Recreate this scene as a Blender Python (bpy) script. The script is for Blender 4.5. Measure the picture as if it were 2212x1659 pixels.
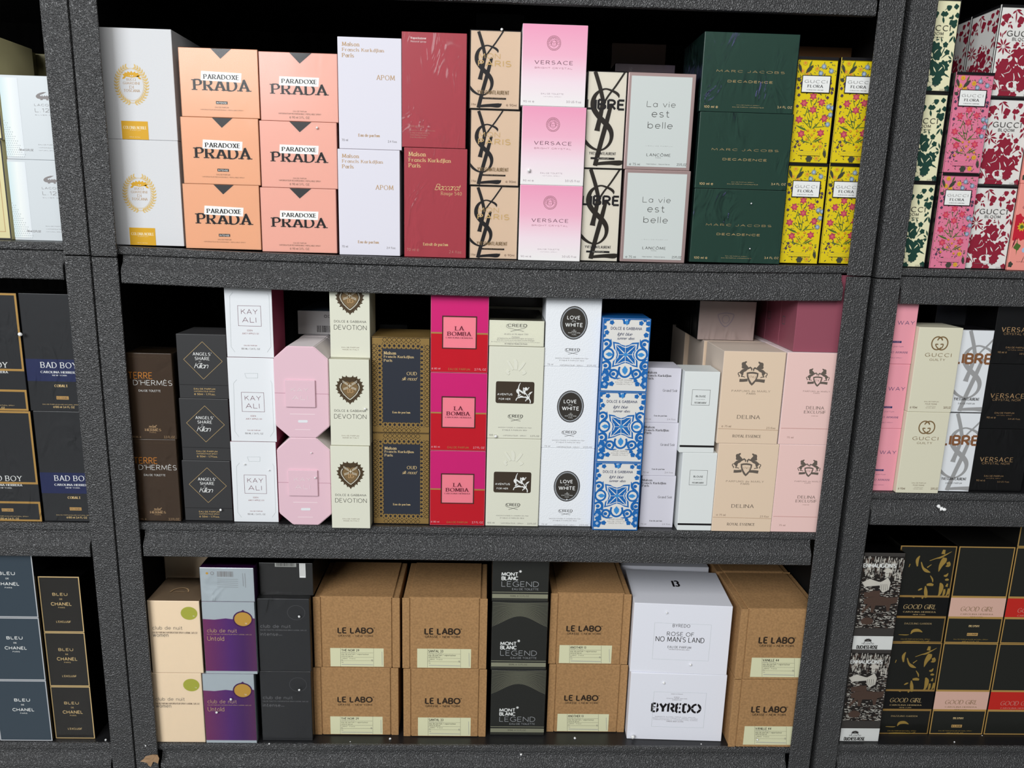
import bpy, bmesh, math, random
from mathutils import Matrix, Vector, geometry

for o in list(bpy.data.objects): bpy.data.objects.remove(o)
S = bpy.context.scene
COL = S.collection

# ------------------------------------------------------------------ camera
cam = bpy.data.objects.new('camera', bpy.data.cameras.new('camera')); COL.objects.link(cam)
CR = Vector((0.999277, -0.026424, 0.027335)); CF = Vector((0.031647, 0.976565, -0.212886))
CF.normalize(); CR = (CR - CF*CR.dot(CF)).normalized(); CU = CR.cross(CF)
cam.matrix_world = Matrix(((CR.x, CU.x, -CF.x, .56407), (CR.y, CU.y, -CF.y, -1.18645), (CR.z, CU.z, -CF.z, 1.5), (0, 0, 0, 1)))
cam.data.sensor_width = 36; cam.data.lens = 1653.05/2212*36; cam.data.clip_start = .05
S.camera = cam

# ------------------------------------------------------------------ light and exposure
w = bpy.data.worlds.new('shop_air'); S.world = w; w.use_nodes = True
w.node_tree.nodes['Background'].inputs[0].default_value = (.93, .97, 1, 1)
w.node_tree.nodes['Background'].inputs[1].default_value = .17
def area(name, loc, target, sx, sy, power, col=(1, 1, 1)):
    l = bpy.data.lights.new(name, 'AREA'); l.shape = 'RECTANGLE'; l.size = sx; l.size_y = sy; l.energy = power; l.color = col
    o = bpy.data.objects.new(name, l); COL.objects.link(o); o.location = loc
    o.rotation_euler = (Vector(target)-Vector(loc)).to_track_quat('-Z', 'Y').to_euler(); return o
area('shop_window', (-2.3, -4.4, 3.35), (.5, 0, 1.0), 3.4, 2.0, 265, (.95, .975, 1))
area('ceiling_panel', (.5, -2.1, 3.05), (.55, -.4, .7), 2.2, 1.0, 36, (1, .99, .97))
S.view_settings.view_transform = 'Standard'; S.view_settings.look = 'None'
S.view_settings.gamma = 1; S.view_settings.use_curve_mapping = False
S.view_settings.exposure = -.16

# ------------------------------------------------------------------ colours and materials
PAL = dict(amber='D9A521',azure='3F8FD0',bandred='C22A22',beigepink='D6BEA6',black='161617',blackcard='131214',blackgold='2B2926',blackgreen='30312E',blackgreen2='242522',blackgrey='303030',blacksheen='333436',
blushpink='D9B09F',bottlegreen='2A463A',bronze='7E6644',bronzeblack='2A241D',bronzedark='4A3B28',brownblack='443529',brownframe='4A2A22',brownink='76604F',brownlabel='40352A',brownside='5B4A38',candypink='EB9DAA',charcoal='39393A',charcoal2='313234',
cobaltblue='1E67B0',copper='A36F4B',coral='F0988C',cream='F6E9C8',cream2='DEDAC2',creamgrey='CFCBBE',creampeach='F3DFC2',creamsilver='DAD4C6',crimson='8E2236',daisy='D8B82E',darkbrown='7A6558',darkbrown2='4A4044',darkgreen='1E4238',darkoval='38342F',
deeprose='94505F',dotgrey='B9C0C2',emboss='D0D5D6',etchbrown='5E4A40',etchdark='2B2624',etchlight='DAD6CC',florapink='DF7C98',foilgold='C9AA74',goldbrown='A58650',goldfoil2='B08C4E',goldlight='DCC08A',goldochre='C9A048',goldochre2='B3954C',goldpale='D8B871',
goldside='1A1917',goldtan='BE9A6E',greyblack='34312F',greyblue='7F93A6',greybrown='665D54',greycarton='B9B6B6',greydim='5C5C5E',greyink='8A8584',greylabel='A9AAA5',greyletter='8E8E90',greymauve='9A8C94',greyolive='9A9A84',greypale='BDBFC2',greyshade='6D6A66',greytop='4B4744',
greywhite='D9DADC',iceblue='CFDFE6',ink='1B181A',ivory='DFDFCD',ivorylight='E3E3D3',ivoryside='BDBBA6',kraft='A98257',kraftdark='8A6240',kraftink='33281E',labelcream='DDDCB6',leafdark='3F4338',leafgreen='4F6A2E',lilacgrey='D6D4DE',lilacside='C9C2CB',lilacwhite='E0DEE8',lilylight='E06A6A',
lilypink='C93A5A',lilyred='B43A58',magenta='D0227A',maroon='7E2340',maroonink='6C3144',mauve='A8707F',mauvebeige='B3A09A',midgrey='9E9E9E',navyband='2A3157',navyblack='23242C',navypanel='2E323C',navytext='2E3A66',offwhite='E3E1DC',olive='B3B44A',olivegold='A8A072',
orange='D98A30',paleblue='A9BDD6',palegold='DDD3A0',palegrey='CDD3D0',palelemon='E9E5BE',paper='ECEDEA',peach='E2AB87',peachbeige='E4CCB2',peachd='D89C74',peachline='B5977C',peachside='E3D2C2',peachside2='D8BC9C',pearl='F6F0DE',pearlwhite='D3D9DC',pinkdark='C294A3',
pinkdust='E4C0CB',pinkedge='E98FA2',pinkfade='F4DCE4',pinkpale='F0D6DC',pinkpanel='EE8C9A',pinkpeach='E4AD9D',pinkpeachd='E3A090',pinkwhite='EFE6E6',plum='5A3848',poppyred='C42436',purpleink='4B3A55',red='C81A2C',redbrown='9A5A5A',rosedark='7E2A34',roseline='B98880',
rosemetal='B49B98',rosepink='EEC9C2',rosered='A9444E',roseside='F3E2E2',rosetan='C58A7E',silvercard='C9D3D8',silvergrey='9A9EA2',slate='3A4650',softwhite='E2E6E4',tan='B3946F',tangold='C09A5E',taupe='5E534C',violet='62286E',violetdark='4A1E55',white='E6E9EC',
whiteblue='EDF0F5',whitecard='ECEBEA',whitelilac='EAEBF3',winered='6E1F33',yellow='E0C81E')
def lin(h):
    r = []
    for i in (0, 2, 4):
        c = int(h[i:i+2], 16)/255; r.append(c/12.92 if c <= .04045 else ((c+.055)/1.055)**2.4)
    return r
MATS = {}
def nodes(name):
    m = bpy.data.materials.new(name); m.use_nodes = True; nt = m.node_tree
    return m, nt, nt.nodes['Principled BSDF']
def bump(nt, b, scale, dist, strength=.5, kind='noise', detail=3, coord='Object'):
    tc = nt.nodes.new('ShaderNodeTexCoord')
    if kind == 'noise':
        t = nt.nodes.new('ShaderNodeTexNoise'); t.inputs['Scale'].default_value = scale; t.inputs['Detail'].default_value = detail; out = t.outputs['Fac']
    else:
        t = nt.nodes.new('ShaderNodeTexVoronoi'); t.feature = 'SMOOTH_F1'; t.inputs['Scale'].default_value = scale; out = t.outputs['Distance']
    nt.links.new(tc.outputs[coord], t.inputs['Vector'])
    bp = nt.nodes.new('ShaderNodeBump'); bp.inputs['Strength'].default_value = strength; bp.inputs['Distance'].default_value = dist
    nt.links.new(out, bp.inputs['Height']); nt.links.new(bp.outputs['Normal'], b.inputs['Normal'])
    return t, tc
METAL = {'goldbrown', 'rosemetal', 'copper', 'silvercard'}
def mat(col, fin='print'):
    k = (col, fin)
    if k in MATS: return MATS[k]
    m, nt, b = nodes(col+'_'+fin); c = [min(.9, x*1.0) for x in lin(PAL[col])]
    b.inputs['Base Color'].default_value = (*c, 1)
    rough = dict(print=.5, card=.6, gloss=.3, satin=.42, metal=.38, textured=.65, embossed=.6, kraft=.8, pearl=.3)[fin]
    b.inputs['Roughness'].default_value = rough
    b.inputs['Specular IOR Level'].default_value = .3 if fin in ('gloss', 'pearl', 'satin') else .25
    if col in METAL: b.inputs['Metallic'].default_value = .45; b.inputs['Roughness'].default_value = .36
    if fin == 'textured': bump(nt, b, 900, .0004, .35)
    elif fin == 'embossed': bump(nt, b, 420, .0009, .55, detail=4)
    elif fin in ('card', 'satin'): bump(nt, b, 300, .0002, .12)
    elif fin == 'gloss': bump(nt, b, 30, .0006, .1, detail=1)
    elif fin == 'kraft':
        t, tc = bump(nt, b, 700, .0003, .3)
        n = nt.nodes.new('ShaderNodeTexNoise'); n.inputs['Scale'].default_value = 260; n.inputs['Detail'].default_value = 5
        r = nt.nodes.new('ShaderNodeValToRGB'); r.color_ramp.elements[0].color = (*[x*.86 for x in c], 1); r.color_ramp.elements[1].color = (*[x*1.12 for x in c], 1)
        r.color_ramp.elements[0].position = .35; r.color_ramp.elements[1].position = .65
        nt.links.new(tc.outputs['Object'], n.inputs['Vector']); nt.links.new(n.outputs['Fac'], r.inputs['Fac']); nt.links.new(r.outputs['Color'], b.inputs['Base Color'])
    ramps = {'pinkfade': ('Z', [(0, 'F0EEEC'), (.3, 'F2DEE6'), (.62, 'F2B7CC'), (1, 'EF9FBE')]),
             'violet': ('X', [(0, '7E3566'), (.5, '5B2A78'), (.75, '512468'), (1, '62305E')]),
             'iceblue': ('X', [(0, 'CFE3E6'), (.5, 'EDF1EE'), (1, 'E0E6EA')])}
    if col in ramps and fin in ('print', 'gloss'):
        ax, st = ramps[col]
        tc = nt.nodes.new('ShaderNodeTexCoord'); sx = nt.nodes.new('ShaderNodeSeparateXYZ'); r = nt.nodes.new('ShaderNodeValToRGB')
        nt.links.new(tc.outputs['Generated'], sx.inputs[0]); nt.links.new(sx.outputs[ax], r.inputs['Fac']); nt.links.new(r.outputs['Color'], b.inputs['Base Color'])
        e = r.color_ramp.elements
        while len(e) < len(st): e.new(.5)
        for i, (p, h) in enumerate(st): e[i].position = p; e[i].color = (*lin(h), 1)
    MATS[k] = m
    return m
def hammered(name, base, bright=1):
    m, nt, b = nodes(name); b.inputs['Base Color'].default_value = (*base, 1)
    b.inputs['Roughness'].default_value = .34; b.inputs['Specular IOR Level'].default_value = .75
    t, tc = bump(nt, b, 560, .0026, 1, 'voronoi')
    n = nt.nodes.new('ShaderNodeTexNoise'); n.inputs['Scale'].default_value = 500; n.inputs['Detail'].default_value = 2
    nt.links.new(tc.outputs['Object'], n.inputs['Vector'])
    mx = nt.nodes.new('ShaderNodeVectorMath'); mx.operation = 'MULTIPLY_ADD'; mx.inputs[1].default_value = (.0011, .0011, .0011)
    nt.links.new(n.outputs['Color'], mx.inputs[0]); nt.links.new(tc.outputs['Object'], mx.inputs[2]); nt.links.new(mx.outputs[0], t.inputs['Vector'])
    return m
M_HAM = hammered('black_hammered_paint', (.05, .05, .051))
def plain(name, c, rough=.5, spec=.5):
    m, nt, b = nodes(name); b.inputs['Base Color'].default_value = (*c, 1); b.inputs['Roughness'].default_value = rough; b.inputs['Specular IOR Level'].default_value = spec
    return m
M_DECK = plain('black_sheet_metal', (.012, .012, .013), .38)
M_BACK = plain('black_back_sheet', (.006, .006, .006), .7, .2)
M_FOAM = plain('white_foam', (.85, .85, .84), .7)
def film(level):
    k = ('film', level)
    if k in MATS: return MATS[k]
    m = bpy.data.materials.new('clear_film_%d' % level); m.use_nodes = True; nt = m.node_tree; nt.nodes.clear()
    out = nt.nodes.new('ShaderNodeOutputMaterial'); mix = nt.nodes.new('ShaderNodeMixShader'); tr = nt.nodes.new('ShaderNodeBsdfTransparent'); gl = nt.nodes.new('ShaderNodeBsdfGlossy')
    gl.inputs['Roughness'].default_value = .16; gl.inputs['Color'].default_value = ((1, 1, 1, 1), (1, 1, 1, 1), (.42, .38, 1, 1))[level-1]  # last level: reflection of something blue in the shop, put into the gloss colour
    fr = nt.nodes.new('ShaderNodeFresnel'); fr.inputs['IOR'].default_value = 1.3
    tc = nt.nodes.new('ShaderNodeTexCoord'); mp = nt.nodes.new('ShaderNodeMapping'); mp.inputs['Scale'].default_value = (1, 1, .45); mp.inputs['Rotation'].default_value = (0, .5, 0)
    n = nt.nodes.new('ShaderNodeTexNoise'); n.inputs['Scale'].default_value = (22, 34, 30)[level-1]; n.inputs['Detail'].default_value = 2; n.inputs['Distortion'].default_value = (.4, 1.6, 2.2)[level-1]
    bp = nt.nodes.new('ShaderNodeBump'); bp.inputs['Strength'].default_value = (.2, .3, .5)[level-1]; bp.inputs['Distance'].default_value = (.003, .005, .008)[level-1]
    oi = nt.nodes.new('ShaderNodeObjectInfo'); va = nt.nodes.new('ShaderNodeVectorMath'); va.operation = 'ADD'; sc = nt.nodes.new('ShaderNodeMath'); sc.operation = 'MULTIPLY'; sc.inputs[1].default_value = 9
    L = nt.links.new
    L(oi.outputs['Random'], sc.inputs[0]); L(tc.outputs['Object'], va.inputs[0]); L(sc.outputs[0], va.inputs[1]); L(va.outputs[0], mp.inputs[0]); L(mp.outputs[0], n.inputs['Vector'])
    n2 = nt.nodes.new('ShaderNodeTexNoise'); n2.inputs['Scale'].default_value = 17; n2.inputs['Detail'].default_value = 1; mr = nt.nodes.new('ShaderNodeMapRange')
    mr.inputs['From Min'].default_value = .46; mr.inputs['From Max'].default_value = .66; mr.inputs['To Min'].default_value = .03; mr.inputs['To Max'].default_value = (.3, .8, 1)[level-1]
    L(va.outputs[0], n2.inputs['Vector']); L(n2.outputs['Fac'], mr.inputs['Value']); L(mr.outputs[0], bp.inputs['Strength'])
    L(n.outputs['Fac'], bp.inputs['Height']); L(bp.outputs['Normal'], gl.inputs['Normal']); L(bp.outputs['Normal'], fr.inputs['Normal'])
    L(fr.outputs[0], mix.inputs[0]); L(tr.outputs[0], mix.inputs[1]); L(gl.outputs[0], mix.inputs[2]); L(mix.outputs[0], out.inputs[0])
    MATS[k] = m
    return m

# ------------------------------------------------------------------ mesh helpers
def obj(name, me, parent=None):
    o = bpy.data.objects.new(name, me); COL.objects.link(o)
    if parent: o.parent = parent
    return o
def mesh(name, verts, faces, mats, idx=None, smooth=False):
    me = bpy.data.meshes.new(name); me.from_pydata(verts, [], faces)
    for m in mats: me.materials.append(m)
    if idx: me.polygons.foreach_set('material_index', idx)
    if smooth: me.polygons.foreach_set('use_smooth', [True]*len(faces))
    me.update()
    return me
def box_bm(x0, x1, y0, y1, z0, z1, bev=.0008, seg=2):
    bm = bmesh.new(); v = [bm.verts.new((x, y, z)) for x in (x0, x1) for y in (y0, y1) for z in (z0, z1)]
    for f in ((0, 1, 3, 2), (4, 6, 7, 5), (0, 4, 5, 1), (2, 3, 7, 6), (0, 2, 6, 4), (1, 5, 7, 3)): bm.faces.new([v[i] for i in f])
    bmesh.ops.recalc_face_normals(bm, faces=bm.faces)
    if bev: bmesh.ops.bevel(bm, geom=list(bm.edges), offset=bev, segments=seg, profile=.5, affect='EDGES')
    return bm
def bm_mesh(bm, name, mats, pick=None):
    bm.normal_update()
    if pick:
        for f in bm.faces: f.material_index = pick(f)
    me = bpy.data.meshes.new(name); bm.to_mesh(me); bm.free()
    for m in mats: me.materials.append(m)
    return me
def joinbm(bms):
    out = bmesh.new()
    for b in bms:
        me = bpy.data.meshes.new('tmp'); b.to_mesh(me); b.free(); out.from_mesh(me); bpy.data.meshes.remove(me)
    return out
def extrude_x(profile, x0, x1, name, m, sag=0):
    n = len(profile); k = 32 if sag else 1
    vs = [(x0+(x1-x0)*j/k, y, z-sag*(1-(2*j/k-1)**2)) for j in range(k+1) for y, z in profile]
    fs = [(j*n+i, j*n+(i+1) % n, (j+1)*n+(i+1) % n, (j+1)*n+i) for j in range(k) for i in range(n)]+[tuple(range(n))[::-1], tuple(range(k*n, k*n+n))]
    bm = bmesh.new(); bv = [bm.verts.new(v) for v in vs]
    for f in fs: bm.faces.new([bv[i] for i in f])
    bmesh.ops.recalc_face_normals(bm, faces=bm.faces)
    return bm_mesh(bm, name, [m])

# ------------------------------------------------------------------ lettering: a stroke skeleton per glyph
GL = {'A':'0,0 .36,1 .72,0;.13,.33 .59,.33','B':'0,0 0,1;0,1 .3,1 @.3,.76,.24,.24,90,-90 0,.52;0,.52 .32,.52 @.32,.26,.26,.26,90,-90 0,0','C':'@.42,.5,.42,.5,45,315','D':'0,0 0,1;0,1 .25,1 @.25,.5,.43,.5,90,-90 0,0',
'E':'0,0 0,1;0,1 .5,1;0,.52 .44,.52;0,0 .52,0','F':'0,0 0,1;0,1 .5,1;0,.52 .43,.52','G':'@.42,.5,.42,.5,45,325;.76,.1 .76,.46;.76,.46 .48,.46','H':'0,0 0,1;.68,0 .68,1;0,.52 .68,.52','I':'0,0 0,1','J':'.4,1 .4,.25 @.18,.24,.22,.24,0,-160',
'K':'0,0 0,1;.56,1 0,.42;.2,.62 .62,0','L':'0,0 0,1;0,0 .48,0','M':'0,0 .07,1;.07,1 .43,.1;.43,.1 .79,1;.79,1 .86,0','N':'0,0 0,1;0,1 .7,0;.7,0 .7,1','O':'@.44,.5,.44,.5,90,450','P':'0,0 0,1;0,1 .28,1 @.28,.74,.27,.26,90,-90 0,.48',
'Q':'@.44,.5,.44,.5,90,450;.5,.25 .86,-.08','R':'0,0 0,1;0,1 .28,1 @.28,.74,.27,.26,90,-90 0,.48;.26,.48 .6,0','S':'@.27,.745,.25,.255,35,270 @.27,.255,.28,.255,90,-145','T':'.31,0 .31,1;0,1 .62,1','U':'0,1 0,.33 @.33,.33,.33,.33,180,360 .66,1',
'V':'0,1 .35,0;.35,0 .7,1','W':'0,1 .27,0;.27,0 .52,1;.52,1 .77,0;.77,0 1.04,1','X':'0,1 .64,0;.64,1 0,0','Y':'0,1 .33,.48;.66,1 .33,.48;.33,.48 .33,0','Z':'.02,1 .58,1;.58,1 0,0;0,0 .6,0',
'a':'@.23,.33,.23,.33,0,360;.46,.66 .46,0','b':'0,1 0,0;@.24,.33,.24,.33,0,360','c':'@.25,.33,.25,.33,50,310','d':'@.24,.33,.24,.33,0,360;.48,1 .48,0','e':'.02,.34 .48,.34;@.25,.33,.24,.33,0,315','f':'.12,0 .12,.8 @.3,.8,.18,.2,180,70;0,.64 .28,.64',
'g':'@.24,.33,.24,.33,0,360;.48,.66 .48,-.08 @.24,-.1,.24,.2,0,-150','h':'0,1 0,0;@.21,.42,.21,.24,180,0 .42,0','i':'0,.66 0,0;!0,.9','j':'.1,.66 .1,-.15 @-.05,-.15,.15,.15,0,-90;!.1,.9','k':'0,1 0,0;.38,.66 0,.28;.14,.4 .42,0','l':'0,1 0,0',
'm':'0,.66 0,0;@.17,.44,.17,.22,180,0 .34,0;@.51,.44,.17,.22,180,0 .68,0','n':'0,.66 0,0;@.21,.42,.21,.24,180,0 .42,0','o':'@.25,.33,.25,.33,90,450','p':'0,.66 0,-.3;@.24,.33,.24,.33,0,360','q':'@.24,.33,.24,.33,0,360;.48,.66 .48,-.3','r':'0,.66 0,0;@.2,.4,.2,.26,180,60',
's':'@.18,.49,.17,.17,35,270 @.18,.165,.19,.165,90,-145','t':'.12,.92 .12,.14 @.26,.14,.14,.14,180,290;0,.64 .28,.64','u':'0,.66 0,.24 @.2,.24,.2,.24,180,360;.4,.66 .4,0','v':'0,.66 .23,0;.23,0 .46,.66','w':'0,.66 .18,0;.18,0 .35,.66;.35,.66 .52,0;.52,0 .7,.66','x':'0,.66 .42,0;.42,.66 0,0','y':'0,.66 .23,0;.46,.66 .12,-.28','z':'.02,.64 .4,.64;.4,.64 0,0;0,0 .42,0',
'0':'@.28,.5,.28,.5,90,450','1':'.05,.8 .22,1;.22,1 .22,0','2':'@.26,.72,.26,.28,160,-30 0,0;0,0 .54,0','3':'@.25,.75,.23,.25,150,-90;@.25,.26,.27,.26,90,-150','4':'.4,0 .4,1;.4,1 0,.3;0,.3 .56,.3','5':'.46,1 .08,1;.08,1 .05,.56;@.25,.32,.27,.32,130,-145','6':'.42,1 @.3,.35,.28,.5,150,180;@.28,.3,.27,.3,0,360','7':'0,1 .52,1;.52,1 .18,0','8':'@.26,.75,.22,.25,0,360;@.26,.26,.26,.26,0,360','9':'@.27,.69,.27,.3,0,360;.54,.66 .2,0',
'.':'!0,.04','¡':'','\'':'.03,1 0,.78',',':'.04,.06 0,-.14','-':'0,.4 .3,.4','—':'0,.42 .7,.42','/':'0,-.08 .36,1.04','|':'0,-.1 0,1','&':'.62,0 .12,.72 @.28,.78,.17,.2,200,-60 .1,.36 @.26,.22,.25,.22,130,350','®':'@.3,.6,.3,.32,0,360;.2,.45 .2,.78;.2,.78 .36,.72;.36,.72 .2,.6;.28,.6 .4,.45',':':'!0,.1;!0,.55','(':'@.3,.5,.28,.6,120,240',')':'@0,.5,.28,.6,60,-60',
'℮':'@.36,.42,.34,.42,20,330;.06,.42 .7,.42'}
for k, b, acc in (('É','E','.2,1.1 .34,1.24'),('À','A','.28,1.24 .42,1.1'),('È','E','.16,1.24 .3,1.1'),('Ô','O','.3,1.1 .44,1.22;.44,1.22 .58,1.1'),('è','e','.14,.96 .28,.78'),('é','e','.2,.78 .32,.96')): GL[k] = GL[b]+';'+acc
_gc = {}
def arc(cx, cy, rx, ry, a0, a1, step=24):
    n = max(2, int(abs(a1-a0)/step)+1); return [(cx+rx*math.cos(math.radians(a0+(a1-a0)*i/n)), cy+ry*math.sin(math.radians(a0+(a1-a0)*i/n))) for i in range(n+1)]
def glyph(ch):
    if ch not in _gc:
        out = []
        for st in GL.get(ch, '').split(';'):
            if not st: continue
            pts = []
            if st[0] == '!':
                x, y = map(float, st[1:].split(',')); out.append(('d', x, y)); continue
            for tk in st.split(' '):
                if tk[0] == '@': pts += arc(*map(float, tk[1:].split(',')))
                else: pts.append(tuple(map(float, tk.split(','))))
            out.append(pts)
        xs = [p[0] for s in out if s[0] != 'd' for p in s]+[s[1] for s in out if s[0] == 'd']
        _gc[ch] = (out, max(xs) if xs else .3)
    return _gc[ch]
# style: (thick, thin, nib angle, serif, slant, tracking)
ST = {'s':(.115,.115,0,0,0,.26),'sl':(.082,.082,0,0,0,.24),'sb':(.18,.18,0,0,0,.28),'sx':(.27,.24,0,0,0,.24),'h':(.17,.085,15,0,0,.34),'hx':(.2,.1,15,0,0,.24),'r':(.15,.06,12,1,0,.3),'rb':(.27,.085,10,1,0,.3),'i':(.12,.06,20,0,.25,.22),'ri':(.13,.04,15,1,.18,.22),'k':(.12,.06,35,0,.42,.1)}

class Art:
    """flat print on the front of a carton: local x right, z up, drawn at y = -depth/2, later items nearer the viewer"""
    def __init__(s, W, H, D):
        s.W, s.H, s.D = W, H, D; s.k = 0; s.parts = {}; s.plate = None; s.lift = 0; s.off = 0; s.n = 0
    def y(s): return -s.D/2-.00012-s.off-s.lift-(s.n % 8)*2.5e-6
    def face(s, part, col, pts):
        m = .0003
        for ax, lim, sg in ((0, s.W/2-m, 1), (0, -s.W/2+m, -1), (1, s.H-m, 1), (1, m, -1)):
            if all((q[ax]-lim)*sg <= 0 for q in pts): continue
            o = []
            for i in range(len(pts)):
                a, q = pts[i-1], pts[i]; da, dq = (a[ax]-lim)*sg, (q[ax]-lim)*sg
                if da*dq < 0: f = da/(da-dq); o.append((a[0]+f*(q[0]-a[0]), a[1]+f*(q[1]-a[1])))
                if dq <= 0: o.append(q)
            pts = o
            if len(pts) < 3: return
        s.n += 1
        p = s.parts.setdefault(part, [[], [], [], []]); v, f, mi, ms = p
        if col not in ms: ms.append(col)
        n = len(v); y = s.y(); v.extend((x, y, z) for x, z in pts); f.append(tuple(range(n, n+len(pts)))); mi.append(ms.index(col))
    def pt(s, u, v): return ((u-.5)*s.W, (1-v)*s.H)
    def ribbon(s, part, col, pts, wf):
        pts = [p for i, p in enumerate(pts) if i == 0 or (abs(p[0]-pts[i-1][0])+abs(p[1]-pts[i-1][1])) > 1e-7]
        if len(pts) < 2: return
        seg = []
        for i in range(len(pts)-1):
            dx, dz = pts[i+1][0]-pts[i][0], pts[i+1][1]-pts[i][1]; l = math.hypot(dx, dz); seg.append((dx/l, dz/l))
        runs = [[0]]
        for i in range(1, len(seg)):
            if seg[i][0]*seg[i-1][0]+seg[i][1]*seg[i-1][1] < .5: runs.append([])
            runs[-1].append(i)
        for r in runs:
            off = []
            for j in range(r[0], r[-1]+2):
                a = seg[max(j-1, r[0])]; b = seg[min(j, r[-1])]; tx, tz = a[0]+b[0], a[1]+b[1]; l = math.hypot(tx, tz) or 1; tx, tz = tx/l, tz/l
                hw = wf(j, (tx, tz))/2; x, z = pts[j]
                if j == r[0] and len(runs) > 1 and j > 0: x -= tx*hw*.7; z -= tz*hw*.7
                if j == r[-1]+1 and j < len(pts)-1: x += tx*hw*.7; z += tz*hw*.7
                off.append(((x-tz*hw, z+tx*hw), (x+tz*hw, z-tx*hw)))
            for i in range(len(off)-1): s.face(part, col, [off[i][1], off[i+1][1], off[i+1][0], off[i][0]])
    def line(s, part, col, pts, w): s.ribbon(part, col, pts, lambda j, t: w)
    def text(s, tx, u0, v0, u1, v1, col, st, part):
        th, tn, nib, ser, sl, tr = ST[st]
        x0, z1 = s.pt(u0, v0); x1, z0 = s.pt(u1, v1); h = z1-z0
        lay = []; x = 0; th *= .72 if any(c.islower() for c in tx) and ser else 1
        for ch in tx:
            if ch == ' ': x += .42; continue
            g, w_ = glyph(ch); lay.append((g, x, w_)); x += w_+tr
        tot = max(x-tr, .2)
        k = (x1-x0)/tot*(1 if not sl else 1/(1+sl/tot)); gw = k/h
        th = min(th, .3*gw*.8+.07)*h; tn = min(tn*h, th); nb = math.radians(nib)
        pad = th*.5
        for g, gx, w_ in lay:
            def m(p): return (x0+(gx+p[0])*k+sl*p[1]*h*min(1, gw), z0+p[1]*h)
            for st_ in g:
                if st_[0] == 'd':
                    X, Z = m((st_[1], st_[2])); q = th*.62; s.face(part, col, [(X-q, Z-q), (X+q, Z-q), (X+q, Z+q), (X-q, Z+q)]); continue
                ps = [m(p) for p in st_]
                wf = (lambda j, t: tn+(th-tn)*abs(t[1]*math.cos(nb)-t[0]*math.sin(nb))**1.5) if th > tn*1.05 else (lambda j, t: th)
                s.ribbon(part, col, ps, wf)
                if ser:
                    for a, b in ((0, 1), (-1, -2)):
                        p, q = st_[a], st_[b]; dx, dz = (p[0]-q[0])*k, (p[1]-q[1])*h
                        P = m(p)
                        if abs(dz) > abs(dx)*.9 and min(abs(p[1]-e) for e in (0, 1, .66, -.3)) < .02 and abs(dz) > .2*h:
                            s.line(part, col, [(P[0]-th*1.05, P[1]+(tn*.5 if p[1] < .3 else -tn*.5)), (P[0]+th*1.05, P[1]+(tn*.5 if p[1] < .3 else -tn*.5))], tn)
                        elif abs(dx) > abs(dz) and abs(dz) < .02*h and p[0] > .3: s.line(part, col, [(P[0], P[1]-h*.09*(p[1] > .4)), (P[0], P[1]+h*.09*(p[1] < .6))], tn)
    def ell(s, part, col, x, z, rx, rz, n=28): s.face(part, col, [(x+rx*math.cos(6.2832*i/n), z+rz*math.sin(6.2832*i/n)) for i in range(n)])
    def leaf(s, part, col, x0, z0, x1, z1, w):
        dx, dz = x1-x0, z1-z0; l = math.hypot(dx, dz) or 1; nx, nz = -dz/l*w/2, dx/l*w/2
        s.face(part, col, [(x0, z0), (x0+dx*.3-nx*.85, z0+dz*.3-nz*.85), (x0+dx*.6-nx, z0+dz*.6-nz), (x1, z1), (x0+dx*.6+nx, z0+dz*.6+nz), (x0+dx*.3+nx*.85, z0+dz*.3+nz*.85)])
    def blob(s, part, col, x, z, r, asp, lob, rot):
        n = lob*6; s.face(part, col, [(x+r*(1+.13*math.cos(lob*6.2832*i/n))*math.cos(rot+6.2832*i/n), z+asp*r*(1+.13*math.cos(lob*6.2832*i/n))*math.sin(rot+6.2832*i/n)) for i in range(n)])
    def box(s, part, col, x0, z0, x1, z1): s.face(part, col, [(x0, z0), (x1, z0), (x1, z1), (x0, z1)])
    def frame(s, part, col, x0, z0, x1, z1, w):
        for a in ((x0, z0, x1, z0+w), (x0, z1-w, x1, z1), (x0, z0+w, x0+w, z1-w), (x1-w, z0+w, x1, z1-w)): s.box(part, col, *a)
    def draw(s, e):
        t = e[0]; s.off += 2.5e-6*min(8, s.n)+2.5e-6; s.n = 0; s.k += 1; pt = s.pt
        if s.plate:
            u, v = (e[1][0] if t in 'plv' else (e[2:4] if t == 't' else e[1:3])); a = s.plate
            s.lift = .0032 if a[0] <= u <= a[2] and a[1] <= v <= a[3] else 0
        if t == 't': s.text(e[1], *e[2:6], e[6], e[7], e[8])
        elif t == 'r':
            x0, z1 = pt(e[1], e[2]); x1, z0 = pt(e[3], e[4]); s.box(e[6], e[5], x0, z0, x1, z1)
        elif t == 'o':
            x0, z1 = pt(e[1], e[2]); x1, z0 = pt(e[3], e[4]); s.frame(e[7], e[6], x0, z0, x1, z1, e[5]*s.W)
        elif t == 'p': s.face(e[3], e[2], [pt(*p) for p in e[1]])
        elif t == 'l': s.line(e[4], e[3], [pt(*p) for p in e[1]], e[2]*s.W)
        elif t == 'v':
            # smooth the measured points, width varies along the stroke
            P = [(*pt(a, b), w_*s.W) for a, b, w_ in e[1]]; Q = []
            for i in range(len(P)-1):
                a, b, c, d = P[max(i-1, 0)], P[i], P[i+1], P[min(i+2, len(P)-1)]; n = 1 if len(P) == 2 else 4
                for j in range(n):
                    q = j/n; Q.append(tuple(.5*((2*b[m])+(-a[m]+c[m])*q+(2*a[m]-5*b[m]+4*c[m]-d[m])*q*q+(-a[m]+3*b[m]-3*c[m]+d[m])*q**3) for m in range(3)))
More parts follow.
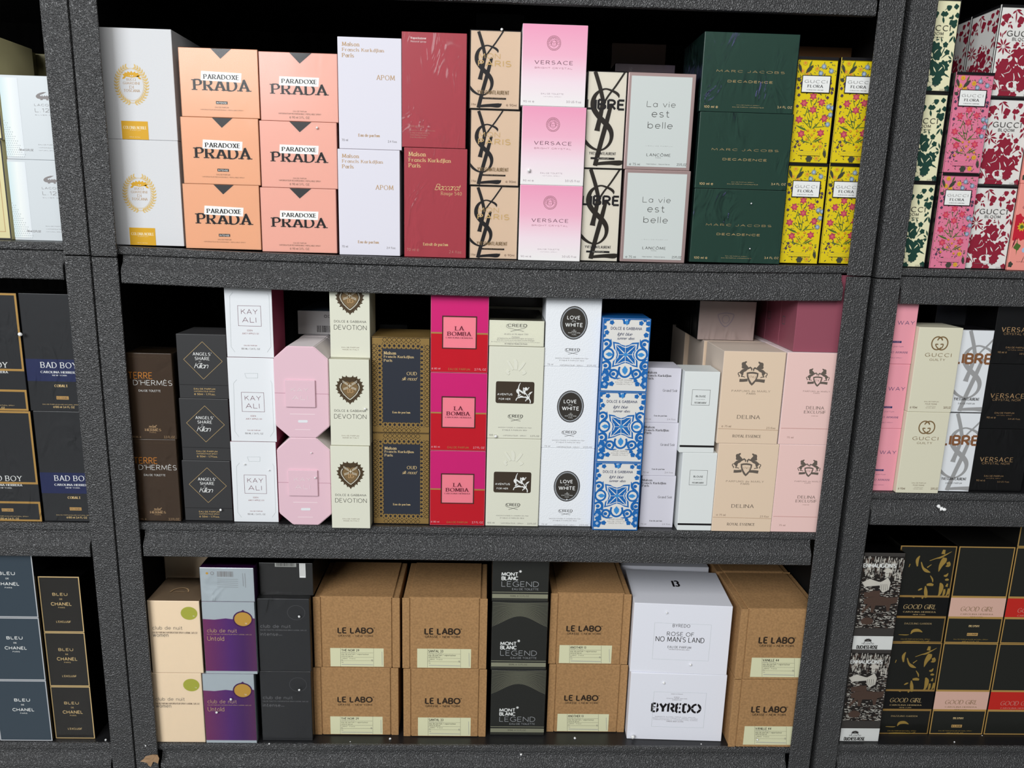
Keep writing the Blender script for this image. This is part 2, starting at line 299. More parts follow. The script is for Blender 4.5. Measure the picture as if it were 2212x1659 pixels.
            Q.append(P[-1]); s.ribbon(e[3], e[2], [q[:2] for q in Q], lambda j, t: max(1e-5, Q[min(j, len(Q)-1)][2]))
        elif t == 'e': s.ell(e[6], e[5], *pt(e[1], e[2]), e[3]*s.W, e[4]*s.H)
        elif t == 'g':
            x, z = pt(e[1], e[2]); s.line(e[9], e[8], arc(x, z, e[3]*s.W, e[4]*s.H, e[6], e[7], 12), e[5]*s.W)
        elif t == 'f':
            s.leaf(e[7], e[6], *pt(e[1], e[2]), *pt(e[3], e[4]), e[5]*s.W)
        elif t == 'b': s.blob(e[8], e[7], *pt(e[1], e[2]), e[3]*s.W, e[4], e[5], e[6])
        elif t == 'y':
            x, z = pt(e[1], e[2]); r = e[3]*s.W
            for i in range(e[4]):
                a = e[5]+6.2832*i/e[4]; s.leaf(e[8], e[6], x, z, x+r*math.cos(a), z+r*math.sin(a), r*(2.4/e[4]+.12))
            s.off += 2.2e-5; s.n = 0
            for i in range(e[4]):
                a = e[5]+6.2832*i/e[4]; s.leaf(e[8], e[7], x, z, x+r*.55*math.cos(a), z+r*.55*math.sin(a), r*.18)
        elif t == 'n':
            x0, z1 = pt(e[2], e[3]); x1, z0 = pt(e[4], e[5]); getattr(s, 'fn_'+e[1])(x0, z0, x1, z1, e[6], e[8], **e[7])
    # ---- ornaments
    def up(s): s.off += 2.2e-5; s.n = 0
    def fn_laurel(s, x0, z0, x1, z1, c, p):
        cx, cz, rx, rz = (x0+x1)/2, (z0+z1)/2, (x1-x0)/2, (z1-z0)/2
        for k in (.70, .66): s.line(p, c[0], arc(cx, cz, rx*k, rz*(k+.1), 0, 360, 10), rx*.012)
        for side in (-1, 1):
            pts = arc(cx, cz, rx*.84, rz*.9, -90, -90+side*165, 10); s.line(p, c[0], pts, rx*.03)
            for i in range(17):
                a = math.radians(-90+side*(8+i*9.4)); bx, bz = cx+rx*.84*math.cos(a), cz+rz*.9*math.sin(a); L_ = rx*.22
                for o in (-.75, .75):
                    d = a+side*(1.571+o*-1)*1.0; s.leaf(p, c[0], bx, bz, bx+L_*math.cos(d), bz+L_*math.sin(d), rx*.085)
    def fn_crown(s, x0, z0, x1, z1, c, p):
        w_, h = x1-x0, z1-z0; cx = (x0+x1)/2
        for i in range(7):
            a = math.radians(20+i*140/6); s.leaf(p, c[0], cx+.22*w_*math.cos(a), z0+h*.25, cx+.5*w_*math.cos(a), z0+h*(.25+.7*math.sin(a)), w_*.16)
        s.line(p, c[0], [(x0+w_*.12, z0+h*.3), (cx, z0+h*.16), (x1-w_*.12, z0+h*.3)], h*.14); s.leaf(p, c[0], x0+w_*.2, z0+h*.2, x0, z0-h*.1, w_*.1); s.leaf(p, c[0], x1-w_*.2, z0+h*.2, x1, z0-h*.1, w_*.1)
    def fn_medusa(s, x0, z0, x1, z1, c, p):
        cx, cz, r, q = (x0+x1)/2, (z0+z1)/2, (x1-x0)/2, c[0]
        for k in (1, .82): s.line(p, q, arc(cx, cz, r*k, r*k, 0, 360, 12), r*.06)
        for i in range(24):
            a = .2618*i; s.line(p, q, [(cx+r*.86*math.cos(a), cz+r*.86*math.sin(a)), (cx+r*.97*math.cos(a+.08), cz+r*.97*math.sin(a+.08))], r*.04)
        s.line(p, q, arc(cx, cz-.05*r, r*.34, r*.46, 0, 360, 20), r*.05)
        for i in range(11):
            a = math.radians(-30+i*24); x, z = cx+r*.55*math.cos(a), cz+.05*r+r*.55*math.sin(a); s.line(p, q, arc(x, z, r*.15, r*.13, 60*i, 60*i+250, 40), r*.055)
        for d in (-1, 1): s.line(p, q, [(cx+d*r*.24, cz+r*.06), (cx+d*r*.08, cz+r*.05)], r*.06)
        s.line(p, q, [(cx, cz+.05*r), (cx-.04*r, cz-.18*r)], r*.05); s.line(p, q, [(cx-.12*r, cz-.3*r), (cx+.12*r, cz-.3*r)], r*.05)
    def fn_carriage(s, x0, z0, x1, z1, c, p):
        w_, h, q = x1-x0, z1-z0, c[0]; g = lambda a, b: (x0+a*w_, z0+b*h)
        s.line(p, q, [g(0, .02), g(1, .02)], h*.05)
        for a in (.18, .36): s.line(p, q, arc(*g(a, .2), h*.2, h*.2, 0, 360, 30), h*.06)
        s.face(p, q, [g(.12, .35), g(.42, .35), g(.44, .6), g(.3, .52), g(.2, .62), g(.08, .6)])
        s.face(p, q, [g(.6, .35), g(.82, .35), g(.86, .6), g(.96, .72), g(.98, .9), g(.88, .92), g(.8, .62), g(.62, .58)])
        for a in (.62, .68, .78, .83): s.line(p, q, [g(a, .4), g(a-.02, .04)], h*.07)
        s.face(p, q, [g(.5, .05), g(.55, .05), g(.56, .6), g(.54, .95), g(.5, .95), g(.49, .55)]); s.line(p, q, [g(.42, .45), g(.62, .45)], h*.04)
    def fn_heart(s, x0, z0, x1, z1, c, p):
        cx, cz, sx, sz = (x0+x1)/2, z0+(z1-z0)*.5, (x1-x0)/2, (z1-z0)/2
        R = [(0, .58), (.12, .68), (.28, .7), (.42, .64), (.53, .5), (.62, .32), (.645, .2), (.63, .1), (.6, 0), (.5, -.18), (.39, -.34), (.23, -.5), (.1, -.62), (0, -.69)]
        O = R+[(-x, z) for x, z in R[-2:0:-1]]; L_ = [0]
        for i in range(len(O)): a, q = O[i], O[(i+1) % len(O)]; L_.append(L_[-1]+math.hypot(a[0]-q[0], a[1]-q[1]))
        def hp(t, k):
            d = t/6.2832 % 1*L_[-1]; i = max(j for j in range(len(O)) if L_[j] <= d); f = (d-L_[i])/(L_[i+1]-L_[i]); a, q = O[i], O[(i+1) % len(O)]
            return (cx+k*sx*(a[0]+f*(q[0]-a[0])), cz+k*sz*(a[1]+f*(q[1]-a[1])))
        N = 64; s.face(p, c[0], [hp(6.2832*i/N, 1.17) for i in range(N)])
        for i in range(22):
            t = 6.2832*i/22; x, z = hp(t, 1.05); a = math.atan2(z-cz, x-cx)
            for o, l in ((-.7, .24), (0, .32), (.7, .24)): s.leaf(p, c[0], x, z, x+sx*l*math.cos(a+o), z+sx*l*math.sin(a+o), sx*.15)
        s.up(); s.face(p, c[1], [hp(6.2832*i/N, .86) for i in range(N)]); s.up()
        for i in range(44):
            t = 6.2832*(i+.5)/44
            if min(t, 6.2832-t) < 1.0: continue
            s.ell(p, c[2], *hp(t, 1.0), sx*.036, sx*.036, 8)
        for d in (-1, 1):
            for i in range(6):
                for j in (0, 1): s.ell(p, c[2], cx+d*sx*(.08+i*.075), cz+sz*(.3+i*.05+j*.09*(i > 0)), sx*.028, sx*.028, 8)
            for i in range(4):
                for j in (0, 1): s.ell(p, c[2], cx+d*sx*(.14+i*.085), cz+sz*(.2-i*.03-j*.09), sx*.028, sx*.028, 8)
        s.ell(p, c[2], cx, cz+sz*.28, sx*.045, sx*.045, 8); s.ell(p, c[2], cx, cz+sz*.38, sx*.028, sx*.028, 8); s.ell(p, c[2], cx, cz+sz*.18, sx*.028, sx*.028, 8)
        s.up(); s.line(p, c[3], [(cx-.14*sx, cz-.2*sz), (cx-.14*sx, cz+.08*sz), (cx-.02*sx, cz+.06*sz), (cx+.03*sx, cz-.06*sz), (cx-.02*sx, cz-.18*sz), (cx-.14*sx, cz-.2*sz)], sx*.04); s.line(p, c[3], arc(cx+.1*sx, cz-.06*sz, sx*.13, sz*.14, 45, 330, 30)+[(cx+.22*sx, cz-.06*sz), (cx+.12*sx, cz-.06*sz)], sx*.04)
    def fn_lattice(s, x0, z0, x1, z1, c, p, pu0, pv0, pu1, pv1):
        W_, H_ = x1-x0, z1-z0; a, b = x0+pu0*W_, x0+pu1*W_; lo, hi = z1-pv1*H_, z1-pv0*H_
        def dia(x, z, rx, rz, inner):
            if inner:
                s.face(p, c[0], [(x-rx*.62, z), (x, z-rz*.62), (x+rx*.62, z), (x, z+rz*.62)])
                for sx in (-1, 1):
                    for sz in (-1, 1): s.face(p, c[0], [(x+sx*rx*.62, z+sz*rz*.98), (x+sx*rx*.98, z+sz*rz*.98), (x+sx*rx*.98, z+sz*rz*.5)])
            else:
                s.line(p, c[2], [(x-rx, z), (x, z-rz*.9), (x+rx, z), (x, z+rz*.9), (x-rx, z)], rx*.16)
        nz = 17; ch = (hi-lo)/nz
        for m in (0, 1):
            n = nz+2
            for i in range(n):
                z = lo-ch+(i+.5)*ch*(nz+2)/n
                for xe, dr in ((x0, 1), (x1, -1)):
                    wd = (a-x0)/2; dia(xe+dr*wd*(.5+m), z, wd/2, ch/2, m == 1)
        nx = 8; cw = (b-a)/nx
        for m in (0, 1):
            for i in range(nx):
                for ze, dr in ((z1, -1), (z0, 1)):
                    hd = (z1-hi)/2; dia(a+(i+.5)*cw, ze+dr*hd*(.5+m), cw/2, hd/2, m == 1)
    def fn_scatter(s, x0, z0, x1, z1, c, p, n, seed):
        r = random.Random(seed)
        for i in range(n):
            x, z, a, l = x0+(x1-x0)*r.random(), z0+(z1-z0)*r.random(), r.random()*6.28, (x1-x0)*(.04+.05*r.random()); X, Z = x+l*math.cos(a), z+l*math.sin(a)
            s.leaf(p, c[i % len(c)], x, z, min(max(X, x0), x1), min(max(Z, z0), z1), l*.32)
    def fn_barcode(s, x0, z0, x1, z1, c, p):
        r = random.Random(5); x = x0
        while x < x1:
            w_ = (x1-x0)*(.008+.02*r.random()); s.box(p, c[0], x, z0, min(x+w_, x1), z1); x += w_+(x1-x0)*(.01+.02*r.random())
    def fn_icons(s, x0, z0, x1, z1, c, p):
        h = z1-z0; s.line(p, c[0], arc(x0+h*.25, z1-h*.3, h*.2, h*.2, 0, 360, 30), h*.07)
        for i in range(3): s.frame(p, c[0], x0+h*(.6+.45*i), z1-h*.5, x0+h*(1.0+.45*i), z1-h*.1, h*.05)
        s.box(p, c[0], x0+h*.95, z0, x0+h*1.4, z0+h*.35)
    def fn_waves(s, x0, z0, x1, z1, c, p):
        w_, h = x1-x0, z1-z0
        for i in range(20):
            t = i/19; z = z1-h*.03-h*.62*t; am = h*(-.03+.3*t)
            s.line(p, c[0], [(x0+w_*j/18, z-am*(.5-.5*math.cos(6.2832*(j/18-.0)))*-.6-h*.2*t*(1-math.sin(3.1416*j/18))) for j in range(19)], h*.009)
    def fn_dots(s, x0, z0, x1, z1, c, p):
        n = 9; d = (x1-x0)/n; m = int((z1-z0)/d)
        for i in range(n):
            for j in range(m):
                if i+j*.5 < n: s.ell(p, c[0], x0+(i+.5+(j % 2)*.5)*d*.95, z0+(j+.5)*d, d*.27, d*.27, 6)
    def fn_croc(s, x0, z0, x1, z1, c, p):
        w_, h = x1-x0, z1-z0; g = lambda a, b: (x0+a*w_, z0+b*h)
        s.face(p, c[0], [g(*q) for q in ((.02, .35), (.1, .2), (.3, .12), (.28, 0), (.42, .02), (.46, .14), (.66, .14), (.68, 0), (.82, .02), (.8, .2), (1, .3), (.98, .45), (.8, .52), (.62, .5), (.45, .46), (.3, .5), (.28, .62), (.5, .78), (.72, 1), (.5, .98), (.3, .88), (.12, .72), (.02, .52))])
        for a in (.4, .55, .7): s.leaf(p, c[0], *g(a, .45), *g(a+.04, .6), w_*.06)
    def fn_etch(s, x0, z0, x1, z1, c, p):
        r = random.Random(11); w_, h = x1-x0, z1-z0; g = lambda a, b: (x0+a*w_, z1-b*h)
        s.box(p, c[0], x0, z0, x1, z1); s.up()
        for i in range(1000):
            a, b = r.random(), r.random(); 
            if .3 < a < .75 and .2 < b < .5 and r.random() < .7: continue
            if .25 < a < .8 and .56 < b < .74 and r.random() < .85: continue
            n = .02+.06*r.random(); v = b < .24; q = g(a, b); e = g(min(1, a+(0 if v else n)), min(1, b+(n if v else .01*r.random()-.005))); s.line(p, c[1] if r.random() < .72 else c[2], [q, e], w_*(.006+.014*r.random()))
        for a in (.1, .24, .38, .58): s.line(p, c[1], [g(a+.04, 0), g(a, .24)], w_*.018)
        s.up()
        s.face(p, c[1], [g(*q) for q in ((.02, .36), (.2, .31), (.5, .36), (.48, .4), (.1, .42))]); s.face(p, c[1], [g(*q) for q in ((.46, .36), (.56, .33), (.66, .29), (.74, .36), (.72, .46), (.58, .5), (.5, .46))])
        s.ell(p, c[1], *g(.62, .24), w_*.055, w_*.085, 14); s.face(p, c[1], [g(*q) for q in ((.5, .2), (.62, .155), (.76, .19), (.74, .225), (.56, .215))])
        s.face(p, c[2], [g(*q) for q in ((.12, .6), (.22, .57), (.5, .55), (.82, .57), (.98, .55), (.97, .64), (.82, .66), (.8, .76), (.74, .76), (.7, .68), (.44, .68), (.4, .78), (.34, .78), (.32, .68), (.14, .79), (.1, .77), (.24, .66), (.14, .66))])
        s.face(p, c[2], [g(*q) for q in ((.1, .5), (.5, .47), (.52, .55), (.12, .57))]); s.ell(p, c[2], *g(.28, .9), w_*.16, w_*.1, 14)
        s.up()
        for i in range(4): s.line(p, c[0], [g(.5+.05*i, .38), g(.54+.05*i, .47)], w_*.008)
        s.line(p, c[0], [g(.59, .235), g(.66, .235)], w_*.008); s.frame(p, c[1], *g(.82, .33), *g(.97, .22), w_*.02)
        for i in range(3): s.box(p, c[1], *g(.84+.04*i, .3), *g(.865+.04*i, .27))

# ------------------------------------------------------------------ labels
def tag(o, label, cat=None, group=None, kind=None):
    if label: o['label'] = label
    if cat: o['category'] = cat
    if group: o['group'] = group
    if kind: o['kind'] = kind
    return o
def empty(name, loc, rz=0):
    o = bpy.data.objects.new(name, None); COL.objects.link(o); o.empty_display_size = .02; o.location = loc; o.rotation_euler = (0, 0, rz); return o

# ------------------------------------------------------------------ setting
tag(obj('floor', bm_mesh(box_bm(-3, 4, -5, 1.2, -.05, 0, 0), 'floor', [plain('grey_floor_tile', (.22, .22, .21), .35)])), None, kind='structure')
tag(obj('wall_back', bm_mesh(box_bm(-3, 4, .62, .7, 0, 3.1, 0), 'wall_back', [plain('white_wall_paint', (.6, .6, .58), .8)])), None, kind='structure')

Z1, Z2, Z3 = 1.4416, .9931, .5793
def tray_profile():
    return [(.0095, -.0125), (.0080, -.0115), (.0075, -.009), (.0075, -.003), (.0082, -.001), (.0098, -.0002), (.012, 0), (.45, 0), (.45, -.012), (.014, -.012), (.0125, -.0125)]
BEAM = [(.0118, -.0135), (.0112, -.021), (.0104, -.0235), (.0022, -.0345), (.0010, -.0375), (.0008, -.041), (.0008, -.0545), (.0016, -.0558), (.0110, -.0558), (.0122, -.0545), (.0124, -.0215), (.0128, -.0135)]
def unit(name, label, x0, x1, levels, joint, sag={}):
    """one bay: x0, x1 are the inner edges of its front posts"""
    u = empty(name, ((x0+x1)/2, .2, 0)); tag(u, label, 'shelf unit', 'black metal shelving units'); PX = .0385; ox, oy = -(x0+x1)/2, -.2
    def loc(me, nm, par=u):
        me.transform(Matrix.Translation((ox, oy, 0))); return obj(nm, me, par)
    for a, b, sgn in ((x0-PX, x0, -1), (x1, x1+PX, 1)):
        for z0, z1 in ((.0, joint-.0007), (joint+.0007, 2.15)):
            f = box_bm(a, b, 0, .0035, z0, z1, .0014, 2); r = box_bm(a, a+.003, .0034, .042, z0, z1, .0006, 1) if sgn < 0 else box_bm(b-.003, b, .0034, .042, z0, z1, .0006, 1)
            loc(bm_mesh(joinbm([f, r]), 'upright_post', [M_HAM]), 'upright_post')
        r = joinbm([box_bm(a, b, .4565, .46, 0, 2.15, .001, 1), box_bm(a, a+.003, .42, .456, 0, 2.15, .0006, 1) if sgn < 0 else box_bm(b-.003, b, .42, .456, 0, 2.15, .0006, 1)])
        loc(bm_mesh(r, 'rear_post', [M_HAM]), 'rear_post')
        sx = a+.0031 if sgn < 0 else b-.0031
        loc(bm_mesh(box_bm(sx-.0006, sx+.0006, .044, .418, .02, 2.14, 0), 'side_light_block', [M_BACK]), 'side_light_block')  # black side sheet, added to keep light out of the bay
    bm = bmesh.new(); n = 56; X0, X1 = x0-PX+.004, x1+PX-.004; vs = []
    for i in range(n*2+1):
        x = X0+(X1-X0)*i/(n*2); y = .452+(.004 if (i//2) % 2 else 0); vs.append((bm.verts.new((x, y, .02)), bm.verts.new((x, y, 2.14))))
    for i in range(n*2): bm.faces.new((vs[i][0], vs[i+1][0], vs[i+1][1], vs[i][1]))
    loc(bm_mesh(bm, 'back_panel', [M_BACK]), 'back_panel')
    for z in levels:
        me = extrude_x([(y, z+h) for y, h in tray_profile()], x0-PX+.0032, x1+PX-.0032, 'shelf', M_HAM, sag.get(z, 0)); me.materials.append(M_DECK)
        for f in me.polygons:
            if f.center[1] > .02: f.material_index = 1
        sh = loc(me, 'shelf')
        b = extrude_x([(y, z+h) for y, h in BEAM], x0+.0035, x1-.0035, 'front_beam', M_HAM, sag.get(z, 0)); loc(b, 'front_beam', sh)
    return u
unit('shelving_unit', 'black hammered metal shelving unit in the middle, seen from post to post', 0, 1.12, [.225, Z3, Z2, Z1, 1.8562], 1.4246, {Z1: .0068})
unit('shelving_unit', 'black hammered metal shelving unit cropped by the left picture edge', -1.1985, -.0795, [.225, Z3, .9905, 1.4446, 1.8562], 1.4256)
unit('shelving_unit', 'black hammered metal shelving unit cropped by the right picture edge', 1.2065, 2.3265, [.225, .5840, 1.0680, 1.4392, 1.93], 1.4222)

# ------------------------------------------------------------------ cartons
# every kind of carton: size in metres, colours and the print on its front in fractions of that face
T = {
 'giard': dict(name='perfume_carton', W=.1245, H=.1562, D=.128, front='greywhite', side='greywhite', wrap=0, fin='textured', els=[
  ('n','laurel',.2874,.3163,.7049,.6853,['goldpale'],{},'emblem'),
  ('n','crown',.3908,.3739,.617,.4432,['amber'],{},'emblem'),
  ('t', 'BUCCI', .4426, .4456, .5462, .4659, 'goldtan', 'r', 'fine_print'),
  ('t', 'GIARDINI', .3983, .477, .5884, .4984, 'goldtan', 'r', 'fine_print'),
  ('t', 'DI', .4718, .5108, .5162, .5349, 'goldtan', 'r', 'fine_print'),
  ('t', 'TOSCANA', .4013, .543, .5876, .5657, 'goldtan', 'r', 'fine_print'),
  ('r',.3408,.8305,.6553,1.0012,'amber','label'),
  ('t', 'COLONIA NOBILE', .3638, .877, .6337, .9027, 'cream', 'r', 'fine_print'),
  ('t', 'PARFUM', .4412, .9094, .5655, .9183, 'cream', 's', 'fine_print'),
  ('t', '100 ml  3.4 fl.oz', .4281, .9721, .5527, .9799, 'cream', 's', 'fine_print'),
 ]),
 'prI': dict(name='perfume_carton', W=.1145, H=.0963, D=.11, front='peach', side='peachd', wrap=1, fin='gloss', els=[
  ('p',[(.3926,-.0152),(.6909,-.0169),(.5284,.1492)],'charcoal','notch'),
  ('t', 'PRADA', .18, .4542, .8697, .6077, 'ink', 'rb', 'lettering'),
  ('p',[(.2753,.3295),(.7873,.3471),(.7759,.4824),(.2642,.4645)],'paper','label'),
  ('t', 'PARADOXE', .3071, .3787, .7506, .4428, 'ink', 'rb', 'lettering'),
  ('r',.4441,.7614,.592,.8038,'ink','label'),
  ('t', 'INTENSE', .4555, .7729, .5819, .7956, 'paper', 'sb', 'fine_print'),
  ('t', 'EAU DE PARFUM', .4299, .8422, .6046, .8598, 'brownink', 's', 'fine_print'),
  ('t', 'VAPORISATEUR RECHARGEABLE / REFILLABLE SPRAY', .2407, .8817, .7925, .8958, 'brownink', 's', 'fine_print'),
 ]),
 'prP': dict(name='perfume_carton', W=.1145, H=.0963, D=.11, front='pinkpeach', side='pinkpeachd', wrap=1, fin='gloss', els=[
  ('p',[(.3751,-.0139),(.6883,-.0097),(.5205,.1581)],'charcoal','notch'),
  ('t', 'PRADA', .1607, .4636, .8487, .6049, 'ink', 'rb', 'lettering'),
  ('p',[(.2551,.3484),(.7628,.3533),(.7532,.4838),(.2471,.4786)],'paper','label'),
  ('t', 'PARADOXE', .2873, .3864, .7286, .4454, 'ink', 'rb', 'lettering'),
  ('t', 'EAU DE PARFUM', .4175, .8426, .5896, .8608, 'brownink', 's', 'fine_print'),
  ('t', 'VAPORISATEUR RECHARGEABLE / REFILLABLE SPRAY', .2278, .8787, .7778, .8986, 'brownink', 's', 'fine_print'),
  ('t', '℮ 90 ml 3 FL. OZ.', .3693, .9258, .6305, .9563, 'brownink', 's', 'fine_print'),
 ]),
 'apom': dict(name='perfume_carton', W=.0935, H=.1573, D=.09, front='lilacwhite', side='lilacside', wrap=0, fin='card', els=[
  ('t', 'Maison', .0791, .0472, .3354, .0812, 'goldtan', 'rb', 'lettering'),
  ('t', 'Francis Kurkdjian', .0774, .0981, .72, .1258, 'goldtan', 'rb', 'fine_print'),
  ('t', 'Paris', .0758, .1455, .2512, .1787, 'goldtan', 'rb', 'lettering'),
  ('t', 'APOM', .6118, .3282, .888, .3693, 'goldtan', 'r', 'lettering'),
  ('t', 'Eau de parfum', .3122, .8594, .644, .884, 'goldtan', 'rb', 'fine_print'),
  ('t', '70 ml', .0421, .91, .1383, .9293, 'greyink', 's', 'fine_print'),
  ('t', '2.4 fl.oz.', .7792, .9123, .9248, .9308, 'greyink', 's', 'fine_print'),
 ]),
 'rougeF': dict(name='perfume_carton', W=.0955, H=.163, D=.09, front='rosered', side='rosedark', wrap=2, fin='gloss', els=[
  ('t', 'Maison', .0785, .0399, .3342, .0765, 'goldlight', 'rb', 'lettering'),
  ('t', 'Francis Kurkdjian', .0784, .094, .7318, .1258, 'goldlight', 'rb', 'fine_print'),
  ('t', 'Paris', .0783, .1426, .2569, .177, 'goldlight', 'rb', 'lettering'),
  ('t', 'Baccarat', .4903, .3221, .9198, .3738, 'goldlight', 'k', 'lettering'),
  ('t', 'Rouge 540', .5911, .3888, .9159, .4196, 'goldlight', 'r', 'fine_print'),
  ('t', 'Extrait de parfum', .3098, .8648, .7027, .8891, 'goldlight', 'rb', 'fine_print'),
  ('t', '70 ml ℮', .0427, .9198, .2373, .9443, 'rosetan', 's', 'fine_print'),
  ('t', '2.4 fl.oz.', .7288, .9309, .9331, .9553, 'rosetan', 's', 'fine_print'),
 ]),
 'rougeB': dict(name='perfume_carton', W=.0955, H=.1622, D=.09, front='rosered', side='rosedark', wrap=2, fin='gloss', els=[
  ('t', 'Vaporisateur', .1361, .0441, .3761, .0606, 'paper', 'rb', 'fine_print'),
  ('t', 'Natural spray', .136, .074, .3811, .0887, 'paper', 'i', 'fine_print'),
  ('t', 'MADE IN FRANCE', .1268, .8062, .3478, .8188, 'rosetan', 's', 'fine_print'),
  ('t', 'MAISON FRANCIS KURKDJIAN', .1267, .8449, .517, .8546, 'rosetan', 's', 'fine_print'),
  ('t', '41, RUE ETIENNE MARCEL', .1267, .8662, .4384, .8773, 'rosetan', 's', 'fine_print'),
  ('t', '75001 PARIS - FRANCE', .1266, .8856, .4057, .8974, 'rosetan', 's', 'fine_print'),
  ('t', 'franciskurkdjian.com', .1266, .9042, .3762, .9165, 'rosetan', 's', 'fine_print'),
 ]),
 'monp': dict(name='perfume_carton', W=.0755, H=.1105, D=.075, front='beigepink', side='blackcard', wrap=1, fin='gloss', els=[
  ('v',[(.1647,.0223,.0616),(.2451,.1821,.0636),(.3001,.3248,.0636)],'ink','monogram'),
  ('v',[(.6449,.0114,.0298),(.4986,.1577,.0298),(.3843,.2571,.0298),(.3131,.334,.0338)],'ink','monogram'),
  ('v',[(.2997,.3123,.0696),(.2534,.477,.0716),(.2188,.579,.0775),(.2062,.6237,.0914)],'ink','monogram'),
  ('v',[(.5469,.2817,.004),(.541,.2537,.0398),(.501,.2295,.0417),(.4318,.2092,.0338),(.3432,.1937,.0258),(.2654,.2079,.0338),(.1882,.2459,.0517),(.1455,.2969,.0696),(.1322,.3537,.0775),(.1531,.4035,.0835),(.2136,.462,.0795),(.2838,.5079,.0795),(.354,.5507,.0835),(.4147,.6001,.0795),(.4409,.6504,.0696),(.4358,.7078,.0557),(.3999,.7597,.0437),(.3318,.8027,.0318),(.2531,.8204,.0258),(.1636,.8083,.0358),(.0887,.7792,.0477),(.0385,.7451,.0477),(.0127,.701,.004)],'ink','monogram'),
  ('v',[(.4317,.3596,.0298),(.4173,.3725,.0577),(.3445,.5636,.0736),(.2616,.7691,.0736),(.2062,.9177,.0736),(.1831,.9826,.0736)],'ink','monogram'),
  ('v',[(.1682,.9829,.006),(.2272,.9623,.0457),(.4156,.9487,.0596),(.5845,.9451,.0795),(.6433,.92,.004)],'ink','monogram'),
  ('o',0,0,1,1,.018,'blackcard','border'),
  ('t', 'MON', .1777, .2931, .5916, .3548, 'foilgold', 's', 'lettering'),
  ('t', 'PARIS', .1722, .3829, .8057, .4497, 'foilgold', 'sb', 'lettering'),
  ('t', 'YVESSAINTLAURENT', .1624, .7584, .7831, .8059, 'bronze', 'h', 'lettering'),
  ('r',.2489,.8474,.7259,.8694,'ink','label'),
  ('t', 'EAU DE PARFUM', .3084, .85, .6908, .8599, 'goldtan', 's', 'fine_print'),
  ('t', 'VAPORISATEUR NATURAL SPRAY', .2652, .8972, .7121, .8993, 'bronze', 's', 'fine_print'),
  ('t', '3 fl.oz', .0378, .9277, .1376, .9513, 'brownink', 's', 'fine_print'),
  ('t', '℮ 90ml', .733, .9246, .9332, .9526, 'brownink', 's', 'fine_print'),
 ]),
 'vers': dict(name='perfume_carton', W=.0955, H=.1132, D=.09, front='pinkfade', side='whitecard', wrap=0, fin='gloss', els=[
  ('n','medusa',.3806,.1462,.59,.3041,['mauve'],{},'emblem'),
  ('t', 'VERSACE', .2004, .4403, .786, .4828, 'plum', 'h', 'fine_print'),
  ('t', 'BRIGHT CRYSTAL', .2036, .5203, .7808, .5379, 'mauve', 's', 'fine_print'),
  ('t', 'EAU DE TOILETTE', .3137, .8382, .659, .8524, 'greymauve', 's', 'fine_print'),
  ('t', 'NATURAL SPRAY', .3511, .8761, .628, .8843, 'greymauve', 's', 'fine_print'),
  ('t', '90 ml ℮', .0414, .936, .2081, .9576, 'greymauve', 's', 'fine_print'),
  ('t', '3.0 US fl oz', .7081, .9237, .9379, .9489, 'greymauve', 's', 'fine_print'),
 ]),
 'libre': dict(name='perfume_carton', W=.0595, H=.1398, D=.06, front='creamsilver', side='blackcard', wrap=1, fin='gloss', els=[
  ('v',[(.1819,.0072,.0977),(.3212,.1671,.1008),(.4193,.31,.1008)],'bronzeblack','monogram'),
  ('v',[(.9384,-.003,.0473),(.7194,.143,.0473),(.5469,.2423,.0473),(.4405,.3192,.0536)],'bronzeblack','monogram'),
  ('v',[(.4177,.2974,.1103),(.3574,.4625,.1134),(.3107,.5648,.1229),(.2943,.6097,.145)],'bronzeblack','monogram'),
  ('v',[(.8056,.2672,.0063),(.7941,.239,.063),(.7289,.2148,.0662),(.618,.1944,.0536),(.477,.1787,.041),(.3553,.1929,.0536),(.2363,.2308,.0819),(.1729,.2818,.1103),(.1563,.3387,.1229),(.1932,.3886,.1324),(.2934,.4475,.1261),(.4079,.4936,.1261),(.5223,.5366,.1324),(.6222,.5864,.1261),(.6678,.637,.1103),(.6643,.6947,.0882),(.6115,.7469,.0693),(.5072,.7901,.0504),(.384,.8078,.041),(.2414,.7954,.0567),(.1204,.7659,.0756),(.0383,.7316,.0756),(-.0058,.6872,.0063)],'bronzeblack','monogram'),
  ('v',[(.6299,.345,.0473),(.6083,.3579,.0914),(.5083,.5495,.1166),(.3933,.756,.1166),(.3173,.9057,.1166),(.2858,.9711,.1166)],'bronzeblack','monogram'),
  ('v',[(.2622,.9714,.0095),(.3542,.9507,.0725),(.6516,.9373,.0945),(.9191,.934,.1261),(1.0102,.9088,.0063)],'bronzeblack','monogram'),
  ('o',0,0,1,1,.02,'blackcard','border'),
  ('t', 'LIBRE', .0105, .2909, .9547, .3817, 'ink', 'sx', 'lettering'),
  ('t', 'YVESSAINTLAURENT', .1252, .8275, .805, .8551, 'ink', 'h', 'fine_print'),
  ('r',.1638,.8828,.7765,.9037,'ink','label'),
  ('t', 'LE PARFUM', .3388, .8872, .6279, .8989, 'creamsilver', 's', 'fine_print'),
 ]),
 'lavie': dict(name='perfume_carton', W=.101, H=.1388, D=.085, front='rosemetal', side='rosemetal', wrap=0, fin='metal', els=[
  ('r',.045,.035,.945,.968,'palegrey','printed_panel'),
  ('t', 'La vie', .2955, .2874, .7193, .3453, 'greyblack', 'sl', 'lettering'),
  ('t', 'est', .3754, .3766, .6356, .4481, 'greyblack', 'sl', 'lettering'),
  ('t', 'belle', .3271, .4992, .6943, .5657, 'greyblack', 'sl', 'lettering'),
  ('t', "L'EAU DE PARFUM", .3131, .746, .7177, .7525, 'greyink', 's', 'fine_print'),
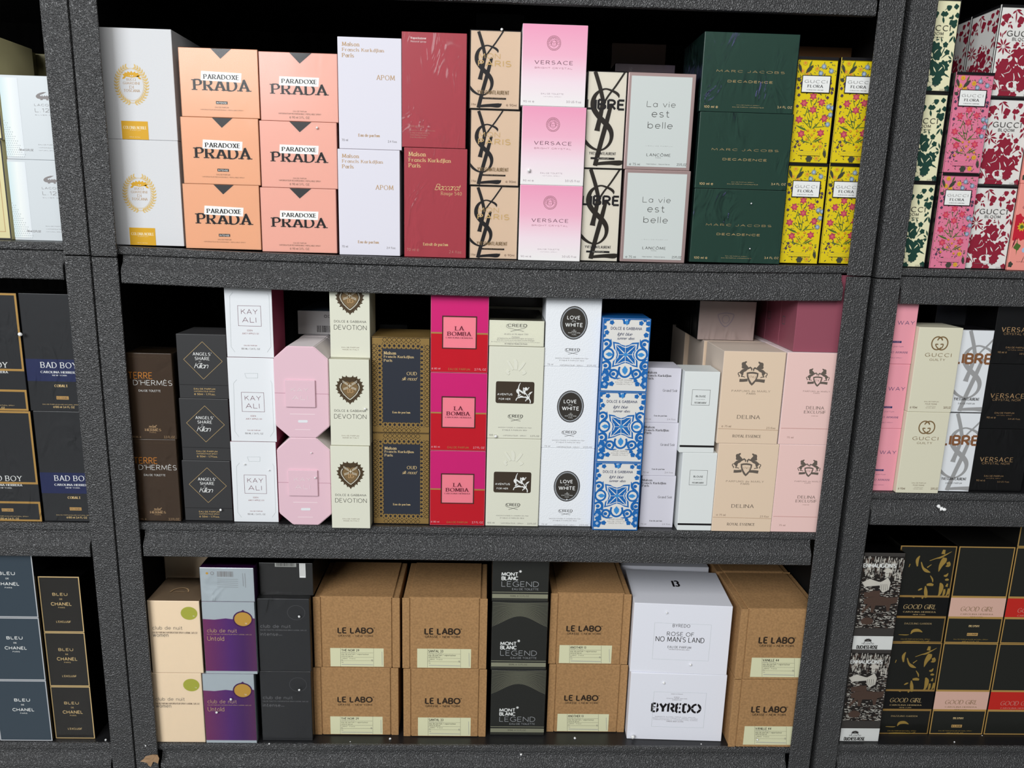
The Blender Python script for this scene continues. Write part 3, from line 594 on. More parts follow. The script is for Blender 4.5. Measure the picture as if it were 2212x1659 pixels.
  ('t', 'LANCÔME', .3363, .8287, .6947, .8562, 'greyblack', 'h', 'fine_print'),
  ('t', 'PARIS', .471, .8676, .5509, .8758, 'greyblack', 's', 'fine_print'),
  ('t', '℮ 75 ml', .0814, .9342, .2384, .9563, 'greyblack', 's', 'fine_print'),
  ('t', 'Vaporisateur - Natural Spray', .3345, .9332, .6922, .9434, 'greyblack', 's', 'fine_print'),
  ('t', '2.5 FL.OZ', .8015, .9245, .9437, .948, 'greyblack', 's', 'fine_print'),
 ]),
 'marc': dict(name='perfume_carton', W=.1415, H=.1112, D=.12, front='bottlegreen', side='bottlegreen', wrap=3, fin='gloss', els=[
  ('t', 'MARC JACOBS', .1523, .4684, .8707, .4943, 'foilgold', 'h', 'fine_print'),
  ('t', 'DECADENCE', .2793, .5957, .753, .6202, 'foilgold', 'sb', 'fine_print'),
  ('t', '100 ml ℮', .048, .9241, .1947, .9516, 'goldlight', 'sb', 'fine_print'),
  ('t', 'EAU DE PARFUM SPRAY', .3954, .9024, .636, .9089, 'goldlight', 'sb', 'fine_print'),
  ('t', 'EAU DE PARFUM VAPORISATEUR', .3504, .9282, .6829, .9365, 'goldlight', 'sb', 'fine_print'),
  ('t', '3.4 FL OZ', .8281, .9041, .9848, .9287, 'goldlight', 'sb', 'fine_print'),
 ]),
 'floraY': dict(name='perfume_carton', W=.0615, H=.1524, D=.0615, front='yellow', side='blackcard', wrap=0, fin='gloss', els=[
  ('n','scatter',.02,.03,.98,.98,['leafdark','purpleink','leafgreen'],{'n':230,'seed':3},'pattern'),
  ('f',.4961,.6801,.3628,.5389,.0257,'leafgreen','pattern'),
  ('f',.5041,.68,.5018,.525,.0193,'leafgreen','pattern'),
  ('f',.512,.6799,.698,.6033,.0321,'leafgreen','pattern'),
  ('f',.4769,.6679,.2302,.5775,.0193,'leafgreen','pattern'),
  ('f',.5228,.6612,.8688,.6449,.0193,'leafgreen','pattern'),
  ('f',.4201,.6934,.1039,.6408,.0482,'leafgreen','pattern'),
  ('f',.5458,.8046,.3456,.7129,.0161,'leafgreen','pattern'),
  ('f',.5458,.8046,.7517,.7398,.0257,'leafgreen','pattern'),
  ('f',.5315,.811,.203,.7769,.0289,'leafgreen','pattern'),
  ('f',.5776,.8042,.8348,.7514,.0353,'leafgreen','pattern'),
  ('f',.3077,.5704,.3746,.4648,.0225,'leafgreen','pattern'),
  ('f',.6629,.5913,.5516,.4751,.0193,'leafgreen','pattern'),
  ('f',.4744,.5996,.3364,.4406,.0161,'leafgreen','pattern'),
  ('f',.5291,.4507,.5878,.3764,.0225,'leafgreen','pattern'),
  ('f',.4693,.4637,.4004,.3846,.0193,'leafgreen','pattern'),
  ('y',.4742,.3654,.1028,6,3.6999999999999997,'lilyred','lilylight','pattern'),
  ('y',.263,.4322,.1028,6,2.25,'lilyred','lilylight','pattern'),
  ('y',.6951,.4212,.1028,6,5.0,'lilyred','lilylight','pattern'),
  ('y',.5005,.4911,.1028,6,3.65,'lilyred','lilylight','pattern'),
  ('y',.1772,.5873,.1028,6,1.4500000000000002,'lilyred','lilylight','pattern'),
  ('y',.8004,.5712,.1028,6,5.4,'lilyred','lilylight','pattern'),
  ('y',.2686,.7231,.1028,6,1.8,'lilyred','lilylight','pattern'),
  ('y',.751,.7085,.1028,6,4.85,'lilyred','lilylight','pattern'),
  ('y',.1449,.135,.0706,10,0,'daisy','orange','pattern'),
  ('y',.4988,.1098,.0706,10,0,'daisy','orange','pattern'),
  ('y',.1952,.0591,.0706,10,0,'daisy','orange','pattern'),
  ('y',.7794,.8398,.0706,10,0,'daisy','orange','pattern'),
  ('y',.7066,.954,.0706,10,0,'daisy','orange','pattern'),
  ('y',.2686,.1578,.0706,10,0,'daisy','orange','pattern'),
  ('y',.6571,.0868,.0739,9,.4,'greyblue','paleblue','pattern'),
  ('y',.849,.1269,.0739,9,.4,'greyblue','paleblue','pattern'),
  ('y',.5965,.151,.0739,9,.4,'greyblue','paleblue','pattern'),
  ('y',.8721,.4592,.0739,9,.4,'greyblue','paleblue','pattern'),
  ('y',.9784,.4704,.0739,9,.4,'greyblue','paleblue','pattern'),
  ('y',.9414,.5356,.0739,9,.4,'greyblue','paleblue','pattern'),
  ('y',.8953,.626,.0739,9,.4,'greyblue','paleblue','pattern'),
  ('f',.2208,.1553,.3952,.0748,.0899,'leafdark','pattern'),
  ('f',.1176,.1505,.0314,.061,.0706,'leafdark','pattern'),
  ('f',.2923,.1001,.3525,.0332,.0385,'leafgreen','pattern'),
  ('f',.121,.2231,.0207,.2,.0803,'leafdark','pattern'),
  ('f',.9211,.9455,.868,.8703,.0803,'leafdark','pattern'),
  ('f',.2517,.902,.3569,.8757,.0642,'leafdark','pattern'),
  ('b',.5154,.9592,.0739,1,6,0,'leafdark','pattern'),
  ('b',.8572,.239,.0321,1,4,.2,'purpleink','pattern'),
  ('b',.8474,.2879,.0321,1,4,.2,'purpleink','pattern'),
  ('b',.919,.2901,.0321,1,4,.2,'purpleink','pattern'),
  ('b',.9137,.3268,.0321,1,4,.2,'purpleink','pattern'),
  ('b',.0758,.2905,.0321,1,4,.2,'purpleink','pattern'),
  ('b',.109,.3573,.0321,1,4,.2,'purpleink','pattern'),
  ('b',.0968,.4617,.0321,1,4,.2,'purpleink','pattern'),
  ('b',.1431,.2472,.0321,1,4,.2,'purpleink','pattern'),
  ('b',.8242,.3737,.0321,1,4,.2,'purpleink','pattern'),
  ('b',.192,.7958,.0321,1,4,.2,'purpleink','pattern'),
  ('b',.1413,.8465,.0321,1,4,.2,'purpleink','pattern'),
  ('b',.232,.8267,.0321,1,4,.2,'purpleink','pattern'),
  ('b',1.0694,.7614,.0321,1,4,.2,'purpleink','pattern'),
  ('b',1.0739,.8052,.0321,1,4,.2,'purpleink','pattern'),
  ('y',.4192,.6903,.0353,5,0,'orange','daisy','pattern'),
  ('y',.5852,.6854,.0353,5,0,'orange','daisy','pattern'),
  ('y',.5255,.7297,.0353,5,0,'orange','daisy','pattern'),
  ('y',.4091,.7716,.0353,5,0,'orange','daisy','pattern'),
  ('y',.6366,.7566,.0353,5,0,'orange','daisy','pattern'),
  ('y',.7575,.7898,.0353,5,0,'orange','daisy','pattern'),
  ('y',.2471,.8234,.0353,5,0,'orange','daisy','pattern'),
  ('y',.6101,.8353,.0353,5,0,'orange','daisy','pattern'),
  ('r',.1466,.1713,.8608,.3354,'ink','label'),
  ('r',.1659,.1789,.8367,.3283,'paper','label'),
  ('t', 'GUCCI', .2185, .2171, .7685, .2431, 'greyblack', 'h', 'fine_print'),
  ('t', 'FLORA', .3041, .2611, .673, .285, 'ink', 'rb', 'fine_print'),
  ('t', 'GORGEOUS ORCHID', .2841, .304, .6964, .3122, 'ink', 'rb', 'fine_print'),
  ('r',.2317,.8865,.7717,.9281,'yellow','text_panel'),
  ('t', 'EAU DE PARFUM', .3599, .887, .6501, .894, 'brownink', 's', 'fine_print'),
  ('t', 'VAPORISATEUR NATURAL SPRAY', .2443, .904, .7667, .9098, 'brownink', 's', 'fine_print'),
  ('t', 'REFILLABLE - RECHARGEABLE', .2487, .9209, .7632, .9263, 'brownink', 's', 'fine_print'),
  ('o',0,0,1,1,.012,'blackcard','border'),
  ('r',0,0,1,.028,'blackcard','border'),
 ]),
 'blackwrapbox': dict(name='wrapped_carton', W=.078, H=.388, D=.085, front='blackcard', side='blackcard', wrap=2, fin='gloss', els=[
 ]),
 'darkbox': dict(name='wrapped_carton', W=.096, H=.172, D=.08, front='darkbrown', side='darkbrown', wrap=1, fin='gloss', els=[
 ]),
 'brownbox': dict(name='perfume_carton', W=.125, H=.344, D=.1, front='kraftdark', side='kraftdark', wrap=0, fin='card', els=[
 ]),
 'darkbase': dict(name='wrapped_carton', W=.11, H=.195, D=.09, front='blackcard', side='blackcard', wrap=1, fin='gloss', els=[
 ]),
 'darkbox2': dict(name='wrapped_carton', W=.098, H=.312, D=.08, front='darkbrown2', side='darkbrown2', wrap=2, fin='gloss', els=[
 ]),
 'terre': dict(name='perfume_carton', W=.0725, H=.1408, D=.06, front='brownblack', side='brownside', wrap=2, fin='gloss', els=[
  ('t', 'TERRE', .0502, .2221, .56, .2935, 'orange', 'sl', 'lettering'),
  ('t', "D'HERMÈS", .1455, .3117, .976, .3677, 'paper', 'sl', 'lettering'),
  ('t', 'EAU DE TOILETTE', .2489, .4216, .7191, .4429, 'paper', 's', 'fine_print'),
  ('n','carriage',.395,.8292,.5919,.8682,['tan'],{},'emblem'),
  ('t', 'HERMÈS', .3252, .8778, .666, .9041, 'tan', 'rb', 'fine_print'),
  ('t', 'PARIS', .4203, .912, .5575, .9284, 'tan', 's', 'fine_print'),
  ('t', '100 ML ℮', .0076, .9667, .2204, .9868, 'tan', 's', 'fine_print'),
  ('t', '3.3 FL.OZ.', .7244, .9606, .9717, .9863, 'tan', 's', 'fine_print'),
  ('t', 'VAPORISATEUR - NATURAL SPRAY', .0984, .0361, .9203, .0531, 'brownside', 's', 'fine_print'),
 ]),
 'angels': dict(name='perfume_carton', W=.0784, H=.1042, D=.075, front='charcoal', side='charcoal', wrap=0, fin='satin', els=[
  ('l',[(.5182,.1145),(.8995,.4123),(.5027,.6948),(.1272,.392),(.5182,.1145)],.0063,'foilgold','diamond'),
  ('t', "ANGELS'", .3196, .282, .6857, .3271, 'paper', 'h', 'fine_print'),
  ('t', 'SHARE', .357, .3509, .6447, .3973, 'paper', 'h', 'fine_print'),
  ('t', 'BY', .4333, .4137, .4752, .4282, 'paper', 's', 'fine_print'),
  ('t', 'Kilian', .3305, .4454, .6474, .5238, 'paper', 'k', 'lettering'),
  ('l',[(.0154,.7857),(1.0132,.7885)],.0072,'blackcard','crease'),
  ('t', 'EAU DE PARFUM', .2995, .837, .7239, .8596, 'foilgold', 'sb', 'fine_print'),
  ('t', 'VAPORISATEUR SPRAY', .2961, .8791, .7213, .8961, 'foilgold', 'sb', 'fine_print'),
  ('t', '℮ 50ml - 1.7fl.oz.', .3003, .9174, .7178, .9441, 'foilgold', 'sb', 'fine_print'),
 ]),
 'kay': dict(name='perfume_carton', W=.0735, H=.1388, D=.07, front='white', side='maroon', wrap=0, fin='card', els=[
  ('o',.2688,.4069,.7585,.6394,.0069,'maroonink','frame_line'),
  ('t', 'KAY', .344, .4494, .6832, .5016, 'maroonink', 'sl', 'lettering'),
  ('t', 'ALI', .3585, .5413, .6462, .5955, 'maroonink', 'sl', 'lettering'),
  ('t', 'EDEN', .4531, .6803, .5608, .6967, 'redbrown', 's', 'fine_print'),
  ('t', 'JUICY APPLE | 01', .341, .7154, .6876, .7318, 'redbrown', 's', 'fine_print'),
  ('t', 'EAU DE PARFUM', .3699, .8551, .6426, .8674, 'redbrown', 's', 'fine_print'),
  ('t', '100 ML / 3.4 FL. OZ', .3098, .8899, .7033, .9086, 'greyink', 's', 'fine_print'),
  ('l',[(.1854,.2598),(.114,.3037),(.0897,.8783),(.1683,.9409)],.0091,'emboss','bottle_outline'),
  ('l',[(.9115,.2637),(.9408,.2942),(.9394,.8694),(.8546,.9337)],.0091,'emboss','bottle_outline'),
  ('l',[(.3606,.1841),(.6414,.1809),(.6369,.2362),(.3962,.2389),(.3606,.1841)],.0091,'emboss','bottle_outline'),
 ]),
 'octa': dict(name='octagonal_box', W=.0862, H=.1495, D=.1, front='pinkdust', side='pinkwhite', wrap=0, fin='card', ch=(.022, .02), plate=(.205, .36, .755, .655), els=[
  ('l',[(.0047,.5075),(1.0004,.5093)],.01,'pinkdark','lid_seam'),
  ('t', 'KAY', .3227, .4453, .6313, .4818, 'pinkwhite', 'sl', 'lettering'),
  ('t', 'ALI', .3337, .5282, .6111, .5712, 'pinkwhite', 'sl', 'lettering'),
  ('l',[(.2725,.7361),(.7338,.7352)],.0179,'pinkpale','name_line'),
  ('p',[(.4272,.8017),(.5859,.8001),(.5991,.8134),(.5845,.8283),(.4257,.8298),(.4126,.8153)],'white','pill_mark'),
  ('l',[(.352,.9078),(.6402,.9075)],.0159,'pinkpale','fine_print'),
 ]),
 'devo': dict(name='perfume_carton', W=.0625, H=.1408, D=.06, front='ivory', side='ivoryside', wrap=0, fin='card', els=[
  ('n','heart',.1338,.1879,.8829,.5094,['bronzedark','bronze','pearl','goldtan'],{},'emblem'),
  ('t', 'DOLCE & GABBANA', .1092, .5785, .9066, .6016, 'greyblack', 's', 'fine_print'),
  ('t', 'DEVOTION', .1039, .6321, .9121, .681, 'greyblack', 'sl', 'lettering'),
  ('t', 'EAU DE PARFUM', .2859, .8771, .7194, .8882, 'brownink', 's', 'fine_print'),
  ('t', 'MADE IN ITALY', .3034, .9017, .7105, .913, 'brownink', 's', 'fine_print'),
 ]),
 'oud': dict(name='perfume_carton', W=.0932, H=.1578, D=.09, front='goldbrown', side='goldbrown', wrap=0, fin='metal', els=[
  ('n','lattice',0,0,1,1,['navyblack','goldfoil2','blackcard'],{'pu0':.187,'pv0':.118,'pu1':.835,'pv1':.888},'lattice_border'),
  ('r',.187,.118,.835,.888,'navypanel','printed_panel'),
  ('t', 'Maison', .2171, .1483, .4143, .1778, 'goldlight', 'rb', 'fine_print'),
  ('t', 'Francis Kurkdjian', .2165, .188, .7174, .2114, 'goldlight', 'rb', 'fine_print'),
  ('t', 'Paris', .216, .2267, .3512, .2518, 'goldlight', 'rb', 'fine_print'),
  ('t', 'OUD', .6044, .3543, .7711, .3869, 'goldlight', 'r', 'fine_print'),
  ('t', 'silk mood', .5181, .4075, .7837, .4411, 'goldlight', 'k', 'lettering'),
  ('t', 'Eau de parfum', .3584, .7694, .6572, .7891, 'goldlight', 'rb', 'fine_print'),
  ('o',0,0,1,1,.012,'blackcard','border'),
 ]),
 'bomba': dict(name='perfume_carton', W=.0915, H=.1303, D=.08, front='red', side='blackcard', wrap=1, fin='gloss', els=[
  ('r',.0,.0,1,.507,'magenta','printed_panel'),
  ('r',0,.503,1,.522,'goldfoil2','gold_stripe'),
  ('r',.1981,.3007,.8011,.7058,'brownframe','label'),
  ('r',.2185,.3164,.7803,.6925,'pinkpanel','label'),
  ('t', 'LA', .4302, .4281, .566, .477, 'winered', 'rb', 'lettering'),
  ('t', 'BOMBA', .2982, .497, .6914, .5424, 'winered', 'rb', 'lettering'),
  ('t', 'CAROLINA HERRERA', .2657, .5607, .7256, .577, 'winered', 'rb', 'fine_print'),
  ('t', '℮ 80 ml', .0242, .944, .1699, .964, 'pinkpale', 's', 'fine_print'),
  ('t', 'EAU DE PARFUM', .3134, .9456, .6877, .9693, 'goldfoil2', 's', 'fine_print'),
  ('t', '2.7 FL OZ', .7713, .9435, .9685, .9669, 'pinkpale', 's', 'fine_print'),
  ('o',0,0,1,1,.008,'pinkedge','border'),
 ]),
 'avent': dict(name='perfume_carton', W=.0885, H=.1525, D=.065, front='ivory', side='ivoryside', wrap=0, fin='textured', els=[
  ('p',[(.1383,.3963),(.1454,.3783),(.1686,.3733),(.8098,.3737),(.8337,.3806),(.8404,.396),(.8397,.5926),(.8306,.606),(.8073,.6122),(.1661,.6103),(.1462,.6021),(.1379,.5901)],'brownlabel','label'),
  ('t', 'AVENTUS', .1706, .5034, .4411, .5227, 'paper', 'sb', 'fine_print'),
  ('t', 'FOR HER', .2001, .5559, .4081, .5725, 'paper', 'sb', 'fine_print'),
  ('v',[(.5834,.3856,.0087),(.5579,.4228,.0159),(.5516,.454,.0238)],'paper','rider_emblem'),
  ('v',[(.5516,.454,.0357),(.5329,.4733,.0437),(.5419,.4972,.0238)],'paper','rider_emblem'),
  ('v',[(.5598,.4611,.0317),(.6039,.4821,.0238),(.6441,.5009,.0159)],'paper','rider_emblem'),
  ('v',[(.5444,.4684,.0357),(.5537,.497,.0278),(.561,.5257,.0143)],'paper','rider_emblem'),
  ('v',[(.5396,.5308,.0238),(.5669,.5257,.0159),(.5935,.5086,.0143)],'paper','rider_emblem'),
  ('v',[(.5105,.5791,.0159),(.5289,.5525,.0159),(.5755,.5424,.0238),(.6066,.5349,.0357),(.654,.5404,.0198),(.6971,.5387,.0238)],'paper','rider_emblem'),
  ('v',[(.6684,.4384,.0397),(.6926,.4525,.0595),(.7087,.4595,.0238),(.724,.4522,.0095),(.7425,.4316,.0183)],'paper','rider_emblem'),
  ('v',[(.6447,.4363,.0198),(.6424,.4674,.0159),(.6515,.4912,.0175)],'paper','rider_emblem'),
  ('v',[(.6696,.4623,.0238),(.6632,.4911,.0317),(.6721,.5102,.0238)],'paper','rider_emblem'),
  ('v',[(.6792,.4957,.0143),(.7078,.517,.0159),(.7286,.5384,.0238),(.7616,.5669,.0198),(.7743,.5837,.0183),(.7734,.6041,.0175)],'paper','rider_emblem'),
  ('v',[(.6973,.5411,.0317),(.7219,.5601,.0198),(.6911,.5725,.0143),(.6878,.5845,.0143)],'paper','rider_emblem'),
  ('v',[(.7269,.5072,.0111),(.7512,.5214,.0143),(.7487,.5478,.0119)],'paper','rider_emblem'),
  ('v',[(.7506,.5094,.0238),(.7732,.4924,.0278),(.8078,.4788,.004)],'paper','rider_emblem'),
  ('v',[(.6074,.4725,.0198),(.64,.4961,.0159)],'paper','rider_emblem'),
  ('t', 'CREED', .393, .7342, .6431, .7633, 'greyblack', 'hx', 'fine_print'),
  ('l',[(.3986,.7353),(.3741,.7438),(.3721,.7611),(.4003,.7737),(.6037,.8038)],.0052,'greyblack','emblem'),
  ('l',[(.6306,.7342),(.6427,.756),(.616,.7736),(.4294,.8055)],.0052,'greyblack','emblem'),
  ('t', 'MAISON FONDÉE À LONDRES EN 1760', .1994, .8711, .8077, .8811, 'greyink', 's', 'fine_print'),
  ('t', 'ÉTABLIE À PARIS EN 1854', .2776, .8984, .726, .91, 'greyink', 's', 'fine_print'),
  ('t', '100 ml', .0343, .9534, .1676, .9693, 'greyink', 's', 'fine_print'),
  ('t', 'VAPORISATEUR - SPRAY', .2901, .9595, .7172, .9702, 'greyink', 's', 'fine_print'),
  ('t', '3.3 FL.OZ', .792, .9572, .9579, .9728, 'greyink', 's', 'fine_print'),
  ('v',[(.4901,.2458,.0595),(.4906,.175,.0675),(.4653,.134,.0397)],'ivorylight','feather_emboss'),
  ('v',[(.4414,.2463,.0397),(.3906,.1996,.0476),(.3399,.1531,.0397)],'ivorylight','feather_emboss'),
  ('v',[(.5391,.2512,.0397),(.5954,.2092,.0476),(.6514,.1614,.0397)],'ivorylight','feather_emboss'),
  ('v',[(.3733,.2471,.0476),(.3354,.2711,.0476),(.3754,.2944,.0397)],'ivorylight','feather_emboss'),
  ('v',[(.6076,.2564,.0476),(.6572,.2736,.0476),(.6094,.2919,.0397)],'ivorylight','feather_emboss'),
 ]),
 'creedL': dict(name='perfume_carton', W=.0876, H=.0415, D=.15, front='ivory', side='ivoryside', wrap=1, fin='textured', els=[
  ('t', 'CREED', .3385, .1367, .681, .2443, 'greyblack', 'hx', 'fine_print'),
  ('l',[(.3461,.1403),(.3125,.1754),(.3096,.2467),(.3481,.2939),(.6265,.4124)],.0049,'greyblack','emblem'),
  ('l',[(.6641,.1284),(.6806,.2202),(.6437,.2875),(.3876,.4242)],.0049,'greyblack','emblem'),
  ('t', 'de père en fils depuis 1760', .2728, .4985, .7102, .5497, 'greyink', 'i', 'fine_print'),
  ('t', 'Fournisseur', .4166, .6127, .554, .6586, 'greyink', 's', 'fine_print'),
  ('t', "de Napoleon III et de l'imperatrice Eugenie, de George IV,", .1515, .6743, .8174, .7106, 'greyink', 's', 'fine_print'),
  ('t', "de la reine Victoria, de la reine Marie Christine d'Espagne,", .1428, .7436, .828, .7791, 'greyink', 's', 'fine_print'),
  ('t', "de l'empereur Francois Joseph et de l'imperatrice d'Autriche Hongrie,", .0392, .8175, .93, .8432, 'greyink', 's', 'fine_print'),
  ('t', "de l'empereur Nicolas II de Russie", .2868, .8704, .6968, .9196, 'greyink', 's', 'fine_print'),
 ]),
 'taupebox': dict(name='wrapped_carton', W=.1, H=.077, D=.12, front='taupe', side='taupe', wrap=2, fin='gloss', els=[
 ]),
 'taupebase': dict(name='perfume_carton', W=.1, H=.349, D=.12, front='ivory', side='ivory', wrap=0, fin='card', els=[
 ]),
 'love': dict(name='perfume_carton', W=.0885, H=.1368, D=.085, front='whiteblue', side='whiteblue', wrap=0, fin='embossed', els=[
  ('e',.511,.4808,.2477,.1964,'greyblack','emblem'),
  ('e',.511,.4808,.2317,.1848,'silvergrey','emblem'),
  ('e',.511,.4808,.2117,.1706,'darkoval','emblem'),
  ('t', 'LOVE', .3893, .4004, .6148, .438, 'paper', 'sb', 'fine_print'),
  ('t', 'IN', .4775, .4516, .538, .4711, 'paper', 's', 'fine_print'),
  ('t', 'WHITE', .361, .4839, .6663, .5248, 'paper', 'sb', 'lettering'),
  ('t', '35', .5043, .559, .5348, .5708, 'paper', 's', 'fine_print'),
  ('t', 'AVENUE', .4756, .5742, .5615, .5854, 'paper', 's', 'fine_print'),
  ('t', 'PIERRE 1er DE SERBIE', .4134, .5924, .63, .6022, 'paper', 's', 'fine_print'),
  ('t', 'PARIS', .4821, .6133, .5582, .6246, 'paper', 's', 'fine_print'),
  ('t', 'CREED', .3908, .7813, .6364, .8113, 'greyblack', 'hx', 'fine_print'),
  ('l',[(.3963,.7826),(.3725,.7913),(.3709,.8087),(.3987,.8215),(.5984,.85)],.0052,'greyblack','emblem'),
  ('l',[(.6235,.7815),(.6358,.8031),(.61,.8212),(.4277,.8518)],.0052,'greyblack','emblem'),
  ('t', 'MAISON FONDÉE À LONDRES EN 1760', .1974, .894, .7966, .9054, 'greyink', 's', 'fine_print'),
  ('t', 'ÉTABLIE À PARIS EN 1854', .2746, .9192, .7225, .9309, 'greyink', 's', 'fine_print'),
  ('t', '75 ml', .0581, .9681, .1627, .9835, 'greyink', 's', 'fine_print'),
  ('t', 'VAPORISATEUR - SPRAY', .2861, .9767, .7066, .9888, 'greyink', 's', 'fine_print'),
  ('t', '2.5 FL.OZ', .7814, .9715, .9467, .9876, 'greyink', 's', 'fine_print'),
 ]),
 'lblue': dict(name='perfume_carton', W=.0758, H=.1185, D=.07, front='offwhite', side='cobaltblue', wrap=0, fin='gloss', els=[
  ('g',.14,.4871,.1108,.0747,.0396,0,360,'cobaltblue','majolica_pattern'),
  ('g',.8457,.4865,.1108,.0747,.0396,0,360,'cobaltblue','majolica_pattern'),
  ('g',.5118,.7036,.1286,.0918,.0416,150,390,'cobaltblue','majolica_pattern'),
  ('p',[(.2236,.3159),(.3467,.3289),(.4076,.3545),(.4919,.368),(.569,.3559),(.6347,.3257),(.7757,.3175),(.7599,.4097),(.722,.4232),(.6908,.4565),(.6838,.4863),(.708,.5356),(.7653,.5714),(.7786,.6608),(.6738,.6453),(.6023,.6162),(.5076,.6007),(.4305,.6181),(.3589,.6421),(.2329,.6634),(.2506,.5803),(.3066,.5466),(.3214,.4903),(.3025,.4411),(.2509,.4088)],'cobaltblue','majolica_pattern'),
  ('p',[(.2632,.34),(.3692,.3512),(.4215,.3732),(.494,.3848),(.5604,.3744),(.6169,.3484),(.7383,.3414),(.7246,.4207),(.692,.4323),(.6651,.461),(.6591,.4866),(.6798,.529),(.7292,.5597),(.7405,.6366),(.6505,.6233),(.589,.5983),(.5076,.5849),(.4413,.5999),(.3797,.6205),(.2714,.6388),(.2866,.5674),(.3347,.5385),(.3474,.49),(.3312,.4477),(.2868,.4199)],'offwhite','majolica_pattern'),
  ('p',[(.2915,.3572),(.3852,.3671),(.4315,.3865),(.4956,.3968),(.5543,.3876),(.6042,.3646),(.7115,.3584),(.6994,.4285),(.6706,.4388),(.6468,.4642),(.6414,.4868),(.6598,.5242),(.7033,.5514),(.7134,.6193),(.6338,.6075),(.5795,.5855),(.5075,.5737),(.449,.5869),(.3946,.6051),(.2989,.6213),(.3123,.5582),(.3548,.5326),(.366,.4898),(.3517,.4524),(.3124,.4278)],'cobaltblue','majolica_pattern'),
  ('v',[(.5074,.4883,.0257),(.3963,.422,.0178),(.2855,.3559,.0059)],'offwhite','majolica_pattern'),
  ('v',[(.5074,.4883,.0257),(.6118,.4228,.0178),(.7159,.3576,.0059)],'offwhite','majolica_pattern'),
  ('v',[(.5074,.4883,.0257),(.4034,.5604,.0178),(.2991,.6328,.0059)],'offwhite','majolica_pattern'),
  ('v',[(.5074,.4883,.0257),(.6195,.5614,.0178),(.7319,.6347,.0059)],'offwhite','majolica_pattern'),
  ('l',[(.4923,.3732),(.5079,.604)],.0099,'offwhite','majolica_pattern'),
  ('l',[(.3459,.4901),(.6691,.4865)],.0099,'offwhite','majolica_pattern'),
  ('e',.5074,.4883,.0455,.0253,'azure','majolica_pattern'),
  ('f',.2431,.4912,.0812,.4864,.0891,'azure','majolica_pattern'),
  ('f',.7527,.4888,.9145,.487,.0891,'azure','majolica_pattern'),
  ('f',.5171,.7635,.5062,.6405,.1187,'azure','majolica_pattern'),
  ('g',.0991,.3449,.0841,.0538,.0455,-90,150,'cobaltblue','majolica_pattern'),
  ('e',.0876,.3476,.0416,.0241,'cobaltblue','majolica_pattern'),
  ('g',.9004,.3423,.0841,.0538,.0455,30,270,'cobaltblue','majolica_pattern'),
  ('e',.8889,.3451,.0416,.0241,'cobaltblue','majolica_pattern'),
  ('g',.1034,.6416,.0841,.0538,.0455,-120,150,'cobaltblue','majolica_pattern'),
  ('e',.0919,.6443,.0416,.0241,'cobaltblue','majolica_pattern'),
  ('g',.9391,.6391,.0841,.0538,.0455,30,300,'cobaltblue','majolica_pattern'),
  ('e',.9275,.6419,.0416,.0241,'cobaltblue','majolica_pattern'),
  ('g',.2797,.7527,.0841,.0538,.0455,-60,250,'cobaltblue','majolica_pattern'),
  ('e',.2681,.7555,.0416,.0241,'cobaltblue','majolica_pattern'),
  ('g',.7572,.7476,.0841,.0538,.0455,-70,240,'cobaltblue','majolica_pattern'),
  ('e',.7456,.7504,.0416,.0241,'cobaltblue','majolica_pattern'),
  ('v',[(.1815,.2785,.0099),(.1733,.3571,.0495),(.0946,.4106,.0495),(.0392,.4507,.0198)],'cobaltblue','majolica_pattern'),
  ('v',[(.7964,.278,.0099),(.8241,.3629,.0495),(.9283,.4275,.0495),(.9603,.4535,.0198)],'cobaltblue','majolica_pattern'),
  ('v',[(.047,.5495,.0099),(.1683,.5945,.0495),(.1983,.6604,.0396),(.1775,.7072,.0198)],'cobaltblue','majolica_pattern'),
  ('v',[(.9687,.5393,.0099),(.8657,.5935,.0495),(.8321,.6536,.0396),(.8661,.6998,.0198)],'cobaltblue','majolica_pattern'),
  ('v',[(.1863,.6938,.0198),(.3151,.7057,.0396),(.3879,.7515,.0297)],'cobaltblue','majolica_pattern'),
  ('v',[(.8267,.7002,.0198),(.6987,.7016,.0396),(.6341,.7489,.0297)],'cobaltblue','majolica_pattern'),
  ('v',[(.2038,.7868,.0099),(.2946,.8126,.0396),(.4325,.8111,.0079)],'cobaltblue','majolica_pattern'),
  ('v',[(.8343,.7801,.0099),(.748,.8078,.0396),(.6102,.8126,.0079)],'cobaltblue','majolica_pattern'),
  ('b',.1826,.0571,.0455,1,5,25.0,'cobaltblue','majolica_pattern'),
  ('b',.7951,.0596,.0455,1,5,88.0,'cobaltblue','majolica_pattern'),
  ('b',.0867,.1914,.0455,1,5,14.0,'cobaltblue','majolica_pattern'),
  ('b',.9128,.2178,.0495,1,5,98.5,'cobaltblue','majolica_pattern'),
  ('b',.2419,.8901,.0495,1,5,24.0,'cobaltblue','majolica_pattern'),
  ('b',.7901,.8877,.0495,1,5,79.5,'cobaltblue','majolica_pattern'),
  ('b',.7462,.8413,.0396,1,5,75.5,'cobaltblue','majolica_pattern'),
  ('b',.1013,.0128,.0396,1,5,17.0,'cobaltblue','majolica_pattern'),
  ('b',.8688,.0166,.0396,1,5,96.0,'cobaltblue','majolica_pattern'),
  ('b',.0375,.1237,.0435,1,5,9.5,'cobaltblue','majolica_pattern'),
  ('b',.949,.1391,.0495,1,5,103.0,'cobaltblue','majolica_pattern'),
  ('b',.0366,.2344,.0336,1,5,8.5,'cobaltblue','majolica_pattern'),
  ('b',.1027,.7546,.0792,1,5,11.0,'cobaltblue','majolica_pattern'),
  ('b',.9303,.7524,.0792,1,5,95.0,'cobaltblue','majolica_pattern'),
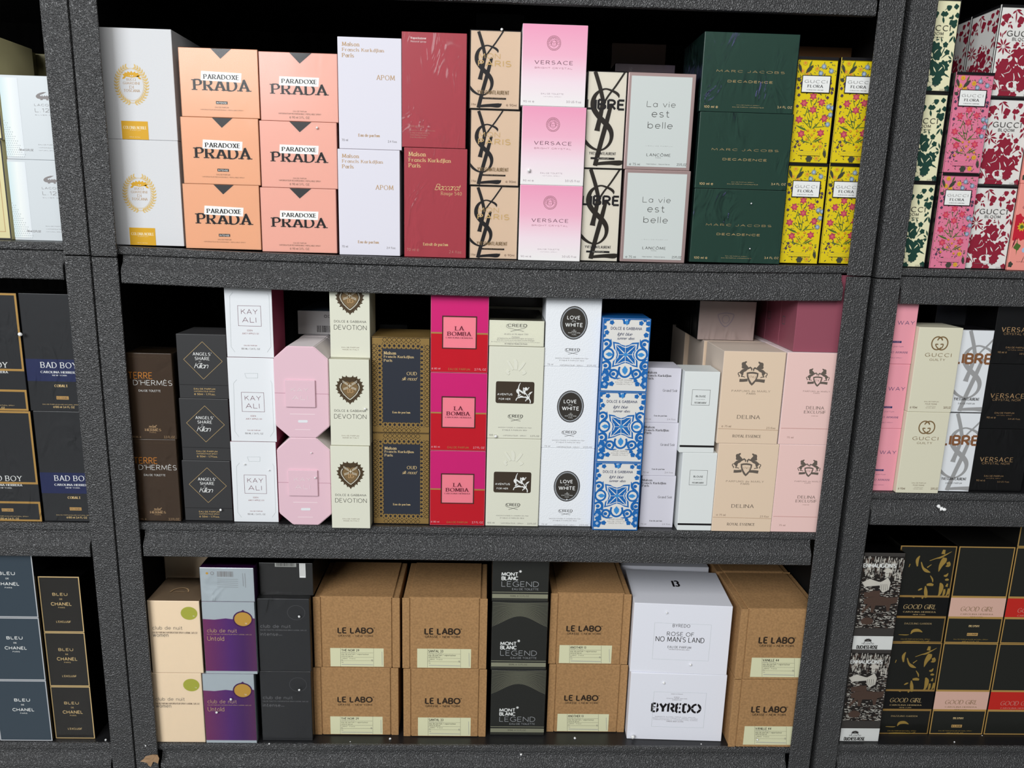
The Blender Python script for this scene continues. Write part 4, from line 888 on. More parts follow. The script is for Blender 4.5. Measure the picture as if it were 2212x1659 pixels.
  ('b',.1179,.8211,.0693,1,5,12.0,'cobaltblue','majolica_pattern'),
  ('b',.9368,.8192,.0594,1,5,95.0,'cobaltblue','majolica_pattern'),
  ('b',.0948,.9017,.0891,1,5,9.0,'cobaltblue','majolica_pattern'),
  ('b',.9439,.8928,.0891,1,5,95.0,'cobaltblue','majolica_pattern'),
  ('b',.0259,.0395,.0495,1,5,9.0,'cobaltblue','majolica_pattern'),
  ('b',.9413,.0611,.0495,1,5,103.0,'cobaltblue','majolica_pattern'),
  ('b',.0846,.7748,.0336,1,4,0,'paleblue','majolica_pattern'),
  ('b',.952,.7722,.0336,1,4,0,'paleblue','majolica_pattern'),
  ('b',.0945,.8983,.0336,1,4,0,'paleblue','majolica_pattern'),
  ('b',.9581,.886,.0336,1,4,0,'paleblue','majolica_pattern'),
  ('b',.4811,.0277,.0792,1,5,.3,'cobaltblue','majolica_pattern'),
  ('e',.4805,.0212,.0297,.0228,'offwhite','majolica_pattern'),
  ('f',.4966,.0923,.4848,.0147,.0594,'azure','majolica_pattern'),
  ('o',0,0,1,1,.025,'cobaltblue','border'),
  ('t', 'DOLCE & GABBANA', .1681, .117, .8136, .1504, 'navytext', 's', 'fine_print'),
  ('t', 'light blue', .3104, .1888, .6403, .2274, 'navytext', 'k', 'fine_print'),
  ('t', 'summer vibes', .3077, .2496, .6874, .2825, 'navytext', 'k', 'fine_print'),
  ('t', 'POUR HOMME', .3569, .8266, .6722, .842, 'greyink', 's', 'fine_print'),
  ('t', 'EAU DE TOILETTE', .3201, .8578, .7025, .8712, 'greyink', 's', 'fine_print'),
  ('t', 'MADE IN ITALY', .3501, .8856, .6774, .899, 'greyink', 's', 'fine_print'),
 ]),
 'soir': dict(name='perfume_carton', W=.0568, H=.0915, D=.058, front='lilacgrey', side='lilacgrey', wrap=0, fin='card', els=[
  ('t', 'Maison', .0101, .0604, .2889, .1017, 'greyblack', 'rb', 'fine_print'),
  ('t', 'Francis Kurkdjian', .0099, .1169, .7071, .1552, 'greyblack', 'rb', 'fine_print'),
  ('t', 'Paris', .0154, .1695, .2088, .2082, 'greyblack', 'rb', 'fine_print'),
  ('t', 'Grand Soir', .5031, .3813, .9224, .4255, 'greyblack', 'r', 'fine_print'),
  ('t', 'Eau de parfum', .303, .8574, .6669, .8813, 'greyblack', 'rb', 'fine_print'),
  ('t', '70 ml', .038, .9204, .2046, .9485, 'greyink', 's', 'fine_print'),
  ('t', '2.4 fl.oz.', .6867, .919, .9371, .9442, 'greyink', 's', 'volume_print'),
 ]),
 'blouse': dict(name='perfume_carton', W=.0575, H=.1362, D=.058, front='softwhite', side='softwhite', wrap=0, fin='card', ch=(.004, .0), els=[
  ('r',0,.905,1,.93,'ink','black_band'),
  ('o',.2434,.218,.758,.409,.0075,'greyblack','frame_line'),
  ('t', 'BLOUSE', .3603, .2883, .6314, .3089, 'greyblack', 'sb', 'fine_print'),
  ('t', 'EAU DE PARFUM', .3716, .3329, .6165, .3397, 'greyblack', 's', 'fine_print'),
  ('t', 'YVESSAINTLAURENT', .3246, .3679, .6705, .3879, 'greyblack', 'i', 'fine_print'),
 ]),
 'delina': dict(name='perfume_carton', W=.1005, H=.1535, D=.1005, front='peachbeige', side='peachside', wrap=0, fin='card', els=[
  ('p',[(.374,.1018),(.3501,.1044),(.3373,.1116),(.3133,.1131),(.2971,.1215),(.2956,.1356),(.3037,.1566),(.2984,.1684),(.3159,.1823),(.3471,.1819),(.3103,.1918),(.2786,.2134),(.2715,.2253),(.3077,.2484),(.3345,.241),(.3419,.2197),(.3784,.2075),(.3972,.1931),(.4302,.1809),(.4472,.1784),(.4609,.2017),(.4731,.2016),(.4749,.178),(.4559,.1665),(.4374,.1585),(.4147,.1693),(.3916,.1532),(.361,.1324),(.3617,.1254),(.376,.1158)],'greybrown','horse_crest'),
  ('v',[(.2747,.2229,.0106),(.2531,.2302,.0142),(.2571,.2467,.0142),(.2761,.2582,.0156),(.2693,.2725,.0127)],'greybrown','horse_crest'),
  ('v',[(.3269,.2364,.0283),(.3128,.2602,.0177),(.3103,.2673,.0142),(.3381,.2669,.0142),(.3668,.2737,.0127)],'greybrown','horse_crest'),
  ('p',[(.5614,.1046),(.586,.1066),(.6009,.1135),(.6253,.1144),(.6438,.1223),(.6493,.1364),(.6472,.1575),(.6559,.1692),(.6424,.1835),(.6112,.1839),(.6507,.1928),(.6885,.2136),(.6989,.2252),(.6694,.2492),(.6406,.2425),(.6271,.2214),(.5872,.2101),(.5643,.1962),(.528,.1849),(.5103,.1828),(.5033,.2064),(.4911,.2065),(.4826,.1831),(.4982,.1711),(.5143,.1627),(.5401,.173),(.5585,.1563),(.5832,.1348),(.5804,.1278),(.5635,.1186)],'greybrown','horse_crest'),
  ('v',[(.6951,.2229,.0106),(.7187,.2297,.0142),(.7195,.2462,.0142),(.7038,.2583,.0156),(.7146,.2723,.0127)],'greybrown','horse_crest'),
  ('v',[(.6469,.2377,.0283),(.6677,.2611,.0177),(.6722,.2681,.0142),(.6444,.2684,.0142),(.6176,.2759,.0127)],'greybrown','horse_crest'),
  ('v',[(.2829,.3078,.0495),(.3369,.3083,.046),(.4126,.3027,.046)],'greybrown','horse_crest'),
  ('v',[(.5454,.3058,.0425),(.6047,.3063,.046),(.6927,.3124,.0531)],'greybrown','horse_crest'),
  ('p',[(.3877,.2238),(.4352,.2162),(.4905,.2143),(.5397,.2185),(.5812,.2286),(.5773,.2617),(.5529,.3093),(.5225,.3405),(.489,.3623),(.4529,.3413),(.4201,.3062),(.3967,.2639)],'greybrown','horse_crest'),
  ('p',[(.4141,.2389),(.4483,.2349),(.4934,.2344),(.5567,.2395),(.5509,.2715),(.531,.3025),(.487,.3362),(.4469,.2987),(.4252,.2682)],'peachbeige','horse_crest'),
  ('t', '1743', .4358, .2575, .5383, .2811, 'brownink', 's', 'horse_crest'),
  ('t', 'PARFUMS de MARLY', .1742, .4117, .7985, .4306, 'greybrown', 'r', 'fine_print'),
  ('t', 'PARIS', .4223, .4398, .5611, .4573, 'greybrown', 'r', 'fine_print'),
  ('t', 'DELINA', .3038, .6847, .6696, .7217, 'greybrown', 'r', 'lettering'),
  ('t', '℮ 75 ml', .0606, .7987, .2112, .8189, 'brownink', 'r', 'fine_print'),
  ('t', '2.5 fl.oz', .797, .8089, .9415, .8293, 'brownink', 'r', 'fine_print'),
  ('l',[(-.012,.836),(.9914,.8434)],.0053,'peachline','lid_seam'),
  ('t', 'ROYAL ESSENCE', .2573, .9, .7174, .9281, 'greybrown', 'r', 'fine_print'),
 ]),
 'excl': dict(name='perfume_carton', W=.1005, H=.1535, D=.1005, front='rosepink', side='roseside', wrap=0, fin='card', els=[
  ('p',[(.4372,.1644),(.4183,.1665),(.4082,.1719),(.3891,.1731),(.3764,.1795),(.3755,.1901),(.3823,.206),(.3783,.2149),(.3925,.2253),(.4173,.225),(.3882,.2325),(.3634,.2488),(.358,.2578),(.3872,.2751),(.4083,.2695),(.4139,.2534),(.4426,.2441),(.4573,.2333),(.4833,.224),(.4968,.222),(.5081,.2396),(.5177,.2395),(.5188,.2217),(.5035,.2131),(.4887,.2071),(.4708,.2153),(.4521,.2032),(.4274,.1876),(.4279,.1823),(.439,.175)],'greybrown','horse_crest'),
  ('v',[(.3605,.256,.0083),(.3435,.2615,.0111),(.347,.2739,.0111),(.3623,.2826,.0122),(.3572,.2934,.01)],'greybrown','horse_crest'),
  ('v',[(.4022,.266,.0222),(.3915,.284,.0139),(.3896,.2893,.0111),(.4117,.289,.0111),(.4346,.294,.01)],'greybrown','horse_crest'),
  ('p',[(.5863,.1662),(.6058,.1677),(.6178,.1728),(.6372,.1734),(.652,.1794),(.6567,.1899),(.6554,.2059),(.6624,.2147),(.6519,.2255),(.6271,.2258),(.6587,.2325),(.6891,.2481),(.6976,.2568),(.6745,.275),(.6515,.2699),(.6404,.2541),(.6086,.2457),(.5902,.2353),(.5611,.2268),(.547,.2252),(.5418,.2431),(.5322,.2432),(.525,.2255),(.5372,.2165),(.5499,.2101),(.5705,.2178),(.5849,.2052),(.6041,.1889),(.6018,.1836),(.5881,.1768)],'greybrown','horse_crest'),
  ('v',[(.6945,.2551,.0083),(.7134,.2602,.0111),(.7142,.2726,.0111),(.702,.2817,.0122),(.7108,.2923,.01)],'greybrown','horse_crest'),
  ('v',[(.6564,.2663,.0222),(.6734,.2839,.0139),(.6771,.2892,.0111),(.655,.2895,.0111),(.6339,.2951,.01)],'greybrown','horse_crest'),
  ('v',[(.3686,.3199,.0389),(.4115,.3202,.0361),(.4715,.3158,.0361)],'greybrown','horse_crest'),
  ('v',[(.577,.3179,.0333),(.6241,.3181,.0361),(.6941,.3225,.0416)],'greybrown','horse_crest'),
  ('p',[(.4503,.2565),(.4879,.2506),(.5318,.2491),(.571,.2521),(.6041,.2596),(.6016,.2845),(.583,.3205),(.5594,.344),(.5332,.3605),(.5042,.3448),(.4775,.3184),(.4582,.2866)],'greybrown','horse_crest'),
  ('p',[(.4715,.2677),(.4986,.2647),(.5345,.2641),(.5848,.2679),(.5808,.292),(.5655,.3154),(.5312,.3408),(.4987,.3127),(.4809,.2898)],'rosepink','horse_crest'),
  ('t', '1743', .4867, .2839, .5791, .3051, 'brownink', 's', 'horse_crest'),
  ('t', 'PARFUMS de MARLY', .3142, .4039, .7497, .4182, 'greybrown', 'r', 'fine_print'),
  ('t', 'PARIS', .4854, .4253, .5814, .4353, 'greybrown', 'r', 'fine_print'),
  ('t', 'DELINA', .396, .5747, .6833, .6051, 'greybrown', 'r', 'fine_print'),
  ('t', 'EXCLUSIF', .3696, .622, .7189, .6506, 'greybrown', 'r', 'fine_print'),
  ('t', 'PARFUM', .494, .6754, .5988, .6832, 'brownink', 'r', 'fine_print'),
  ('l',[(.0177,.819),(.995,.8202)],.0052,'roseline','lid_seam'),
  ('t', '75 ml', .1274, .9116, .2341, .9289, 'brownink', 'r', 'fine_print'),
 ]),
 'crestlying': dict(name='wrapped_carton', W=.0985, H=.068, D=.155, front='mauvebeige', side='greyshade', wrap=2, fin='gloss', els=[
  ('v',[(.3356,.3411,.0149),(.463,.3047,.0168),(.6036,.3318,.0168),(.6054,.4199,.0168),(.5533,.569,.0168),(.4803,.652,.0168),(.405,.5741,.0168),(.35,.4287,.0168),(.3356,.3411,.0149)],'greymauve','shield_emblem'),
  ('g',.4779,.4591,.0634,.1026,.0112,0,360,'greymauve','shield_emblem'),
 ]),
 'magentabox': dict(name='pink_carton', W=.098, H=.124, D=.066, front='deeprose', side='deeprose', wrap=0, fin='gloss', tagside=1, els=[
 ]),
 'exclback': dict(name='perfume_carton', W=.1005, H=.1535, D=.1005, front='rosepink', side='roseside', wrap=0, fin='card', els=[
 ]),
 'barbox': dict(name='perfume_carton', W=.1, H=.041, D=.14, front='greycarton', side='greyblue', wrap=0, fin='card', els=[
  ('n','barcode',.33,.62,.85,.9,['ink'],{},'barcode'),
  ('n','icons',.45,.14,.98,.42,['ink'],{},'icons'),
 ]),
 'octback': dict(name='octagonal_box', W=.0865, H=.1495, D=.14, front='pinkwhite', side='pinkwhite', wrap=0, fin='card', ch=(.022, .02), els=[
 ]),
 'greydark': dict(name='perfume_carton', W=.05, H=.31, D=.06, front='blackgrey', side='blackgrey', wrap=0, fin='satin', els=[
 ]),
 'women': dict(name='perfume_carton', W=.0872, H=.136, D=.085, front='creampeach', side='peachside2', wrap=1, fin='gloss', ring=1, els=[
  ('e',.7934,.1682,.1603,.0889,'olive','dot_emblem'),
  ('t', 'ta', .8633, .1924, .891, .2112, 'paper', 's', 'fine_print'),
  ('t', 'club de nuit', .0715, .3457, .6428, .393, 'greybrown', 'sl', 'lettering'),
  ('t', 'EAU DE PARFUM | VAPORISATEUR SPRAY | ℮105ML 3.6FL.OZ', .0627, .4243, .928, .4466, 'brownink', 's', 'fine_print'),
  ('t', 'women', .0688, .4416, .3639, .4932, 'greybrown', 'sl', 'lettering'),
 ]),
 'untold': dict(name='perfume_carton', W=.0883, H=.136, D=.085, front='violet', side='silvercard', wrap=1, fin='gloss', els=[
  ('p',[(.0071,-.0028),(1.0439,-.0097),(1.0225,.23),(.9489,.2191),(.7793,.1062),(.5945,.2048),(.5761,.2374),(.4391,.2271),(.2257,.246),(-.0066,.2383)],'silvercard','silver_top'),
  ('e',.7699,.2358,.1912,.1119,'violetdark','dot_emblem'),
  ('e',.7699,.2358,.1643,.0945,'goldochre','dot_emblem'),
  ('t', 'ta', .8066, .2795, .8395, .3023, 'paper', 's', 'fine_print'),
  ('r',-.0551,.9596,.9968,1.0197,'silvercard','silver_foot'),
  ('t', 'club de nuit', .0772, .3696, .6421, .4191, 'goldlight', 'sl', 'lettering'),
  ('t', 'EAU DE PARFUM | VAPORISATEUR SPRAY | ℮105ML 3.6FL.OZ', .0709, .4408, .9222, .4535, 'goldlight', 's', 'fine_print'),
  ('t', 'Untold', .0732, .4755, .3879, .5349, 'goldlight', 'sl', 'lettering'),
 ]),
 'untoldL': dict(name='perfume_carton', W=.0896, H=.062, D=.137, front='silvercard', side='violetdark', top='violetdark', wrap=2, fin='gloss', els=[
  ('n','barcode',.3231,.1087,.6189,.2656,['greyink'],{},'barcode'),
  ('g',.2308,.1676,.0286,.0413,.0078,0,360,'greyink','icons'),
  ('e',.1355,.1696,.0234,.0338,'goldochre','icons'),
  ('l',[(.3198,.333),(.7068,.3374)],.0078,'silvergrey','fine_print'),
  ('l',[(.3177,.3903),(.7049,.3947)],.0078,'silvergrey','fine_print'),
  ('l',[(.3155,.4476),(.703,.4521)],.0078,'silvergrey','fine_print'),
  ('l',[(.3134,.5051),(.701,.5096)],.0078,'silvergrey','fine_print'),
  ('l',[(.3112,.5625),(.6991,.5671)],.0078,'silvergrey','fine_print'),
  ('l',[(.7954,.1559),(.7985,.5364)],.0104,'silvergrey','fine_print'),
  ('l',[(.8367,.155),(.8387,.5767)],.0104,'silvergrey','fine_print'),
 ]),
 'intense': dict(name='perfume_carton', W=.0883, H=.1375, D=.085, front='charcoal2', side='charcoal2', wrap=2, fin='gloss', els=[
  ('g',.7451,.1865,.1686,.0977,.0065,0,360,'greydim','dot_emblem'),
  ('t', 'club de nuit', .0477, .3519, .6271, .3952, 'greyletter', 'sl', 'lettering'),
  ('t', 'EAU DE TOILETTE | VAPORISATEUR SPRAY | ℮105ML 3.6FL.OZ', .0432, .4207, .9344, .435, 'greyletter', 's', 'fine_print'),
  ('t', 'intense', .0406, .461, .3791, .5045, 'greyletter', 'sl', 'lettering'),
  ('t', 'man', .3934, .489, .4599, .502, 'greyletter', 's', 'fine_print'),
 ]),
 'intenseL': dict(name='perfume_carton', W=.0905, H=.06, D=.137, front='blackgrey', side='blackgrey', wrap=2, fin='gloss', els=[
  ('r',.2969,-.0789,.6971,.121,'greylabel','barcode'),
  ('n','barcode',.33,-.0541,.6638,.1004,['ink'],{},'barcode'),
  ('r',.7525,-.0605,.8666,.4464,'paper','label'),
  ('l',[(.775,-.0149),(.7711,.4019)],.0071,'greyink','fine_print'),
  ('l',[(.7984,-.0154),(.7946,.4014)],.0071,'greyink','fine_print'),
  ('l',[(.8219,-.0159),(.8181,.4009)],.0071,'greyink','fine_print'),
  ('l',[(.8453,-.0164),(.8417,.4004)],.0071,'greyink','fine_print'),
 ]),
 'noir': dict(name='cardboard_mailer', W=.15, H=.1355, D=.14, front='kraft', side='kraft', wrap=0, fin='kraft', flap=1, els=[
  ('t', 'LE LABO', .2846, .432, .6863, .5033, 'kraftink', 'sx', 'lettering'),
  ('t', '®', .6944, .4212, .7131, .4423, 'kraftink', 's', 'fine_print'),
  ('t', 'GRASSE — NEW YORK', .2827, .5336, .6886, .5552, 'kraftink', 'sb', 'fine_print'),
  ('r',.1873,.7195,.8095,.9839,'labelcream','label'),
  ('l',[(.3069,.7216),(.302,.9879)],.0023,'greyblack','label'),
  ('l',[(.6929,.7168),(.6902,.9834)],.0023,'greyblack','label'),
  ('l',[(.3085,.7901),(.6892,.7855)],.0021,'greyblack','label'),
  ('l',[(.3074,.8516),(.6886,.8471)],.0021,'greyblack','label'),
  ('l',[(.3065,.9006),(.6881,.8961)],.0021,'greyblack','label'),
  ('t', 'THÉ NOIR 29', .3183, .7359, .5237, .764, 'greyblack', 'sb', 'fine_print'),
  ('t', '100ml 3.4 fl.oz.', .3176, .772, .4783, .7862, 'greyink', 's', 'fine_print'),
  ('t', 'eau de parfum / vaporisateur', .3172, .7972, .6361, .8151, 'greyblack', 's', 'fine_print'),
  ('t', 'natural spray', .3167, .8244, .4511, .8408, 'greyblack', 's', 'fine_print'),
  ('t', 'LABNO   France', .316, .8624, .477, .875, 'greyblack', 's', 'fine_print'),
  ('t', 'No', .3157, .8823, .333, .8966, 'greyink', 's', 'fine_print'),
  ('t', 'fac', .3151, .9132, .3383, .9293, 'greyink', 's', 'fine_print'),
  ('t', '15', .6648, .88, .6822, .9052, 'greyink', 's', 'fine_print'),
  ('l',[(.3173,.955),(.6846,.9561)],.0073,'greylabel','label'),
  ('l',[(.7891,.7644),(.7905,.964)],.0044,'greylabel','label'),
 ]),
 'santal': dict(name='cardboard_mailer', W=.148, H=.1365, D=.14, front='kraft', side='kraft', wrap=0, fin='kraft', flap=1, els=[
  ('t', 'LE LABO', .2687, .428, .6793, .5048, 'kraftink', 'sx', 'lettering'),
  ('t', '®', .6857, .4232, .7053, .4445, 'kraftink', 's', 'fine_print'),
  ('t', 'GRASSE — NEW YORK', .269, .5289, .6829, .5563, 'kraftink', 'sb', 'fine_print'),
  ('r',.1759,.7123,.8155,.9843,'labelcream','label'),
  ('l',[(.2978,.7162),(.2987,.9808)],.0024,'greyblack','label'),
  ('l',[(.6908,.7171),(.6939,.9821)],.0024,'greyblack','label'),
  ('l',[(.301,.7843),(.6886,.7853)],.0021,'greyblack','label'),
  ('l',[(.3012,.8454),(.6893,.8465)],.0021,'greyblack','label'),
  ('l',[(.3014,.8941),(.6899,.8952)],.0021,'greyblack','label'),
  ('t', 'SANTAL 33', .3097, .7305, .4814, .7614, 'greyblack', 'sb', 'fine_print'),
  ('t', '100ml 3.4 fl.oz.', .3098, .7664, .4738, .7829, 'greyink', 's', 'fine_print'),
  ('t', 'eau de parfum / vaporisateur', .3099, .7915, .6352, .8139, 'greyblack', 's', 'fine_print'),
  ('t', 'natural spray', .31, .8185, .4473, .8368, 'greyblack', 's', 'fine_print'),
  ('t', 'LABNO   France', .3102, .8562, .4744, .8711, 'greyblack', 's', 'fine_print'),
  ('t', 'No', .3103, .8761, .3282, .8905, 'greyink', 's', 'fine_print'),
  ('t', 'fac', .3104, .9067, .3343, .9231, 'greyink', 's', 'fine_print'),
  ('t', '15', .6658, .8789, .684, .9042, 'greyink', 's', 'fine_print'),
  ('l',[(.3135,.9483),(.6876,.9549)],.0075,'greylabel','label'),
  ('l',[(.7899,.7658),(.7957,.9643)],.0045,'greylabel','label'),
 ]),
 'mont': dict(name='perfume_carton', W=.098, H=.1325, D=.09, front='blackgreen', side='blackgreen', wrap=1, fin='gloss', els=[
  ('n','waves',0,.0,1,.42,['greyolive'],{},'wave_lines'),
  ('t', 'MONT', .1679, .586, .4503, .6299, 'paper', 'sx', 'lettering'),
  ('t', 'BLANC', .1698, .6434, .4527, .6911, 'paper', 'sx', 'lettering'),
  ('y',.4932,.5685,.0297,6,0,'paper','paper','star_emblem'),
  ('t', 'LEGEND', .1698, .712, .8227, .783, 'greypale', 'sl', 'lettering'),
  ('t', 'EAU DE TOILETTE', .3571, .8073, .8227, .8316, 'greypale', 's', 'fine_print'),
  ('r',.0041,.8605,1.0025,.8695,'greyolive','silver_band'),
  ('r',.005,.8905,1.0065,.9502,'greyolive','silver_band'),
  ('r',.0073,.9691,1.0075,.9708,'greyolive','silver_band'),
  ('t', '100ML ℮ 3.3 FL.OZ.', .3242, .9067, .6627, .9284, 'greyblack', 's', 'fine_print'),
 ]),
 'another': dict(name='cardboard_mailer', W=.1428, H=.1385, D=.14, front='kraft', side='kraft', wrap=0, fin='kraft', flap=1, els=[
  ('t', 'LE LABO', .2171, .4528, .6369, .5249, 'kraftink', 'sx', 'lettering'),
  ('t', '®', .6405, .4467, .6611, .467, 'kraftink', 's', 'fine_print'),
  ('t', 'GRASSE — NEW YORK', .2211, .5497, .6425, .5743, 'kraftink', 'sb', 'fine_print'),
  ('r',.1334,.7258,.7926,.984,'labelcream','label'),
  ('l',[(.2573,.7291),(.268,.9827)],.0027,'greyblack','label'),
  ('l',[(.6563,.7284),(.6692,.9824)],.0027,'greyblack','label'),
  ('l',[(.263,.7943),(.6566,.7938)],.0024,'greyblack','label'),
  ('l',[(.2655,.8529),(.6596,.8525)],.0024,'greyblack','label'),
  ('l',[(.2675,.8995),(.662,.8991)],.0024,'greyblack','label'),
  ('t', 'ANOTHER 13', .2699, .7428, .4647, .7717, 'greyblack', 'sb', 'fine_print'),
  ('t', '100ml 3.4 fl.oz.', .2714, .7771, .4384, .7924, 'greyink', 's', 'fine_print'),
  ('t', 'eau de parfum / vaporisateur', .2724, .8012, .6034, .8215, 'greyblack', 's', 'fine_print'),
  ('t', 'natural spray', .2735, .8271, .4135, .8441, 'greyblack', 's', 'fine_print'),
  ('t', 'LABNO   France', .275, .8633, .4423, .8769, 'greyblack', 's', 'fine_print'),
  ('t', 'No', .2758, .8823, .2946, .8961, 'greyink', 's', 'fine_print'),
  ('t', 'fac', .2771, .9116, .302, .9272, 'greyink', 's', 'fine_print'),
  ('t', '15', .6369, .8836, .6563, .9078, 'greyink', 's', 'fine_print'),
  ('l',[(.2818,.9515),(.6618,.9563)],.0084,'greylabel','label'),
  ('l',[(.7587,.7747),(.7718,.9649)],.0051,'greylabel','label'),
 ]),
 'byrB': dict(name='perfume_carton', W=.1715, H=.134, D=.13, front='whitelilac', side='whitelilac', wrap=0, fin='textured', els=[
  ('t', 'BYREDO', .2455, .4492, .7485, .5694, 'ink', 'sx', 'lettering'),
  ('l',[(.2868,.4285),(.2814,.5949)],.01,'whitelilac','stencil_gap'),
  ('l',[(.4323,.4268),(.4274,.5933)],.01,'whitelilac','stencil_gap'),
  ('l',[(.5228,.4258),(.5182,.5923)],.01,'whitelilac','stencil_gap'),
  ('l',[(.6105,.4248),(.6062,.5914)],.01,'whitelilac','stencil_gap'),
  ('l',[(.7138,.4236),(.7099,.5902)],.01,'whitelilac','stencil_gap'),
  ('l',[(.2487,.5099),(.3098,.5153)],.0071,'whitelilac','stencil_gap'),
  ('l',[(.6568,.5115),(.7494,.5165)],.0071,'whitelilac','stencil_gap'),
  ('t', 'MADE IN FRANCE', .4319, .2937, .5554, .3063, 'greyink', 's', 'fine_print'),
  ('t', 'BYREDO', .4669, .3396, .5228, .3531, 'greyink', 's', 'fine_print'),
  ('t', '103 RUE DE TURENNE 75003 PARIS', .3862, .3607, .6031, .3723, 'greyink', 's', 'fine_print'),
  ('t', 'BYREDO.COM', .451, .3821, .5436, .3952, 'greyink', 's', 'fine_print'),
  ('t', 'INGREDIENTS: ALCOHOL, PARFUM, AQUA, LINALOOL', .281, .6397, .708, .6515, 'greyink', 's', 'fine_print'),
  ('t', 'BENZYL SALICYLATE, CITRONELLOL, GERANIOL, LIMONENE', .2609, .6624, .7308, .6737, 'greyink', 's', 'fine_print'),
  ('t', 'HYDROXYCITRONELLAL, COUMARIN, CITRAL, EUGENOL', .2663, .6848, .7322, .6962, 'greyink', 's', 'fine_print'),
  ('t', 'FARNESOL, BENZYL ALCOHOL', .4053, .7058, .584, .7203, 'greyink', 's', 'fine_print'),
  ('o',.25,.27,.8,.8,.003,'emboss','embossed_panel'),
 ]),
 'byrF': dict(name='perfume_carton', W=.1715, H=.134, D=.13, front='whitelilac', side='whitelilac', wrap=0, fin='textured', topmark=1, els=[
  ('t', 'BYREDO', .4072, .2817, .5824, .3233, 'greyblack', 's', 'lettering'),
  ('t', 'ROSE OF', .3556, .3965, .629, .4505, 'greyblack', 's', 'lettering'),
  ('t', "NO MAN'S LAND", .2446, .4679, .7386, .5365, 'greyblack', 's', 'lettering'),
  ('t', 'EAU DE PARFUM', .3724, .5985, .6106, .6283, 'greyblack', 's', 'fine_print'),
  ('t', 'VAPORISATEUR NATURAL SPRAY', .3831, .6413, .5983, .6559, 'greyink', 's', 'fine_print'),
  ('o',.22,.27,.8,.8,.003,'emboss','embossed_panel'),
 ]),
 'vanille': dict(name='cardboard_mailer', W=.1425, H=.1358, D=.14, front='kraft', side='kraft', wrap=0, fin='kraft', flap=1, els=[
  ('t', 'LE LABO', .2552, .3943, .6843, .4728, 'kraftink', 'sx', 'lettering'),
  ('t', '®', .6835, .3901, .7055, .4117, 'kraftink', 's', 'fine_print'),
  ('t', 'GRASSE — NEW YORK', .2647, .4968, .6927, .5251, 'kraftink', 'sb', 'fine_print'),
  ('r',.1858,.6827,.8682,.9597,'labelcream','label'),
  ('l',[(.3114,.6868),(.3365,.9554)],.0027,'greyblack','label'),
  ('l',[(.7155,.6883),(.743,.9573)],.0027,'greyblack','label'),
  ('l',[(.3209,.756),(.7195,.7575)],.0023,'greyblack','label'),
  ('l',[(.3267,.818),(.7259,.8197)],.0023,'greyblack','label'),
  ('l',[(.3313,.8674),(.7309,.8691)],.0023,'greyblack','label'),
  ('t', 'VANILLE 44', .325, .7014, .5239, .7331, 'greyblack', 'sb', 'fine_print'),
  ('t', '100ml 3.4 fl.oz.', .3284, .7378, .4984, .7548, 'greyink', 's', 'fine_print'),
  ('t', 'eau de parfum / vaporisateur', .3308, .7633, .6672, .7865, 'greyblack', 's', 'fine_print'),
  ('t', 'natural spray', .3333, .7907, .4761, .8095, 'greyblack', 's', 'fine_print'),
  ('t', 'LABNO   France', .3369, .829, .5071, .8444, 'greyblack', 's', 'fine_print'),
  ('t', 'No', .3388, .8491, .3586, .8638, 'greyink', 's', 'fine_print'),
  ('t', 'fac', .3417, .8803, .3678, .8969, 'greyink', 's', 'fine_print'),
  ('t', '15', .7046, .8525, .7257, .8783, 'greyink', 's', 'fine_print'),
  ('l',[(.3487,.9224),(.734,.9297)],.0084,'greylabel','label'),
  ('l',[(.8219,.7379),(.846,.9394)],.005,'greylabel','label'),
 ]),
 'womenR': dict(name='perfume_carton', W=.088, H=.1497, D=.13, front='creampeach', side='peachside2', wrap=1, fin='gloss', ring=1, els=[
 ]),
 'palebox': dict(name='perfume_carton', W=.11, H=.3, D=.12, front='creamgrey', side='creamgrey', wrap=0, fin='card', els=[
 ]),
 'palebox2': dict(name='perfume_carton', W=.15, H=.3, D=.12, front='creamgrey', side='creamgrey', wrap=0, fin='card', els=[
 ]),
 'lac': dict(name='perfume_carton', W=.09, H=.1196, D=.05, front='pearlwhite', side='pearlwhite', wrap=0, fin='pearl', els=[
  ('r',.0,.03,.3,.97,'iceblue','iridescent_strip'),
  ('n','dots',.0,.5,.32,.98,['dotgrey'],{},'dot_pattern'),
  ('n','croc',.571,.1871,.8231,.2842,['greyink'],{},'crocodile_emblem'),
  ('t', 'LACOSTE', .5382, .3295, .928, .3535, 'greyink', 's', 'fine_print'),
  ('t', 'L.12.12', .5405, .3819, .9416, .4252, 'greyink', 'sl', 'fine_print'),
  ('t', 'SILVER GREY', .5342, .4554, .9137, .4647, 'greyink', 's', 'fine_print'),
  ('t', 'EAU DE PARFUM', .5391, .8103, .8295, .8193, 'greyink', 's', 'fine_print'),
  ('t', 'VAPORISATEUR', .538, .847, .844, .8557, 'greyink', 's', 'fine_print'),
  ('t', 'NATURAL SPRAY', .5391, .8809, .8205, .8888, 'greyink', 's', 'fine_print'),
  ('t', '100 ml 3.3 FL.OZ', .2182, .871, .4451, .8942, 'greyink', 's', 'fine_print'),
 ]),
 'goldL': dict(name='perfume_carton', W=.07, H=.147, D=.1, front='palegold', side='palegold', wrap=0, fin='satin', els=[
  ('o',0,0,1,1,.035,'blackgrey','border'),
  ('o',.12,.08,.88,.92,.012,'goldtan','frame_line'),
 ]),
 'goldLb': dict(name='perfume_carton', W=.05, H=.3, D=.05, front='olivegold', side='olivegold', wrap=0, fin='satin', els=[
 ]),
 'blackback': dict(name='wrapped_carton', W=.1, H=.286, D=.06, front='blackcard', side='blackcard', wrap=2, fin='gloss', els=[
 ]),
